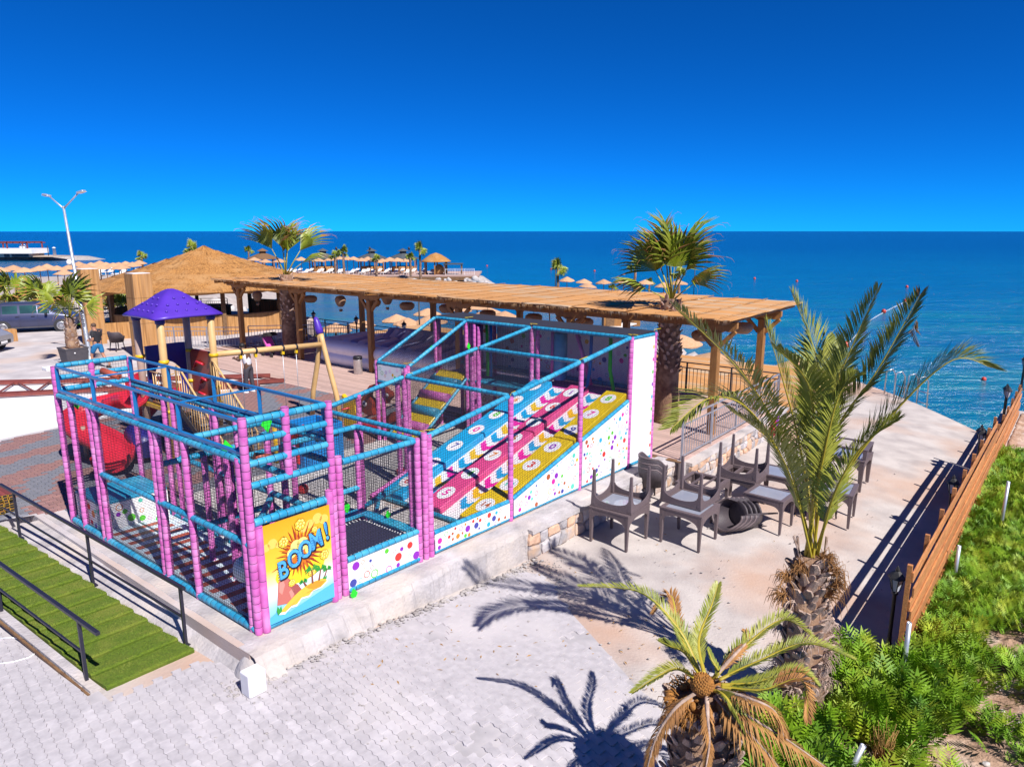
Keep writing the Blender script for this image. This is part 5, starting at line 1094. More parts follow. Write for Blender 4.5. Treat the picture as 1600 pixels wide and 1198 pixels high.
for i in range(10):
    a = 2 * pi * (i + .35) / 10; p = gc + Vector((math.cos(a), math.sin(a), 0)) * 5.3; MB().box(p + Zv * 1.25, (.2, .2, 2.5), Vector((math.cos(a), math.sin(a), 0)), Vector((-math.sin(a), math.cos(a), 0)), Zv).build('post', K['bark_beam'], t)
    a2 = a + 2 * pi / 10; p2 = gc + Vector((math.cos(a2), math.sin(a2), 0)) * 5.3
    MB().bar(p + Zv * 2.32, p2 + Zv * 2.32, .14, .2).build('beam', K['bark_beam'], t)
    if i not in (2,):
        MB().bar(p + Zv * .5, p2 + Zv * .5, .06, .98).build('reed_parapet', K['reed_v'], t); MB().bar(p + Zv * 1.02, p2 + Zv * 1.02, .1, .05).build('parapet_rail', K['bark_beam'], t)
MB().lathe(gc, [(1.2, .02), (1.2, 1.05), (1.3, 1.06), (1.3, 1.1)], 16).build('counter', K['bark_beam'], t)
# ---- two reed clad gate columns
def column(x, y, label, h=3.62):
    p = G(x, y); t = thing('reed_column', label, 'column', tuple(p), group='reed clad columns')
    for nrm, ax in ((-DW, DL), (DL, DW), (DW, DL), (-DL, DW)):
        b = MB(); c = p + nrm * .385 + Zv * h / 2; b.box(c, (.79 if ax is DL else .75, .035, h), ax, nrm, Zv); b.build('reed_panel', K['reed_v'], t)
    MB().box(p + Zv * (h - .01), (.73, .73, .06), DL, DW, Zv).build('cap', K['white_screed'], t)
    for z in (.5, 1.5, 2.6): MB().box(p + Zv * z, (.815, .815, .012), DL, DW, Zv).build('binding_wire', K['bark_beam'], t)
column(149, 537, 'tall reed clad column behind the street lamp and the walking man'); column(229, 557, 'tall reed clad column left of the purple tower roof')
b = MB(); pp_ = G(205, 520); b.prism([Vector((-21.2, 35.3, 0)) + Vector((0, 0, 0)), Vector((-20.9, 35.5, 0)), Vector((-17.6, 37.6, 0)), Vector((-17.9, 37.4, 0))], (0, 0, .85)); tag(b.build('reed_parapet', K['reed_v'], at=(-19.5, 36.5, 0)), 'low reed clad wall between the two tall columns', 'low wall')
# ---- white and blue inflatable under the pergola
t = thing('inflatable', 'big white inflatable play pool with blue ribbed seats under the pergola', 'inflatable', tuple(D(-12.5, 1.6)))
def ftube(p, q, r, mat, name='tube', sq=1.0):
    b = MB(); p, q = Vector(p), Vector(q); n = 12; ps = []; rr = []
    for k in range(n + 1):
        f = k / n; ps.append(p.lerp(q, f)); rr.append(r * (1 if 0 < k < n else .6) * R.uniform(.97, 1.03))
    return b.tube(ps, rr, 14, sq=sq).build(name, K[mat], t)
for w_ in (.28, 3.0):
    for z in (.30, .72): ftube(D(-17.3, w_, z), D(-7.0, w_, z), .3, 'inflate')
for l in (-17.3, -7.0):
    for z in (.30, .72): ftube(D(l, .28, z), D(l, 3.05, z), .32, 'inflate')
for i in range(13):
    l = -15.6 + i * .36; ftube(D(l, 2.15, .75), D(l, 2.8, 1.22), .19, 'inflate' if i % 2 else 'inflate_blue', 'back_rib')
ftube(D(-15.9, 2.8, 1.2), D(-11.0, 2.8, 1.2), .16, 'inflate_blue')
for i in range(20): l = -16.6 + i * .48; ftube(D(l, .9, .72), D(l, 2.2, .85), .25, 'inflate_blue' if i % 2 else 'inflate', 'seat_rib')
for i in range(7): l = -9.6 + i * .38; ftube(D(l, 2.1, .75), D(l, 2.75, 1.12), .2, 'inflate' if i % 2 else 'inflate_blue', 'back_rib')
# ---- litter bin, push chair
p = G(560, 585); t = thing('litter_bin', 'round steel litter bin beside the inflatable on the deck', 'bin', tuple(p)); MB().lathe(p, [(.15, .03), (.17, .05), (.17, .58), (.175, .6)], 16).build('body', K['steel'], t); MB().lathe(p, [(.178, .6), (.178, .68), (.16, .72), (.1, .72), (.08, .66)], 16).build('lid', K['tie'], t)
p = G(425, 557); t = thing('push_chair', 'dark push chair with a pink seat standing by the left palm', 'push chair', tuple(p))
for x in (-.25, .25):
    for y in (-.3, .35): MB().lathe(p + DL * y + DW * x + Zv * .12 - DW * .02, [(.11, 0), (.11, .04)], 12, Z=DW).build('wheel', K['black'], t)
    MB().tube([p + DL * .35 + DW * x + Zv * .12, p - DL * .1 + DW * x + Zv * .55, p - DL * .45 + DW * x + Zv * 1.0], .015, 6).build('frame_bar', K['iron'], t); MB().tube([p - DL * .3 + DW * x + Zv * .12, p + DL * .1 + DW * x + Zv * .5], .015, 6).build('frame_bar', K['iron'], t)
b = MB(); b.prism([p + DL * x + Zv * z - DW * .2 for x, z in ((.3, .42), (.0, .38), (-.28, .85), (-.34, .82), (-.08, .30), (.3, .36))], DW * .4); b.build('seat', K['mat_pink'], t); b = MB(); b.prism([p + DL * x + Zv * z - DW * .22 for x, z in ((-.3, .85), (-.2, 1.05), (.05, 1.08), (.22, .95), (-.1, .9))], DW * .44); b.build('canopy', K['black'], t)
# ================================================================ STONE WALL
def stone_wall(label, p, q, zb, ztp, nrm, cell=(.27, .22)):
    p = Vector(p); q = Vector(q); L = (q - p).length; X = (q - p) / L
    t = thing('stone_wall', label, 'stone wall', tuple(p), group='rubble stone walls')
    b = MB(); n = 24; rs = []
    for i in range(n + 1):
        c = p + X * (L * i / n); rs.append([c + nrm * .10 + Zv * (zb(c) - .1), c + nrm * .085 + Zv * ztp(c), c - nrm * .2 + Zv * ztp(c), c - nrm * .2 + Zv * (zb(c) - .1)])
    b.rings(rs, cap=True, sm=False).build('mortar', K['mortar'], t)
    nx = int(L / cell[0]); J = {}
    def jp(i, j): 
        if (i, j) not in J: J[i, j] = (R.uniform(-.36, .36), R.uniform(-.34, .34))
        return J[i, j]
    for i in range(nx):
        c0 = p + X * (L * (i + .5) / nx); hgt_ = ztp(c0) - zb(c0); ny = max(1, round(hgt_ / cell[1]))
        for j in range(ny):
            cs = []
            for a, bb in ((0, 0), (.5, -.06), (1, 0), (1.06, .5), (1, 1), (.5, 1.06), (0, 1), (-.06, .5)):
                ii, jj = i + (a > .75), j + (bb > .75); jx, jz = jp(ii, jj) if a in (0, 1) and bb in (0, 1) else tuple((x1 + x2) / 2 for x1, x2 in zip(jp(i + (a >= .5), j + (bb >= .5)), jp(i + (a > .5), j + (bb > .5))))
                if bb >= 1 and j == ny - 1: jz = -abs(jz) * .4
                if bb <= 0 and j == 0: jz = abs(jz) * .3
                x = (i + a + jx * .8) * L / nx; z = zb(c0) + (j + bb + jz * .8) * hgt_ / ny; cs.append((x, z))
            mx = sum(x for x, z in cs) / 8; mz = sum(z for x, z in cs) / 8; sh = .90
            d1 = R.uniform(.10, .14); rg = []
            for sc_, dp in ((sh, .07), (sh * .97, d1), (sh * .6, d1 + R.uniform(.015, .04))):
                rg.append([p + X * ((x - mx) * sc_ + mx) + nrm * dp + Zv * ((z - mz) * sc_ + mz) for x, z in cs])
            bb_ = MB(); bb_.rings(rg, cap=True, sm=False); bb_.build('stone', K['warm_stone' if R.random() < .22 else 'stone'], t)
    b = MB(); rs = []
    for i in range(n + 1):
        c = p + X * (L * i / n); z = ztp(c); w2 = .02 * noise.noise((c.x * 3, c.y * 3, 0)); rs.append([c + nrm * (.16 + w2) + Zv * (z - .02), c + nrm * (.15 + w2) + Zv * (z + .06), c - nrm * .25 + Zv * (z + .06), c - nrm * .25 + Zv * (z - .02)])
    b.rings(rs, cap=True, sm=False).build('coping', K['slab'], t)
stone_wall('low rubble stone wall below the dotted slide panel behind the stacked tables', U(5.1, -.46), U(10.72, -.46), lambda c: zg(c.x, c.y) - .02, lambda c: -.075, -PB)
stone_wall('rubble stone wall of pale and orange stones under the grey railing', D(.52, -2.6), D(.52, 4.4), lambda c: zg(c.x, c.y) - .02, lambda c: -.04, DL)
# ================================================================ STACKED TABLES AND CHAIRS
def make_table(label, open_top=False):
    t = thing('table', label, 'table', group='stacked rattan look tables'); Hh, a = .74, .44
    b = MB(); pr = [(-a, -a), (a, -a), (a, a), (-a, a)]; i_ = a - .085
    for k in range(4):
        p, q = pr[k], pr[(k + 1) % 4]; sc = i_ / a
        b.prism([(p[0], p[1], Hh - .03), (q[0], q[1], Hh - .03), (q[0] * sc, q[1] * sc, Hh - .03), (p[0] * sc, p[1] * sc, Hh - .03)], (0, 0, .03))
    b.build('top_frame', K['rattan'], t, local=True)
    if not open_top: MB().box((0, 0, Hh - .016), (2 * i_ - .004, 2 * i_ - .004, .012)).build('glass_panel', K['glass_top'], t, local=True)
    else:
        for s_ in (-.12, .12): MB().box((s_, 0, Hh - .03), (.04, 2 * i_, .03)).build('cross_bar', K['rattan'], t, local=True)
    for k in range(4):
        an = k * pi / 2; X = Vector((math.cos(an), math.sin(an), 0)); Y = Vector((-X.y, X.x, 0)); b = MB()
        pts = [(-a + .02, Hh - .03), (a - .02, Hh - .03), (a - .02, Hh - .22)] + [((a - .09) * math.cos(q), Hh - .24 + .125 * math.sin(q)) for q in [pi * j / 10 for j in range(11)]] + [(-a + .02, Hh - .22)]
        b.prism([X * x + Y * -(a - .008) + Zv * z for x, z in pts], Y * .02); b.build('apron', K['rattan'], t, local=True)
        c = Vector(((a - .045) * (1 if k in (0, 3) else -1), (a - .045) * (1 if k < 2 else -1), 0)); rs = []
        for z, s_ in ((Hh - .035, .042), (Hh - .25, .036), (0, .024)):
            rs.append([c * (1 if z > .1 else 1.0) + Vector((x * s_, y * s_, z)) for x, y in ((-1, -1), (1, -1), (1, 1), (-1, 1))][::-1])
        MB().rings(rs, cap=True, sm=False).build('leg', K['rattan'], t, local=True, bev=.006)
    return t
def mid(*ps):
    v = Vector((0, 0, 0))
    for p in ps: v += p
    return v / len(ps)
T0 = make_table('brown rattan look table nearest the dotted slide panel, carrying an upturned table'); TO = make_table('x', True)
c1 = mid(G(922, 843, -.6), G(987, 861, -.6), G(1010, 844, -.6), G(948, 826, -.6)); c1.z = zg(c1.x, c1.y) + .005
T0.location = c1; T0.rotation_euler = (0, 0, AZL)
UPS = lambda az: (pi, 0, az)
dup(T0, c1 + Vector((.03, .05, 1.482)), rot=UPS(AZL + .06), label='upturned brown table on the table nearest the dotted panel')
c2 = mid(G(1032, 840, -.6), G(1093, 860, -.6), G(1118, 847, -.6), G(1059, 830, -.6)); c2.z = zg(c2.x, c2.y) + .005
dup(T0, c2, AZL, 'brown glass topped table, second from the left')
dup(T0, c2 + DW * .26 - DL * .12 + Zv * 1.482, rot=UPS(AZL - .03), label='upturned brown table standing on the back of the glass topped table')
g3 = G(1203, 770, .1); c3 = Vector((g3.x, g3.y, zg(g3.x, g3.y) + .005)); dup(T0, c3, AZL - .05, 'low brown table just left of the tall palm stems', sc=(.95, .8, .98))
g4 = G(1098, 753, .1); c4 = Vector((g4.x, g4.y, zg(g4.x, g4.y) + .005)); TO.location = c4; TO.rotation_euler = (0, 0, AZL); TO['label'] = 'brown table frame without its glass, behind the glass topped table'
g5 = G(1152, 748, .1); c5 = Vector((g5.x, g5.y, zg(g5.x, g5.y) + .005)); dup(TO, c5 + DW * .3, AZL, 'brown open table frame close under the stone wall, carrying an upturned frame'); dup(TO, c5 + DW * .32 + Zv * 1.482, rot=UPS(AZL + .03), label='upturned open table frame with legs in the air nearest the stone wall')
g6 = G(1215, 745, .1); dup(T0, Vector((g6.x, g6.y, zg(g6.x, g6.y) + .005)) + DW * .3, AZL, 'dusty brown table near the red cloth below the stone wall', sc=(1.1, .9, 1))
g7 = G(1303, 757, .1); dup(T0, Vector((g7.x, g7.y, zg(g7.x, g7.y) + .005)), AZL + .1, 'brown table standing alone just right of the tall palm stems')
g8 = G(1312, 708, .1); dup(T0, Vector((g8.x, g8.y, zg(g8.x, g8.y) + .005)), AZL + .02, 'large brown table farthest back', sc=(1.5, 1.1, 1.05)); dup(TO, Vector((g8.x, g8.y, zg(g8.x, g8.y) + .78)) + DL * .1, AZL + .06, 'table top frame lying on the farthest large table', sc=(1.3, 1, .35))
def make_chair(label):
    t = thing('tub_chair', label, 'chair', group='stacked dark tub chairs'); b = MB(); n = 22; rs = []
    for k in range(n + 1):
        a = -.25 * pi + 1.5 * pi * k / n; hz = .62 + .20 * sstep(.1, .5, 1 - abs(k / n - .5) * 2); c, s_ = math.cos(a + pi / 4 * 0 + pi / 2 - pi / 2), math.sin(a)
        rs.append([Vector((c * .24, s_ * .24, .41)), Vector((c * .30, s_ * .29, hz - .03)), Vector((c * .325, s_ * .315, hz)), Vector((c * .345, s_ * .335, hz - .03)), Vector((c * .27, s_ * .27, .38))])
    b.rings(rs, cap=True).build('back_shell', K['rattan_dark'], t, local=True)
    MB().tube([rs[k][2] for k in range(n + 1)], .022, 8).build('rim', K['rattan'], t, local=True)
    MB().lathe((0, 0, 0), [(.02, .375), (.26, .385), (.275, .41), (.24, .425), (.02, .415)], 20).build('seat', K['rattan_dark'], t, local=True)
    for x, y in ((1, 1), (1, -1), (-1, 1), (-1, -1)): MB().tube([(x * .17, y * .17, .38), (x * .215, y * .215, 0)], [.024, .018], 7).build('leg', K['rattan_dark'], t, local=True)
    return t
CH = make_chair('x'); used = [False]
def put_chair(p, rot, label):
    if not used[0]: used[0] = True; CH.location = p; CH.rotation_euler = rot; CH['label'] = label; return CH
    return dup(CH, p, rot=rot, label=label)
up = Vector((-.88, -.42, .12)).normalized(); q = up.to_track_quat('Z', 'Y'); rotA = (q.to_matrix() @ Matrix.Rotation(math.radians(150), 3, 'Z')).to_euler()
gA = G(1158, 826, -.60); gA.z = zg(gA.x, gA.y) + .345
od = ('front', 'second', 'third', 'rear')
for k in range(4): put_chair(gA - up * (.30 + .125 * k) + Vector((0, 0, 0)), rotA, 'dark rattan tub chair lying on its side between two tables, %s of its nested stack' % od[k])
gB = G(1003, 790, -.6); gB.z = zg(gB.x, gB.y) + .003
for k, w_ in enumerate(('bottom', 'middle', 'top')): put_chair(gB + DW * .45 + Zv * .12 * k, (0, 0, AZL + 2.6 + .03 * k), 'dark tub chair standing between the first two tables, %s of its stack' % w_)
up2 = Vector((.55, .2, -.8)).normalized(); q = up2.to_track_quat('Z', 'Y'); rotB = (q.to_matrix() @ Matrix.Rotation(.6, 3, 'Z')).to_euler(); gC = G(1222, 790, -.6) + DW * .55; gC.z = zg(gC.x, gC.y) + .62
for k, w_ in enumerate(('outermost', 'middle', 'innermost')): put_chair(gC - up2 * (.02 + .1 * k) + DL * .02, rotB, 'dark tub chair tipped with its legs up behind the small table, %s of three' % w_)
gD = G(1283, 805, -.6) + DW * .3; gD.z = zg(gD.x, gD.y) + .003
for k, w_ in enumerate(('bottom', 'middle', 'top')): put_chair(gD + Zv * .11 * k, (0, 0, 1.2), 'dark tub chair behind the tall palm stems, %s of its stack' % w_)
# chairs on the terrace behind the walking man: open back arm chairs
for p, az, lab in ((G(184, 548), 2.7, 'dark arm chair with open back right of the walking man'), (G(150, 545), -.6, 'dark arm chair half hidden behind the walking man')): dup(CH, p, az, lab, sc=(1.05, 1.05, 1.08))
# red and violet cloths hung on the wall
p = RW(1213, 722, 0); p = D(.72, 2.9, .05)
for dx, mm, lab in ((0, 'cloth_red', 'bright red cloth hanging on the stone wall beside the palm fronds'), (.22, 'd_violet', 'dark violet cloth hanging left of the red cloth on the stone wall')):
    b = MB(); rs = []
    for k in range(8):
        z = .02 - .55 * k / 7; r_ = []
        for j in range(12): a = 2 * pi * j / 12; wv = .11 * (1 + .1 * math.sin(3 * a + k)) * (.6 + .5 * k / 7); r_.append(D(.74, 2.9 + dx, z) + DW * (math.cos(a) * wv) + DL * (math.sin(a) * .045 * (1 + .3 * math.sin(5 * a))))
        rs.append(r_)
    tag(b.rings(rs).build('cloth', K[mm], at=tuple(D(.74, 2.9 + dx, -.5))), lab, 'cloth')
# ================================================================ BOARD FENCE, LAMPS, PIPES
FZ = lambda t, n=0: zg(*(FP(t, n)[:2]))
def fence(label, t0, t1, hf, rows, gaps):
    T = thing('board_fence', label, 'fence', tuple(FP(t0, 0, FZ(t0))), group='timber board fence'); n = round((t1 - t0) / 1.35); 
    for i in range(n + 1):
        t = t0 + (t1 - t0) * i / n; MB().bar(FP(t, -.045, FZ(t) - .1), FP(t, -.045, FZ(t) + hf + .10), .065, .065, FD).build('post', K['fence_wood'], T)
    for i in range(0, n, 2):
        ta_, tb_ = t0 + (t1 - t0) * i / n, t0 + (t1 - t0) * min(i + 2, n) / n; z = hf
        for k in range(rows):
            hh = .155 if k < 3 else .17; zc = z - hh / 2; z -= hh + (gaps if k < 2 else -.014); jt = R.uniform(-.004, .004)
            p, q = FP(ta_ - .02, .005 + .03 * (k % 2), FZ(ta_) + zc + jt), FP(tb_ + .01, .005 + .03 * (k % 2), FZ(tb_) + zc - jt); X = (q - p).normalized(); Y = FN
            o = MB().box((0, 0, 0), ((q - p).length, .026, hh)).build('board', K['fence_wood'], T, local=True, bev=.003); o.location = (p + q) / 2 - T.location
            o.rotation_euler = Matrix((X, -Y, X.cross(-Y))).transposed().to_euler()
fence('orange brown board fence of wide horizontal boards right of the road', 0.12, 10.9, 1.50, 9, .075); fence('lower farther stretch of the orange board fence near the sea', 11.0, 19, 1.0, 6, .03)
def on_fence(x, y, n_):
    d = ray(x, y); o = Vector((0, 0, H)); k = (n_ - (o - FO).dot(FN)) / d.dot(FN); return o + d * k
for (x, y, tx, dbl) in ((1401, 905, 'nearest, at the near end of the fence', 0), (1482, 806, 'second from the near end of the fence', 0), (1525, 745, 'third on the fence', 1), (1562, 697, 'fourth on the fence', 1), (1588, 660, 'farthest on the fence', 1)):
    p = on_fence(x, y, -.24); p.z = FZ((p - FO).dot(FD)) + .0; dup(PL, p, .3, 'black lantern post, ' + tx)['group'] = 'lantern posts along the board fence'
    if dbl: dup(PL, p + FD * .30 - FN * .05, .5, 'twin of the lantern post ' + tx)['group'] = 'lantern posts along the board fence'
for (x, y, x2, y2, tx) in ((1313, 1205, 1352, 1158, 'at the bottom of the picture'), (1414, 1030, 1421, 972, 'at the near end of the board fence'), (1494, 882, 1499, 852, 'among the green plants beside the fence'), (1566, 806, 1576, 752, 'far along the green bank near the right edge')):
    a = G(x, y, -.5); a.z = soilz(a) - .1; bt = AT(x2, y2, a.y + .02); L = max(.35, bt.z - a.z); b = MB(); b.lathe(a, [(.032, 0), (.032, L), (.026, L), (.026, L - .06)], 12, Z=bt - a)
    tag(b.build('pipe_stub', K['galv'], at=tuple(a)), 'short pale grey pipe standing upright ' + tx, 'pipe', 'pipes along the green bank')
# dry stalk plant in the ground cover
a = G(1385, 1140, -.4); b = MB()
for i in range(60):
    p = Vector((a.x + R.gauss(0, .05), a.y + R.gauss(0, .05), soilz(a) + .02)); d = Vector((R.gauss(0, .07), R.gauss(0, .07), R.uniform(.15, .5))); b.tube([p, p + d * .5 + Vector((R.gauss(0, .01), 0, 0)), p + d], .004, 3)
    for j in range(4): e = p + d * R.uniform(.4, 1); b.add([e, e + Vector((.02, .01, .012)), e + Vector((.01, -.012, .025))], [(0, 1, 2)])
tag(b.build('dry_plant', K['shrub_dry'], at=(a.x, a.y, soilz(a))), 'dry orange brown stalky plant in the green ground cover', 'dry plant')
# ================================================================ PALMS
def bez(P, n):
    P = [Vector(p) for p in P]; out_ = []
    for k in range(n + 1):
        f = k / n * (len(P) - 1); i = min(int(f), len(P) - 2); f -= i
        p0, p1, p2, p3 = P[max(i - 1, 0)], P[i], P[i + 1], P[min(i + 2, len(P) - 1)]
        out_.append(.5 * ((2 * p1) + (p2 - p0) * f + (2 * p0 - 5 * p1 + 4 * p2 - p3) * f * f + (3 * p1 - p0 - 3 * p2 + p3) * f ** 3))
    return out_
def feather(path, ln, n, parent, mats, r0=.022, bare=.16, lift=.55, fwd=.9, w_=.011, dry=None, droop=.35, at=None):
    """date palm frond: tapering stalk and two rows of folded leaflets"""
    C_ = bez(path, 28); b = MB(); b.tube(C_, [r0 * (1 - .85 * k / 28) for k in range(29)], 6, sq=.6)
    for k in range(n):
        f = bare + (1 - bare) * (k + .5) / n; x = f * 28; i = min(int(x), 27); c = C_[i].lerp(C_[i + 1], x - i); t = (C_[i + 1] - C_[i]).normalized()
        sd_ = t.cross(Zv); sd_ = sd_.normalized() if sd_.length > .05 else Vector((1, 0, 0)); up_ = sd_.cross(t).normalized()
        pf = min(1, (f - bare) / .18 + .35) * (1 - .72 * max(0, (f - .6) / .4) ** 1.3)
        for sg in (-1, 1):
            L = ln * pf * R.uniform(.82, 1.1); d = (sd_ * sg + t * (fwd + .5 * f) * R.uniform(.85, 1.2) + up_ * lift * R.uniform(.6, 1.3)).normalized()
            m_ = c + d * L * .5; e = c + d * L - Zv * (droop * L * L * R.uniform(.5, 1.4)); wv = (t * .8 - d * t.dot(d)).normalized() * w_ + up_ * w_ * .3
            b.mat(1 if dry is None or f < dry[0] or f > dry[1] else 2); b.add([c, m_ + wv, e, m_ - wv], [(0, 1, 2, 3)], False)
    b.mat(0); return b.build('frond', [K[m] for m in mats], parent)
boot_me = {}
def boots(parent, c, z0, z1, rfun, n, size, mat='boot', lean=Vector((0, 0, 0))):
    if mat not in boot_me:
        b = MB(); rs = []
        for z, w_, d, o_ in ((0, .5, .10, 0), (.35, .48, .12, .10), (.75, .34, .11, .30), (1.0, .20, .07, .46)): rs.append([(-w_, o_ - d, z), (w_, o_ - d, z), (w_ * .8, o_ + d, z), (0, o_ + d * 1.6, z), (-w_ * .8, o_ + d, z)])
        b.rings(rs, cap=True, sm=False); o = b.build('boot', K[mat], local=True); boot_me[mat] = o.data; bpy.data.objects.remove(o)
    for k in range(n):
        f = (k + .5) / n; z = z0 + (z1 - z0) * f; a = k * 2.39996 + R.uniform(-.15, .15); r_ = rfun(f)
        p = Vector(c) + lean * f + Vector((math.cos(a) * r_, math.sin(a) * r_, z)) - parent.location; o = obj('boot', boot_me[mat], parent, p); o.rotation_euler = (-R.uniform(-.1, .45), R.uniform(-.45, .45), a - pi / 2 + R.uniform(-.3, .3)); s_ = size * R.uniform(.75, 1.25); o.scale = (s_, s_, s_ * R.uniform(.9, 1.4))
def tuft(parent, c, d, n, L, mat='fibre', name='dry_tuft', spread=.45):
    b = MB(); d = Vector(d).normalized()
    for i in range(n):
        v = (d + Vector((R.gauss(0, spread), R.gauss(0, spread), R.gauss(0, spread)))).normalized(); l_ = L * R.uniform(.6, 1.15); p = Vector(c) + Vector((R.gauss(0, .02), R.gauss(0, .02), R.gauss(0, .02)))
        b.tube([p, p + v * l_ * .45, p + v * l_ * .75 - Zv * l_ * .18, p + v * l_ * .85 - Zv * l_ * .55], [.006, .005, .004, .002], 3, cap=False)
    return b.build(name, K[mat], parent)
# ---- tall date palm in the right foreground
tb_ = Vector((3.75, 8.2, -.6)); cr = AT(1268, 872, 8.2); DP = thing('date_palm', 'tall date palm with long feathery fronds and a shaggy trunk on the right', 'palm tree', tuple(tb_))
ln_ = Vector((cr.x - tb_.x, cr.y - tb_.y, 0)); b = MB(); b.tube([tb_ + Zv * -.1, tb_ + ln_ * .3 + Zv * .5, tb_ + ln_ * .7 + Zv * 1.1, cr + Zv * .05], [.31, .28, .24, .14], 14); b.build('trunk', K['palm_bark'], DP)
boots(DP, tb_, .15, cr.z - tb_.z - .02, lambda f: .27 - .12 * f, 170, .13, lean=ln_)
for k in range(34):
    a = k * 2.4; p = tb_ + ln_ * R.uniform(0, 1) + Vector((math.cos(a) * .31, math.sin(a) * .31, R.uniform(.2, 1.5))); tuft(DP, p, (math.cos(a), math.sin(a), .3), 14, .15, 'boot', 'fibre', .6)
for x, y, dx in ((1232, 905, -1), (1226, 930, -.8), (1296, 895, 1), (1290, 930, .8), (1250, 890, -.4), (1285, 875, .7), (1300, 915, .9)):
    tuft(DP, AT(x, y, 8.05), (dx * .8, -.4, .8), 60, .26)
for x0, x1 in ((1252, 1246), (1262, 1240), (1285, 1292)): MB().bar(AT(x0, 900, 8.1), AT(x1, 838, 8.1), .035, .02).build('dry_stalk', K['boot'], DP)
TF = [((1225, 700, 8.2), (1165, 590, 8.0), (1056, 480, 7.7), .42), ((1228, 730, 8.0), (1170, 640, 7.6), (1110, 622, 7.2), (1050, 668, 6.9), .40), ((1250, 700, 8.3), (1222, 590, 8.4), (1196, 505, 8.5), .36), ((1278, 660, 8.5), (1276, 560, 8.8), (1238, 460, 9.0), .46), ((1292, 650, 8.3), (1332, 540, 8.4), (1372, 452, 8.4), .34), ((1300, 690, 8.2), (1370, 580, 8.2), (1438, 460, 8.3), .40), ((1322, 740, 8.0), (1410, 630, 7.8), (1490, 562, 7.6), (1548, 574, 7.5), .40), ((1262, 700, 8.8), (1285, 600, 9.2), (1306, 530, 9.4), .36), ((1300, 780, 7.8), (1345, 700, 7.6), (1402, 655, 7.5), .34), ((1240, 760, 7.9), (1205, 690, 7.8), (1140, 640, 7.7), .36), ((1285, 720, 7.9), (1310, 620, 7.8), (1335, 590, 7.8), .30), ((1272, 690, 8.0), (1262, 600, 7.9), (1215, 545, 7.8), .34)]
for k, f in enumerate(TF):
    *ps, L = f; base = cr + Vector((R.uniform(-.1, .1), R.uniform(-.1, .1), -.05)); feather([base] + [AT(*p) for p in ps], L * 1.34, 135, DP, ['rachis', 'frond', 'frond_dry'], .028, bare=.22 if k not in (7,) else .15, lift=.42, droop=.3, w_=.012, dry=(.97, 1) if k == 5 else None)
feather([AT(1432, 500, 8.3), AT(1428, 515, 8.3), AT(1436, 540, 8.3)], .12, 16, DP, ['boot', 'frond_dry', 'frond_dry'], .008, bare=.0, lift=-.2, w_=.008)
# ---- squat date palm at the bottom: orange heart, arching and dead fronds
sb = Vector((1.86, 6.0, -.55)); sc_ = AT(1103, 1075, 6.0); SP = thing('date_palm', 'squat palm with an orange heart and drooping dead fronds at the bottom', 'palm tree', tuple(sb))
b = MB(); b.tube([sb + Zv * -.2, sb + Zv * .6, Vector((sc_.x, sc_.y, sc_.z - .12))], [.34, .32, .30], 16); b.build('trunk', K['palm_bark'], SP); boots(SP, sb, .1, sc_.z - sb.z - .18, lambda f: .32, 150, .10)
hp = AT(1098, 1062, 5.93); MB().ell(hp - Zv * .06, (.10, .10, .11), 16, 10, jit=.09).build('heart', K['palm_heart'], SP)
b = MB()
for k in range(150):
    zz = -.2 + 1.15 * k / 150; a = k * 2.39996; rr = math.sqrt(max(0, 1 - zz * zz)); d = Vector((math.cos(a) * rr, math.sin(a) * rr, zz)); b.ell(hp - Zv * .06 + Vector((d.x * .10, d.y * .10, d.z * .11)), (.014, .014, .02), 5, 4, jit=.2)
b.build('heart_scales', K['palm_heart'], SP, kind='stuff')
for k in range(90):
    a = R.uniform(0, 2 * pi); rr = R.uniform(.13, .38); p = sc_ + Vector((math.cos(a) * rr * .95, math.sin(a) * rr * .95, -.06 - .28 * (rr - .1) + R.uniform(-.04, .03))); b = MB(); b.ell(p, (R.uniform(.03, .055),) * 2 + (R.uniform(.025, .05),), 7, 5, jit=.2); b.build('dry_husk', K['palm_heart' if R.random() < .65 else 'boot'], SP)
for k in range(40):
    a = R.uniform(0, 6.3); tuft(SP, sc_ + Vector((math.cos(a) * .28, math.sin(a) * .28, -.12)), (math.cos(a), math.sin(a), .2), 12, .16, 'palm_heart', 'fibre', .6)
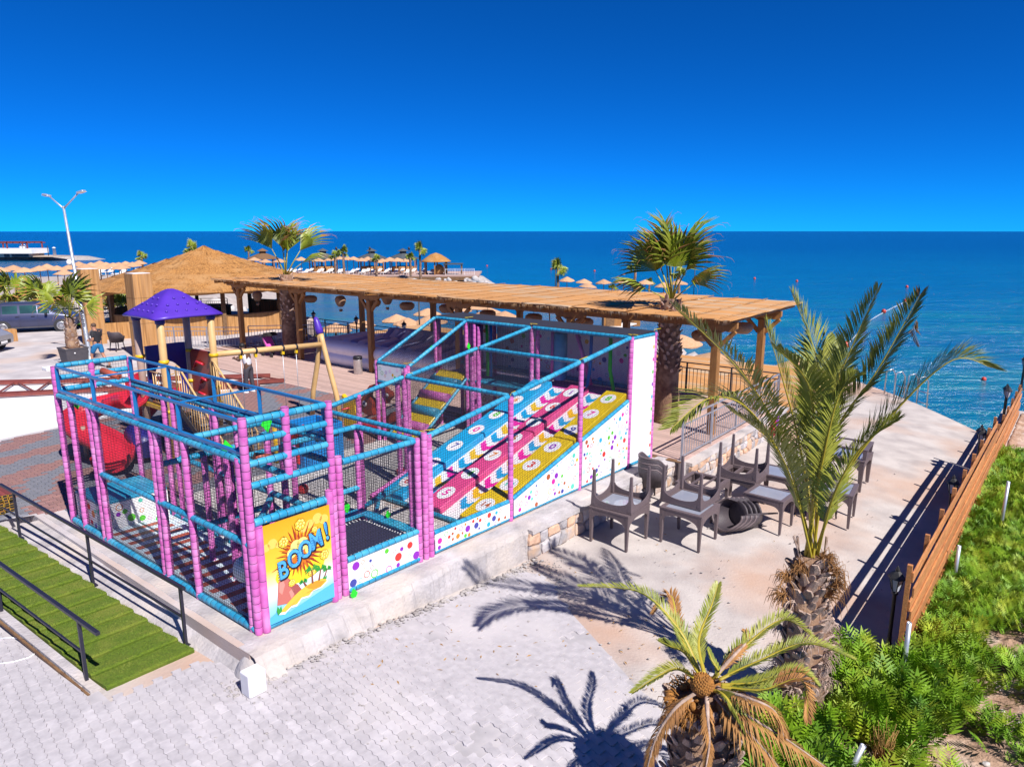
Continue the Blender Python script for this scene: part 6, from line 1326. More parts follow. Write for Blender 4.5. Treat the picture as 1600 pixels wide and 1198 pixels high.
SF = [((1062, 985, 6.3), (1000, 925, 6.6), (905, 916, 6.75), .17, 0), ((1062, 990, 6.5), (1048, 930, 6.9), (1020, 958, 6.9), .15, 2), ((1092, 1000, 6.5), (1112, 945, 6.9), (1122, 912, 7.1), .18, 0), ((1165, 1008, 6.4), (1225, 968, 6.6), (1276, 1000, 6.6), .20, 0), ((1180, 1035, 6.1), (1260, 1005, 6.2), (1335, 1030, 6.2), .19, 0), ((1180, 1066, 5.9), (1245, 1048, 5.9), (1278, 1070, 5.85), .15, 0), ((1190, 1078, 5.8), (1252, 1062, 5.8), (1262, 1125, 5.7), .20, 3), ((1060, 1045, 5.9), (1030, 1055, 5.8), (988, 1082, 5.6), .15, 0), ((1160, 1112, 5.6), (1230, 1155, 5.4), (1300, 1205, 5.3), .22, 1), ((1145, 1120, 5.6), (1190, 1165, 5.4), (1230, 1215, 5.3), .20, 1), ((1056, 1105, 5.7), (1026, 1150, 5.6), (1010, 1205, 5.5), .14, 1), ((1106, 1120, 5.6), (1108, 1165, 5.55), (1100, 1215, 5.5), .10, 1), ((1135, 1090, 5.7), (1165, 1140, 5.5), (1180, 1200, 5.4), .14, 0), ((1122, 1050, 5.9), (1112, 1030, 5.95), (1106, 1012, 6.0), .07, 0), ((1150, 1020, 6.2), (1168, 1000, 6.5), (1165, 985, 6.6), .12, 1), ((1070, 1020, 6.0), (1048, 1010, 6.0), (1030, 1000, 6.1), .12, 0), ((1170, 1090, 5.6), (1210, 1110, 5.5), (1225, 1150, 5.4), .18, 1)]
for ps in SF:
    *pts, L, kind = ps; base = AT(1103, 1072, 6.0) + (AT(*pts[0]) - sc_).normalized() * .14
    feather([base] + [AT(*p) for p in pts], L * (.92 if kind != 1 else 1.1), 120 if kind != 1 else 64, SP, ['rachis' if kind != 1 else 'boot', 'frond_dry' if kind == 1 else 'frond', 'frond_dry'], .024, bare=.10, lift=.65 if kind != 1 else -.1, fwd=1.15, w_=.0075, dry={2: (.35, 1), 3: (.4, 1)}.get(kind), droop=2.6 if kind == 1 else .2)
# ---- fan palms: folded fan leaves on long stalks
def fan_leaf_mesh(seed, Lp, Rf, n=22, spread=108, mats=('petiole', 'frond_fan', 'frond_dry'), hang=.25, tips=True):
    r_ = random.Random(seed); b = MB(); b.tube([(0, 0, 0), (0, .02, Lp * .5), (0, 0, Lp)], [.03, .022, .014], 5, sq=.5); c = Vector((0, 0, Lp))
    for k in range(n):
        a = math.radians(-spread + 2 * spread * (k + .5) / n); hw = math.radians(spread / n) * 1.02; L = Rf * (.72 + .28 * math.cos(a)) * r_.uniform(.9, 1.08); fo = .12 * Rf
        dr = hang * r_.uniform(.5, 1.6); D_ = lambda t, da, y: c + Vector((math.sin(a + da) * L * t, y - .25 * (1 - math.cos(a)) * t, math.cos(a + da) * L * t))
        m1 = D_(.55, 0, .035); l1 = D_(.55, -hw, -.01); r1 = D_(.55, hw, -.01); m2 = D_(.82, 0, -.02 - dr * .15); l2 = D_(.78, -hw * .55, -.04 - dr * .12); r2 = D_(.78, hw * .55, -.04 - dr * .12); tp = D_(1.0, 0, -.05 - dr * .5)
        b.mat(1); b.add([c, l1, m1, r1, l2, m2, r2], [(0, 2, 1), (0, 3, 2), (1, 2, 5, 4), (2, 3, 6, 5)], False)
        b.mat(2 if r_.random() < .3 and tips else 1).add([l2, m2, r2, tp], [(0, 1, 3), (1, 2, 3)], False)
        if tips and r_.random() < .35: b.mat(2).tube([tp, tp + (tp - m2) * .25 + Vector((0, -.03, -.02)), tp + (tp - m2) * .35 + Vector((r_.gauss(0, .02), -.09, -.09))], [.005, .004, .002], 3, cap=False)
    b.mat(0); o = b.build('fan_leaf', [K[m] for m in mats], local=True); me = o.data; bpy.data.objects.remove(o); return me
FLM = [fan_leaf_mesh(s, .95, 1.15, 22, 76, hang=.5) for s in range(3)]; FLN = [fan_leaf_mesh(s + 40, 1.0, 1.15, 18, 46, hang=.7) for s in range(3)]; FLS = [fan_leaf_mesh(s + 9, .75, .72, 16, 112) for s in range(3)]; FLT = [fan_leaf_mesh(s + 19, .55, .62, 12, 120, tips=False) for s in range(2)]
def fan_palm(label, base, h, r0, r1, leaves, fam, scale=1, nb=60, bs=.1, skirt=0, group=None, boot_from=.3, name='fan_palm', bar=True):
    base = Vector(base); t = thing(name, label, 'palm tree', tuple(base), group=group)
    b = MB(); n = 14; b.tube([base + Zv * (h * k / n) + Vector((.02 * math.sin(k), .02 * math.cos(k * 1.3), 0)) * (k > 0) for k in range(n + 1)], [(r0 + (r1 - r0) * k / n) * (1 + .05 * (k % 2)) for k in range(n + 1)], 12); b.build('trunk', K['palm_bark'], t)
    if nb: boots(t, base, h * boot_from, h, lambda f: (r1 + (r0 - r1) * (1 - f) * .6) * .95, nb, bs)
    for tilt, az, s_, roll in leaves:
        o = obj('fan_leaf', R.choice(fam), t, (0, 0, h - .08)); o.rotation_euler = (Matrix.Rotation(az, 3, 'Z') @ Matrix.Rotation(tilt, 3, 'X') @ Matrix.Rotation(roll, 3, 'Z')).to_euler(); o.scale = (s_ * scale,) * 3
    return t
dg_ = math.radians
# az = 0 leans to -Y (camera); leaf leans along -Y rotated by az
big = [(-.16, dg_(80), 1.1, 1.2), (.25, dg_(95), 1.15, 1.6), (.12, dg_(-70), 1.15, 1.7), (.42, dg_(100), .95, 1.3), (.34, dg_(-85), 1.05, 1.5), (.52, dg_(-80), 1.0, 1.2), (.2, dg_(0), 1.0, .2), (.25, dg_(180), 1.1, .4), (.85, dg_(60), .8, .9), (.9, dg_(-40), .8, .6), (.5, dg_(-20), .85, .3), (.55, dg_(30), .85, 0), (1.1, dg_(-95), .8, .4), (1.15, dg_(85), .75, .5)]
big = [(t_, a, s_, (R.uniform(-.5, .5) + (0 if i < 2 else .0))) for i, (t_, a, s_, r_) in enumerate(big)]
fan_palm('thick trunked fan palm growing through the pergola roof right of the play frame', (4.43, 19.81, 0), 3.55, .36, .27, big[:9] + big[12:13], FLM, 1.04, 110, .12, boot_from=.42)
left = [(.12, dg_(70), 1.05, .8), (.08, dg_(-40), 1.1, .3), (.42, dg_(-88), 1.15, 1.0), (.55, dg_(92), 1.15, .8), (.30, dg_(40), 1.0, .4), (.25, dg_(170), 1.0, .3), (.95, dg_(75), .85, .3), (.15, dg_(10), .95, 1.3)]
fan_palm('fan palm with shaggy upright leaves growing through the left part of the pergola roof', (-9.82, 31.16, 0), 3.55, .34, .25, left, FLN, 1.12, 70, .12, boot_from=.4)
def crown(n, lo, hi, s=1): return [(lo + (hi - lo) * ((k * .618) % 1), k * 2.4 + R.uniform(-.3, .3), s * R.uniform(.85, 1.12), R.uniform(-.4, .4)) for k in range(n)]
# planter palm beside the lamp post
pp0 = G(117, 568); PLN = thing('planter', 'large dark grey square planter at the foot of the street lamp', 'planter', tuple(pp0)); b = MB(); rs = []
for z, s_ in ((0, .36), (.62, .43), (.66, .45), (.70, .45), (.70, .40), (.62, .39)): rs.append([pp0 + DL * (x * s_) + DW * (y * s_) + Zv * z for x, y in ((-1, -1), (1, -1), (1, 1), (-1, 1))])
b.rings(rs, cap=True, sm=False).build('pot', K['planter'], PLN, bev=.01); MB().box(pp0 + Zv * .64, (.76, .76, .04), DL, DW, Zv).build('soil', K['soil'], PLN); MB().lathe(pp0 + DL * .432 - DW * .1 + Zv * .5, [(.03, 0), (.03, .012), (.005, .013)], 10, Z=DL).build('drain_plug', K['white'], PLN)
pl_l = [(.42, dg_(82), 1.15, .3), (.30, dg_(60), 1.25, .2), (.62, dg_(-88), 1.0, .2), (.9, dg_(100), 1.0, .6), (.20, dg_(110), 1.05, .9), (.7, dg_(20), .8, .2)]
fan_palm('fan palm with few bright leaves growing in the dark planter by the street lamp', pp0 + Zv * .66, 1.25, .26, .16, pl_l, FLS, 1.2, 46, .12, boot_from=.0)
for x, y, h, s_, lab in ((24, 497, .9, 1.5, 'bushy fan palm behind the parked blue car at the left edge'), (72, 500, .8, 1.25, 'smaller fan palm behind the bonnet of the blue car'), (178, 492, .5, 1.0, 'low fan palm seen between the two reed columns'), (190, 500, .5, .9, 'second low fan palm beside the right reed column')):
    fan_palm(lab, G(x, y), h, .24, .18, crown(13, .2, 1.25, 1.15), FLS, s_, 24, .1, boot_from=.1)
# small palms far off
SM = fan_palm('x', (0, 0, 0), 2.6, .17, .12, crown(20, .1, 1.7), FLT, .85, 0, group='palms on the far shore and pier')
# label, pixel of crown centre, ground z, crown height
far = (('bright green palm beyond the left umbrellas', 221, 399, -1.9, 3.6), ('palm top just showing above the gazebo roof', 299, 388, -1.9, 5.0), ('palm at the left end of the bathing pier', 388, 390, -1.7, 3.6), ('palm behind the second dark roof on the pier', 536, 393, -1.7, 4.2), ('short thin palm between the first pier roofs', 523, 398, -1.7, 3.4), ('pale green palm before the middle pier roof', 588, 402, -1.7, 2.9), ('small palm left of the thatched pier hut', 641, 400, -1.7, 3.2), ('tall green palm beside the thatched pier hut', 656, 389, -1.7, 4.6), ('slim palm at the left end of the farther umbrella row', 872, 418, -2.8, 4.4), ('low bushy palm before the farther umbrella row', 957, 446, -2.8, 1.8), ('stubby palm left of the big fan palm', 993, 412, -2.8, 4.2), ('low green palm under the big fan palm leaves', 1015, 438, -2.8, 2.3), ('thin palm just right of the big fan palm trunk', 1062, 425, -2.8, 3.4))
for i, (lab, x, y, z0, hh) in enumerate(far):
    p = G(x, y, z0 + hh); s_ = (hh - .4) / 2.6
    if abs(x - 957) < 2 or abs(x - 1015) < 2: s_ = max(s_, .6)
    o = SM if i == 0 else dup(SM, (0, 0, 0)); o.location = (p.x, p.y, z0); o.rotation_euler = (0, 0, R.uniform(0, 6)); k = max(.75, min(1.15, s_)); o.scale = (k, k, (hh - .3) / 2.6); o['label'] = lab
# ================================================================ STREET LAMP, CARS, PEOPLE
lb = G(142, 566); t = thing('street_lamp', 'tall galvanised street lamp with two lamp heads beside the dark planter', 'street lamp', tuple(lb))
top = AT(99, 322, lb.y); hL = top.z; b = MB(); b.lathe(lb, [(.16, .02), (.16, .05), (.10, .06), (.095, .3), (.09, .32), (.045, hL)], 12, Z=top - lb); b.build('pole', K['galv'], t)
for x, y, w_ in ((76, 306, 'l'), (123, 301, 'r')):
    e = AT(x, y, lb.y + (.3 if w_ == 'l' else -.2)); MB().tube([top - Zv * .1, top.lerp(e, .5) - Zv * .05, e], [.035, .03, .028], 8).build('arm', K['galv'], t)
    X = (e - top); X.z *= .4; X.normalize(); Y = X.cross(Zv).normalized(); Z_ = Y.cross(X) * -1 if Y.cross(X).z < 0 else Y.cross(X)
    hd = MB().box(e + X * .12, (.34, .2, .07), X, Y, Z_).build('lamp_head', K['galv'], t, bev=.02); MB().box(e + X * .16 - Z_ * .042, (.3, .18, .012), X, Y, Z_).build('lens', K['lamp_clear'], hd)
c = AT(108, 410, lb.y - .15); MB().ell(c, (.10, .10, .12), 10, 7).build('camera_dome', K['white'], t); MB().bar(c, AT(114, 414, lb.y), .05, .05).build('bracket', K['galv'], t)
b = MB()
for k in range(9): z = 1.55 + k * .085; q = lb.lerp(top, z / hL); b.box(q + Vector((.03, -.085, 0)), (.10 if k % 2 else .07, .006, .05))
b.build('painted_marks', K['planter'], t)
def car(label, mat, loc, rz, L=4.3, W2=.9, Ht=1.6):
    t = thing('parked_car', label, 'car', loc, rz)
    X0 = -L / 2
    def prof(x):                                    # (belt z, top z, roof half width factor)
        f = (x - X0) / L
        if f < .03: return .80, .98, .9
        if f < .10: return .95, .98 + (Ht - .1 - .98) * (f - .03) / .07 * .75, .80
        if f < .16: return .98, Ht - .06, .80
        if f < .55: return 1.0, Ht - .02 * abs(f - .33), .80
        if f < .80: return 1.0 - .05 * (f - .55) / .25, Ht - .02 - (Ht - 1.08) * ((f - .55) / .25) ** 1.12, .80 + .08 * (f - .55) / .25
        return .93 - .22 * ((f - .8) / .2) ** 1.6, 1.05 - .30 * ((f - .8) / .2) ** 1.7, .88
    def ring(x):
        f = (x - X0) / L; zb, ztop, rw = prof(x); w_ = W2 * (1 - .10 * max(0, (f - .86) / .14) ** 1.5 - .10 * max(0, (.10 - f) / .10) ** 1.5); zt_ = max(ztop, zb + .02); z0 = .24 + .10 * (f > .95) + .08 * (f < .04)
        h = [(w_ * .90, z0), (w_ * .98, z0 + .12), (w_, .62), (w_ * .985, zb - .04), (w_ * .95, zb), (w_ * (rw + .02), zt_ - .09 * min(1, (zt_ - zb) / .3)), (w_ * (rw - .10), zt_ - .02), (w_ * .3, zt_)]
        return [Vector((x, y, z)) for y, z in h] + [Vector((x, -y, z)) for y, z in reversed(h)]
    xs = [X0 + L * k / 44 for k in range(45)]; b = MB(); b.rings([ring(x) for x in xs]); b.build('body', K[mat], t, local=True)
    def band(x0, x1, sg, a0, a1, name, mm, n=8, tilt0=0, tilt1=0):
        q = MB(); rs = []
        for k in range(n + 1):
            x = x0 + (x1 - x0) * k / n; r_ = ring(x); p, s_ = r_[4], r_[5]; lo_, hi_ = p.lerp(s_, a0), p.lerp(s_, a1 if not (tilt0 or tilt1) else a1 - (tilt1 if k > n - 2 else 0))
            rs.append([Vector((v.x, (v.y + .006) * sg, v.z)) for v in (lo_, hi_)])
        q.rings(rs, cap=False, close=False); return q.build(name, K[mm], t, local=True)
    for sg in (1, -1):
        for f0, f1 in ((.10, .185), (.20, .36), (.385, .565), (.575, .70)): band(X0 + L * f0, X0 + L * f1, sg, .10, .92, 'side_window', 'car_glass')
    for f0, f1, nm_ in ((.585, .775, 'windscreen'), (.035, .095, 'rear_window')):
        q = MB(); rs = []
        for k in range(7):
            x = X0 + L * (f0 + (f1 - f0) * k / 6); r_ = ring(x); rs.append([Vector((v.x + .004 * (1 if f0 > .5 else -1), v.y * .97, v.z + .007)) for v in (r_[6], r_[7], r_[8], r_[9])])
        q.rings(rs, cap=False, close=False); q.build(nm_, K['car_glass'], t, local=True)
    for fx in (.19, .815):
        for sg in (1, -1):
            x = X0 + L * fx; c = Vector((x, sg * (W2 - .20), .32)); MB().lathe(c, [(.36, .0), (.375, .205), (.36, .206)], 24, Z=Vector((0, sg, 0))).build('wheel_arch', K['tyre'], t, local=True)
            w_ = MB().lathe(c + Vector((0, sg * .02, 0)), [(.22, 0), (.32, .0), (.325, .16), (.31, .20), (.23, .205)], 26, Z=Vector((0, sg, 0))).build('wheel', K['tyre'], t, local=True)
            MB().lathe(c + Vector((0, sg * .06, 0)), [(.22, .14), (.225, .175), (.20, .18), (.05, .165), (.01, .17)], 20, Z=Vector((0, sg, 0))).build('rim', K['steel'], w_, local=True)
            q = MB()
            for k in range(14): a = 2 * pi * k / 14; d = Vector((math.cos(a), 0, math.sin(a))); q.bar(c + Vector((0, sg * .243, 0)) + d * .09, c + Vector((0, sg * .243, 0)) + d * .19, .022, .006, Vector((0, 1, 0)))
            q.build('spoke_gaps', K['tyre'], w_, local=True)
    for sg in (1, -1):
        MB().box((X0 + L * .665, sg * (W2 + .07), 1.0), (.12, .2, .13)).build('mirror', K['black'], t, local=True, bev=.03)
        for f in (.35, .52): MB().box((X0 + L * f, sg * (W2 + .004), .88), (.17, .03, .03)).build('handle', K['black'], t, local=True, bev=.006)
        MB().ell((X0 + L * .945, sg * W2 * .74, .70), (.16, .14, .085), 12, 7).build('headlight', K['lamp_clear'], t, local=True); MB().ell((X0 + L * .022, sg * W2 * .80, .92), (.07, .12, .16), 10, 7).build('tail_light', K['lamp_red'], t, local=True)
        for f in (.375, .57): MB().box((X0 + L * f, sg * (W2 - .003), .66), (.008, .012, .62)).build('door_seam', K['black'], t, local=True)
        MB().box((X0 + L * .5, sg * W2 * .955, .29), (L * .5, .05, .07)).build('sill', K['planter'], t, local=True)
    MB().box((-X0 - .03, 0, .45), (.08, 1.1, .18)).build('grille', K['black'], t, local=True, bev=.02); MB().box((-X0 + .012, 0, .45), (.01, .5, .11)).build('number_plate', K['white'], t, local=True)
    return t
ca = Vector((-27.35, 37.85, 0)); cb = Vector((-24.80, 39.0, 0)); dcar = (cb - ca).normalized(); ctr = (ca + cb) / 2 + Vector((-dcar.y, dcar.x, 0)) * .85
car('dusty dark blue grey people carrier parked at the left edge, nose to the right', 'car_blue', (ctr.x, ctr.y, 0), math.atan2(dcar.y, dcar.x))
c2_ = G(-2, 556); car('silver car of which only the front corner shows at the left edge', 'car_silver', (c2_.x - 2.55, c2_.y + .85, 0), .12, L=4.2, Ht=1.48)
b = MB(); p = G(17, 533); b.box(p + Zv * .3, (.5, .5, .6), DL, DW, Zv); tag(b.build('reed_box', K['reed_v'], at=tuple(p), bev=.01), 'small reed covered box between the two parked cars', 'box')
b = MB(); p = G(77, 578); b.box(p + Zv * .06, (.5, .35, .12), DL, DW, Zv); tag(b.build('foam_slab', K['white'], at=tuple(p), bev=.015), 'small white block lying on the ground near the dark planter', 'block')
# people ------------------------------------------------------
def skin(name, verts, edges, rad, mat, parent, root=0, sub=1):
    me = bpy.data.meshes.new(name + '_cage'); me.from_pydata([tuple(v) for v in verts], edges, []); o = bpy.data.objects.new(name + '_cage', me); COL.objects.link(o)
    o.modifiers.new('s', 'SKIN'); sv = me.skin_vertices[0].data
    for i, r_ in enumerate(rad): sv[i].radius = r_ if hasattr(r_, '__len__') else (r_, r_)
    for i in range(len(verts)): sv[i].use_root = (i == root)
    ss = o.modifiers.new('d', 'SUBSURF'); ss.levels = sub
    dg = bpy.context.evaluated_depsgraph_get(); m2 = bpy.data.meshes.new_from_object(o.evaluated_get(dg)); bpy.data.objects.remove(o); m2.materials.clear(); m2.materials.append(K[mat]); m2.polygons.foreach_set('use_smooth', [True] * len(m2.polygons))
    m2.name = name; return obj(name, m2, parent)
def person(label, loc, rz, J, sk, hair, top_m, leg_m, short, sc=1.0, cap_m=None):
    t = thing('person', label, 'person', loc, rz); t.scale = (sc,) * 3
    names = ['pelvis', 'waist', 'chest', 'neck', 'head', 'crown', 'lsh', 'lel', 'lwr', 'lpalm', 'rsh', 'rel', 'rwr', 'rpalm', 'lhip', 'lkn', 'lan', 'lto', 'rhip', 'rkn', 'ran', 'rto']
    P = {k: Vector(v) for k, v in J.items()}; V_ = [P[k] for k in names]; ix = {k: i for i, k in enumerate(names)}
    E_ = [('pelvis', 'waist'), ('waist', 'chest'), ('chest', 'neck'), ('neck', 'head'), ('head', 'crown'), ('chest', 'lsh'), ('lsh', 'lel'), ('lel', 'lwr'), ('lwr', 'lpalm'), ('chest', 'rsh'), ('rsh', 'rel'), ('rel', 'rwr'), ('rwr', 'rpalm'), ('pelvis', 'lhip'), ('lhip', 'lkn'), ('lkn', 'lan'), ('lan', 'lto'), ('pelvis', 'rhip'), ('rhip', 'rkn'), ('rkn', 'ran'), ('ran', 'rto')]
    E_ = [(ix[a], ix[b]) for a, b in E_]; rd = {'pelvis': (.13, .10), 'waist': (.13, .10), 'chest': (.15, .11), 'neck': .055, 'head': (.085, .095), 'crown': (.075, .085), 'sh': .06, 'el': .042, 'wr': .03, 'palm': (.035, .02), 'hip': .09, 'kn': .06, 'an': .042, 'to': .035}
    ra = [rd[n_] if n_ in rd else rd[n_[1:]] for n_ in names]
    for s_ in 'lr':                                  # five fingers each, thumb off the side of the palm
        w_, p = P[s_ + 'wr'], P[s_ + 'palm']; d = (p - w_).normalized(); sd_ = d.cross(Vector((0, 1, .2))).normalized()
        for k, (o_, l_) in enumerate(((-.027, .06), (-.009, .075), (.009, .07), (.027, .055))):
            V_.append(p + d * .02 + sd_ * o_); V_.append(p + d * (.02 + l_ * .6) + sd_ * o_ + Vector((0, 0, -.01))); V_.append(p + d * (.01 + l_) + sd_ * o_ + Vector((0, 0, -.03))); n_ = len(V_); E_ += [(ix[s_ + 'palm'], n_ - 3), (n_ - 3, n_ - 2), (n_ - 2, n_ - 1)]; ra += [.009, .009, .008]
        V_.append(p - d * .02 + sd_ * .05); V_.append(p + d * .03 + sd_ * .06); n_ = len(V_); E_ += [(ix[s_ + 'palm'], n_ - 2), (n_ - 2, n_ - 1)]; ra += [.01, .009]
    body = skin('body', V_, E_, ra, sk, t)
    hd = (P['head'] + P['crown']) / 2; fw = P['face'].normalized(); sd2 = fw.cross(Zv).normalized()
    MB().ell(hd + Zv * .045 - fw * .018, (.098, .098, .085), 12, 8).build('hair', K[hair], t, local=True)
    MB().lathe(hd + fw * .085 - Zv * .015, [(.02, 0), (.014, .02), (.004, .03)], 8, Z=fw).build('nose', K[sk], t, local=True)
    for s_ in (-1, 1): MB().ell(hd + fw * .083 + sd2 * (.033 * s_) + Zv * .012, (.011,) * 3, 8, 5).build('eye', K['black'], t, local=True); MB().ell(hd + sd2 * (.093 * s_) - Zv * .01, (.014, .02, .03), 8, 5).build('ear', K[sk], t, local=True)
    MB().bar(hd + fw * .088 + sd2 * .025 - Zv * .055, hd + fw * .088 - sd2 * .025 - Zv * .055, .01, .008).build('mouth', K['d_brown'], t, local=True)
    ks = ['pelvis', 'waist', 'chest', 'neck', 'lsh', 'lel', 'rsh', 'rel']; VV = [P['pelvis'] + Zv * -.04, P['waist'], P['chest'], P['neck'] - Zv * .03, P['lsh'], P['lsh'].lerp(P['lel'], .75), P['rsh'], P['rsh'].lerp(P['rel'], .75)]
    skin('shirt', VV, [(0, 1), (1, 2), (2, 3), (2, 4), (4, 5), (2, 6), (6, 7)], [(.165, .13), (.155, .125), (.175, .13), .075, .085, .07, .085, .07], top_m, t)
    f = .85 if short else 1; a = lambda s_: (P[s_ + 'kn'] if not short else P[s_ + 'hip'].lerp(P[s_ + 'kn'], f)); VV = [P['pelvis'] + Zv * .05, P['pelvis'], P['lhip'], a('l'), P['rhip'], a('r')]; EE = [(0, 1), (1, 2), (2, 3), (1, 4), (4, 5)]; RR_ = [(.15, .12), (.16, .125), .115, .095 if short else .08, .115, .095 if short else .08]
    if not short: VV += [P['lan'] + Zv * .04, P['ran'] + Zv * .04]; EE += [(3, 6), (5, 7)]; RR_ += [.06, .06]
    skin('shorts' if short else 'trousers', VV, EE, RR_, leg_m, t)
    for s_ in 'lr':
        d = (P[s_ + 'to'] - P[s_ + 'an']); d.z = 0; d.normalize(); c = P[s_ + 'an'] + d * .07; c.z = max(.045, P[s_ + 'to'].z); MB().ell(c, (.13, .05, .05), 12, 7, X=d, Y=d.cross(Zv)).build('shoe', K['white' if not short else 'black'], t, local=True)
    return t, P
# walking man: facing local +X
J1 = dict(pelvis=(0, 0, .95), waist=(.01, 0, 1.12), chest=(.03, 0, 1.32), neck=(.05, 0, 1.48), head=(.09, 0, 1.58), crown=(.10, 0, 1.70), lsh=(.03, .19, 1.42), lel=(-.02, .24, 1.14), lwr=(.20, .17, 1.08), lpalm=(.28, .14, 1.10), rsh=(.03, -.19, 1.42), rel=(.0, -.24, 1.14), rwr=(.22, -.15, 1.10), rpalm=(.30, -.11, 1.13), lhip=(.02, .10, .92), lkn=(.24, .10, .52), lan=(.20, .10, .10), lto=(.36, .10, .05), rhip=(-.02, -.10, .92), rkn=(-.10, -.10, .50), ran=(-.36, -.10, .14), rto=(-.24, -.10, .05), face=(1, 0, -.1))
m1 = G(157, 575); t, P = person('man in black shirt and blue shorts walking left with a white cup', (m1.x, m1.y, .0), pi - .15, J1, 'skin', 'hair', 'shirt_black', 'shorts_blue', True, 1.03)
MB().box((.165, -.05, 1.36), (.012, .09, .08)).build('shirt_print', K['d_yellow'], t, local=True)
R_ = Matrix.Rotation(pi - .15, 3, 'Z'); cp = Vector((m1.x, m1.y, 0)) + R_ @ Vector((.345, -.10, 1.14)) * 1.03; cu = MB().lathe(cp, [(.028, 0), (.038, .10), (.034, .10), (.025, .01)], 14).build('paper_cup', K['white'], at=tuple(cp)); tag(cu, 'white paper cup held by the walking man in the black shirt', 'cup')
J2 = dict(pelvis=(0, 0, .92), waist=(.02, 0, 1.08), chest=(.06, 0, 1.26), neck=(.12, 0, 1.42), head=(.18, 0, 1.50), crown=(.21, 0, 1.60), lsh=(.06, .19, 1.36), lel=(.16, .22, 1.12), lwr=(.36, .14, 1.16), lpalm=(.44, .12, 1.18), rsh=(.06, -.19, 1.36), rel=(.14, -.22, 1.12), rwr=(.34, -.12, 1.14), rpalm=(.42, -.09, 1.16), lhip=(0, .10, .90), lkn=(.04, .11, .50), lan=(.02, .12, .09), lto=(.17, .13, .05), rhip=(0, -.10, .90), rkn=(.0, -.11, .50), ran=(-.06, -.12, .09), rto=(.09, -.14, .05), face=(1, 0, -.5))
m2 = G(391, 614); person('person in white shirt and dark trousers standing at the swing beam with bowed head', (m2.x, m2.y, 0), pi - .3, J2, 'skin_dark', 'hair_black', 'shirt_white', 'trousers', False, 1.02)
# ================================================================ BEACH UMBRELLAS, PIER, HEADLAND, BUOYS
def umbrella_proto():
    t = thing('beach_umbrella', 'x', 'umbrella'); b = MB(); n = 20; rs = []
    for k, (r_, z) in enumerate(((.03, 2.58), (.25, 2.50), (.55, 2.36), (.85, 2.22), (1.08, 2.10), (1.07, 2.03), (.9, 2.10), (.03, 2.42))): rs.append([(math.cos(2 * pi * i / n) * r_ * (1 + R.uniform(-.03, .03) * (k in (4, 5))), math.sin(2 * pi * i / n) * r_, z + R.uniform(-.03, .03) * (k > 2) * (k < 6)) for i in range(n)])
    b.rings(rs, sm=False).build('canopy', K['umbrella_thatch'], t, local=True); MB().tube([(0, 0, 0), (0, 0, 2.45)], .045, 8).build('pole', K['bark_beam'], t, local=True); return t
ORD = 'first second third fourth fifth sixth seventh eighth ninth tenth eleventh twelfth thirteenth fourteenth fifteenth sixteenth seventeenth eighteenth nineteenth twentieth'.split()
UM = umbrella_proto(); fu = [True]
def umb(x, y, z0, lab, grp, s=1.0):
    p = G(x, y, z0 + 2.1 * s); o = UM if fu[0] else dup(UM, (0, 0, 0)); fu[0] = False; o.location = (p.x, p.y, z0); o.rotation_euler = (R.gauss(0, .035), R.gauss(0, .035), R.uniform(0, 6)); o['label'] = lab; o['group'] = grp; k = R.uniform(.9, 1.1); o.scale = (s * k, s * k, s * R.uniform(.95, 1.06))
for x, y in ((2, 424), (39, 425), (62, 421), (88, 423), (100, 427), (108, 420), (123, 416), (134, 420), (144, 415.5), (155, 414), (157, 420), (166, 415.5), (178, 417), (185, 415), (190, 419), (197, 413.5), (208, 415.5), (218, 412), (20, 421), (74, 420)): umb(x, y, -1.85, 'straw umbrella on the left beach, %s from the left edge of the photo' % ORD[sorted((2, 39, 62, 88, 100, 108, 123, 134, 144, 155, 157, 166, 178, 185, 190, 197, 208, 218, 20, 74)).index(x)], 'umbrellas on the left beach', 1.1)
for x, y in ((397, 408), (414, 409), (437, 408), (470, 407.5), (497, 407.5), (503, 405.5), (517, 406.5), (531, 406), (542, 406.5), (552, 406.5), (565, 407.5), (575, 406), (586, 408.5), (598, 408), (610, 407.5), (623, 408.5), (634, 407.5)): umb(x, y, -1.72, 'straw umbrella on the bathing pier, %s from the left' % ORD[sorted((397, 414, 437, 470, 497, 503, 517, 531, 542, 552, 565, 575, 586, 598, 610, 623, 634)).index(x)], 'umbrellas on the pier', 1.05)
for x, y, d in ((886, 440, 'leftmost of the farther row'), (912, 441, 'second from the left, standing back'), (917, 447, 'pale, low in front of the second'), (944, 442, 'left of the low bushy palm'), (976, 441, 'right of the low bushy palm'), (1008, 442, 'just left of the big fan palm trunk'), (1037, 450, 'low and brownish behind the big fan palm trunk'), (1060, 444.5, 'rightmost of the farther row')): umb(x, y, -2.78, 'straw umbrella ' + d, 'umbrellas of the farther row', .98)
for x, y, d in ((621, 500.5, 'the whole canopy seen right of the pergola post'), (667, 494, 'beside the black lamp pole over the water'), (674, 505, 'half hidden by the slope of the stair roof'), (636, 506, 'low, behind the whole one'), (565, 507, 'left of the front pergola post'), (523, 515, 'pale, behind the purple swing cap'), (747, 481, 'high and wide above the black play roof'), (766, 488, 'pale, right under the high wide one'), (787, 494, 'small, low above the black play roof'), (715, 486, 'behind the left back corner of the play roof'), (860, 484, 'beyond the pergola between two lanterns'), (1066, 540, 'just right of the big palm trunk'), (1113, 560, 'large, beside the right pergola post'), (1246, 580, 'rightmost, behind the tall palm fronds')): umb(x, y, -2.95, 'straw beach umbrella ' + d, 'umbrellas on the beach below', 1.0)
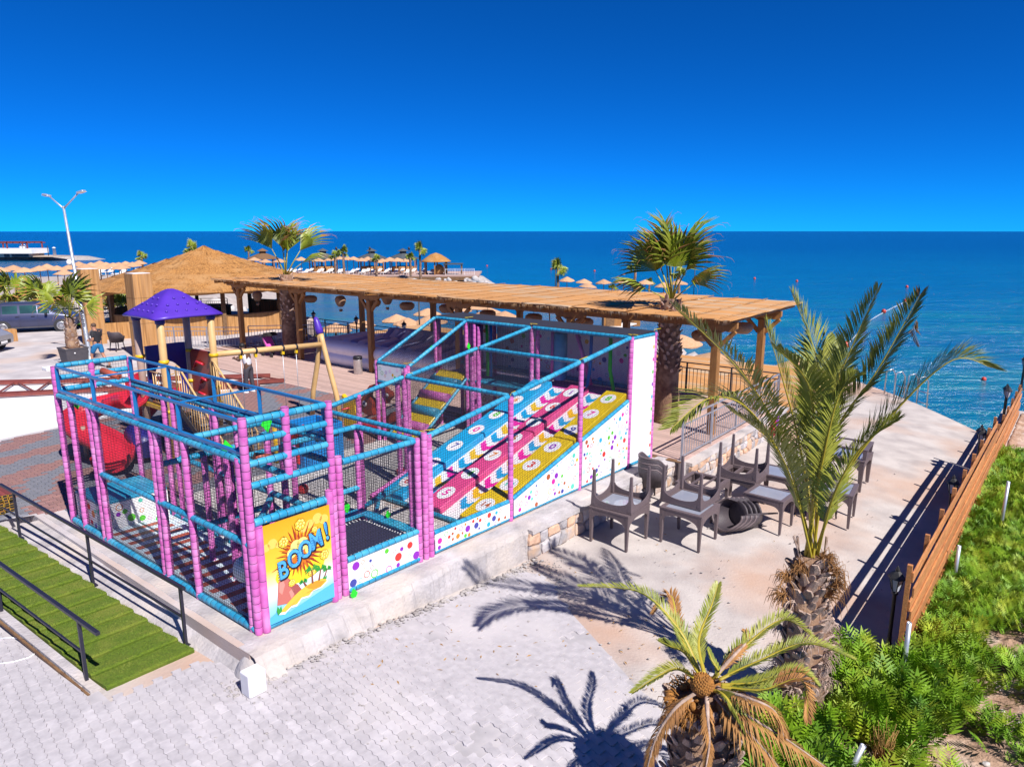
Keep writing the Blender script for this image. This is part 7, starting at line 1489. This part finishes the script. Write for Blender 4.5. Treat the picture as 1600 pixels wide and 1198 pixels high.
# bathing pier
b = MB(); b.box((-27, 124.5, -1.85), (43, 12.5, .28)); b.build('pier_deck', K['plank'], kind='structure')
b = MB(); b.box((-27, 118.2, -2.25), (43, .25, .6)); b.build('pier_edge', K['bark_beam'], kind='structure')
def hip(c, r_, z0, z1, mat, parent, name='roof', n=8, cup=True):
    b = MB(); b.lathe(c, [(r_, z0), (r_ * 1.0, z0 + .1), (r_ * .22, z1), (.02, z1 + .02)], n, sm=False); rf = b.build(name, K[mat], parent)
    if cup: MB().lathe(c, [(r_ * .2, z1), (r_ * .2, z1 + .35), (r_ * .36, z1 + .36), (.03, z1 + .85)], n, sm=False).build('cupola', K[mat], rf)
for x, tx, mm in ((411, 'brownish, leftmost of the pier roofs', 'bark_beam'), (505, 'dark grey, second of the pier roofs from the left', 'slate_roof'), (581, 'dark grey, in the middle of the pier', 'slate_roof'), (630, 'dark grey, left of the thatched hut', 'slate_roof')):
    p = G(x, 414, -.6); p = AT(x, 404, 128.5); c = Vector((p.x, 128.5, -1.7)); t = thing('pier_pavilion', 'open pavilion with a hipped roof, ' + tx, 'pavilion', tuple(c), group='pavilions on the pier')
    hip(c, 2.9, 2.25, 3.25, mm, t)
    for k in range(8): a = 2 * pi * (k + .5) / 8; MB().box(c + Vector((math.cos(a) * 2.4, math.sin(a) * 2.4, 1.12)), (.16, .16, 2.25)).build('post', K['wood'], t)
    MB().lathe(c, [(2.1, 0), (2.1, .9), (2.0, .95)], 8, sm=False).build('counter', K['reed_v'], t)
p = AT(681, 404, 121); c = Vector((p.x, 121, -1.7)); t = thing('thatched_hut', 'thatched hut on posts at the right end of the pier', 'hut', tuple(c))
MB().lathe(c, [(2.5, 2.05), (2.45, 2.2), (1.7, 2.75), (.9, 3.25), (.05, 3.55)], 20, jit=.03).build('thatch_roof', K['thatch'], t)
for k in range(6): a = 2 * pi * (k + .5) / 6; MB().box(c + Vector((math.cos(a) * 2.0, math.sin(a) * 2.0, 1.05)), (.2, .2, 2.1)).build('post', K['wood'], t)
MB().ell(c + Vector((.6, -.6, .75)), (.8, .5, .95), 12, 8).build('wicker_pod', K['reed_v'], t)
p = AT(708, 407, 120); c = Vector((p.x, 120, -1.7)); t = thing('pier_shelter', 'small flat roofed shelter right of the thatched hut', 'shelter', tuple(c)); MB().box(c + Zv * 1.75, (3.2, 2.4, .16)).build('roof', K['slate_roof'], t)
for x_ in (-1.4, 1.4):
    for y_ in (-1, 1): MB().box(c + Vector((x_, y_, .85)), (.14, .14, 1.7)).build('post', K['bark_beam'], t)
p2 = Vector((-6.2, 118.6, -1.7)); railing(Vector((-11, 118.4, -1.7)), p2, 'white', 'white railing at the right end of the pier', h=1.0, gap=.4, z=.02, group='pier railings')
railing(Vector((-48, 118.4, -1.7)), Vector((-38, 118.4, -1.7)), 'rail_silver', 'glassy grey railing at the left end of the pier', h=1.0, gap=.5, z=.02, group='pier railings')
b = MB(); b.prism([(-.3, 0, .32), (.35, 0, .32), (.35, 1.35, .32), (-.3, 1.35, .32)], (0, 0, .10)).prism([(-.3, 1.35, .32), (.35, 1.35, .32), (.35, 1.95, .72), (-.3, 1.95, .72)], (0, -.04, .10))
for x_, y_ in ((-.25, .1), (.3, .1), (-.25, 1.3), (.3, 1.3)): b.box((x_, y_, .16), (.06, .06, .32))
lo = b.build('sun_lounger', K['lounger'], local=True); tag(lo, 'white sun lounger in the rows on the bathing pier', 'sun lounger', 'sun loungers on the pier')
for i in range(34):
    o = lo if i == 0 else lo.copy()
    if i: COL.objects.link(o)
    o.location = (-45 + (i % 17) * 1.95 + R.uniform(-.2, .2), 119.6 + (i // 17) * 3.0, -1.71); o.rotation_euler = (0, 0, R.uniform(-.5, -.1)); o.scale = (1.0,) * 3
for i in range(12):
    o = lo.copy(); COL.objects.link(o); o.location = (R.uniform(-1, 8), R.uniform(43, 52), -2.92); o.rotation_euler = (0, 0, R.uniform(-.6, .6)); o['label'] = 'white sun lounger on the beach behind the pergola'; o['group'] = 'sun loungers on the beach'
for i in range(10):
    o = lo.copy(); COL.objects.link(o); p = G(R.uniform(90, 235), R.uniform(428, 434), -1.85); o.location = (p.x, p.y, -1.87); o.rotation_euler = (0, 0, R.uniform(-.6, .6)); o.scale = (1.4,) * 3; o['label'] = 'white sun lounger under the straw umbrellas of the left beach'; o['group'] = 'sun loungers on the left beach'
# thin lamp poles on the pier and beach
pole = MB().tube([(0, 0, 0), (0, 0, 4.2)], .05, 7).lathe((0, 0, 4.1), [(.05, 0), (.16, .05), (.18, .35), (.05, .45), (.02, .6)], 8).build('lamp_pole', K['black'], local=True)
for i, (x, Y, z0, lab) in enumerate(((527, 117.5, -1.7, 'black lamp pole at the left of the pier edge'), (579, 117.5, -1.7, 'black lamp pole at the middle of the pier edge'), (640, 117.5, -1.7, 'black lamp pole at the right of the pier edge'), (653, 46, -2.95, 'black lamp pole beside the near straw umbrella'), (1086, 95, -3.4, 'thin lamp pole in the water right of the farther umbrellas'), (868, 80, -2.8, 'thin lamp pole near the left end of the farther umbrellas'))):
    o = pole if i == 0 else pole.copy()
    if i: COL.objects.link(o)
    p = AT(x, 420, Y); o.location = (p.x, Y, z0); tag(o, lab, 'lamp pole', 'distant lamp poles')
# wooden boardwalk and cabins seen under the pergola
for x, y, lab in ((955, 506, 'small wooden beach cabin left of the right pergola post'), (985, 500, 'small wooden beach cabin farther back near the boulders')):
    p = G(x, y + 8, -2.9); t = thing('beach_cabin', lab, 'cabin', (p.x, p.y, -2.9)); MB().box((p.x, p.y, -2.9 + 1.0), (1.5, 1.5, 2.0)).build('wall', K['wood'], t); MB().box((p.x, p.y, -.85), (1.8, 1.8, .1)).build('roof', K['plank'], t); MB().box((p.x - .2, p.y - .76, -2.0), (.7, .03, 1.7)).build('door', K['bark_beam'], t)
a, c = G(915, 524, -2.6), G(985, 505, -2.6); b = MB(); b.bar(a, c, 1.2, .08); tag(b.build('boardwalk', K['lounger'], at=tuple(a)), 'pale sloping boardwalk on the beach left of the boulders', 'boardwalk')
# headland building on the left
t = thing('headland_building', 'low white building with a red brown roof pergola on the left headland', 'building', (-153, 216, -2.2))
MB().box((-160, 219, -.45), (34, 8, 1.45)).build('parapet', K['white'], t); MB().box((-160.5, 219.5, -1.7), (32, 7, 1.2)).build('wall', K['render_cream'], t)
for x_ in (-155.5, -151.2, -148.6): MB().box((x_, 215.96, -1.7), (1.6, .1, 1.1)).build('opening', K['slate_roof'], t)
MB().box((-147.2, 215.9, -1.6), (5, .1, 1.2)).build('shutter', K['slate_roof'], t)
for x_ in (-174, -168, -162, -156.5, -150.5, -144.5):
    for y_ in (215.6, 222.5): MB().box((x_, y_, 1.1), (.3, .3, 1.75)).build('pergola_post', K['primer'], t)
for y_ in (215.6, 222.5): MB().box((-159, y_, 1.95), (31, .3, .3)).build('pergola_beam', K['primer'], t)
for i in range(16): MB().box((-173.5 + i * 1.93, 219, 2.2), (.2, 8, .2)).build('pergola_slat', K['primer'], t)
for x_ in (-154, -147, -146): MB().lathe((x_, 216.5, .3), [(.4, 0), (.5, .5), (.2, 1.1)], 8).build('furniture', K['white'], t)
b = MB(); b.box((-140, 219, -2.05), (8, 6, .3)); b.build('headland_platform', K['sand'], kind='structure')
b = MB(); b.lathe((-137.5, 217, -1.9), [(.45, 0), (.35, 2.2), (.5, 2.25), (.5, 2.4), (.1, 2.6)], 10); tag(b.build('white_beacon', K['white'], at=(-137.5, 217, -1.9)), 'small white beacon at the tip of the left headland', 'beacon')
b = MB(); b.tube([(-139.4, 217, -1.9), (-139.4, 217, 1.1)], .1, 6); tag(b.build('dark_pole', K['black'], at=(-139.4, 217, -1.9)), 'dark pole beside the white beacon on the left headland', 'pole')
# buoys and float line
bu = MB().ell((0, 0, .1), (.28, .28, .34), 10, 7).build('buoy', K['buoy_red'], local=True); tag(bu, 'red buoy', 'buoy', 'red buoys on the sea')
for i, (x, y, lab) in enumerate(((761, 416, 'leftmost red buoy, far out above the pergola roof'), (861, 421, 'red buoy left of the slim palm'), (929, 424, 'red buoy beyond the farther umbrellas'), (1117, 434, 'red buoy right of the big fan palm'), (1179, 436, 'red buoy beyond the right end of the pergola'), (1245, 440, 'red buoy above the topmost tall palm frond'), (1417, 449, 'red buoy far out near the right frond tip'), (1537, 594, 'nearest red buoy, right of the sea ladders'))):
    o = bu if i == 0 else bu.copy()
    if i: COL.objects.link(o)
    o.location = G(x, y, SEA); o['label'] = lab; o.scale = (.8,) * 3 if y < 500 else (.5,) * 3
pts = [G(x, y, SEA + .05) for x, y in ((1415, 472), (1400, 479), (1380, 489), (1362, 500), (1348, 513), (1335, 527), (1320, 543), (1306, 552))]; C_ = bez(pts, 64)
t = thing('float_line', 'rope of small white floats with red buoys curving over the sea at right', 'float line', tuple(C_[0])); MB().tube(C_, .012, 5).build('rope', K['white'], t)
fm = MB().ell((0, 0, .05), (.065, .065, .065), 8, 5).build('float', K['white'], local=True); fme = fm.data; bpy.data.objects.remove(fm)
for k, c in enumerate(C_): obj('float', fme, t, c - C_[0])
for k in (0, 18, 36, 54): MB().ell(C_[k] + Zv * .15, (.25, .25, .28), 9, 6).build('buoy', K['buoy_red'], t)
# sea ladders on the slab edge
for x, y, lab in ((1390, 640, 'left steel sea ladder at the edge of the road slab'), (1425, 648, 'right steel sea ladder at the edge of the road slab')):
    p = G(x, y, -1.15); p.z = zg(p.x, p.y); t = thing('sea_ladder', lab, 'ladder', tuple(p), group='sea ladders')
    d = Vector((.98, .2, 0)); s_ = Vector((-.2, .98, 0))
    for k in (-.25, .25): MB().tube([p - d * .1 + s_ * k, p - d * .1 + s_ * k + Zv * .9, p + d * .15 + s_ * k + Zv * .95, p + d * .3 + s_ * k + Zv * .75, p + d * .45 + s_ * k - Zv * 1.8], .025, 7).build('side_rail', K['steel'], t)
    for k in range(5): MB().tube([p + d * .43 - s_ * .25 + Zv * (.3 - .4 * k), p + d * .43 + s_ * .25 + Zv * (.3 - .4 * k)], .02, 6).build('rung', K['steel'], t)
# strip of grass by the path
b = MB()
for i in range(5000):
    a = R.uniform(0, 6.3); rr = R.random() ** .5; p = Vector((-23.2 + 2.6 * rr * math.cos(a), 41.5 + .9 * rr * math.sin(a), 0)); h = R.uniform(.05, .16); b.add([p, p + Vector((.03, .01, 0)), p + Vector((R.gauss(0, .04), R.gauss(0, .04), h))], [(0, 1, 2)])
b.build('grass_patch', K['grass'], kind='stuff')
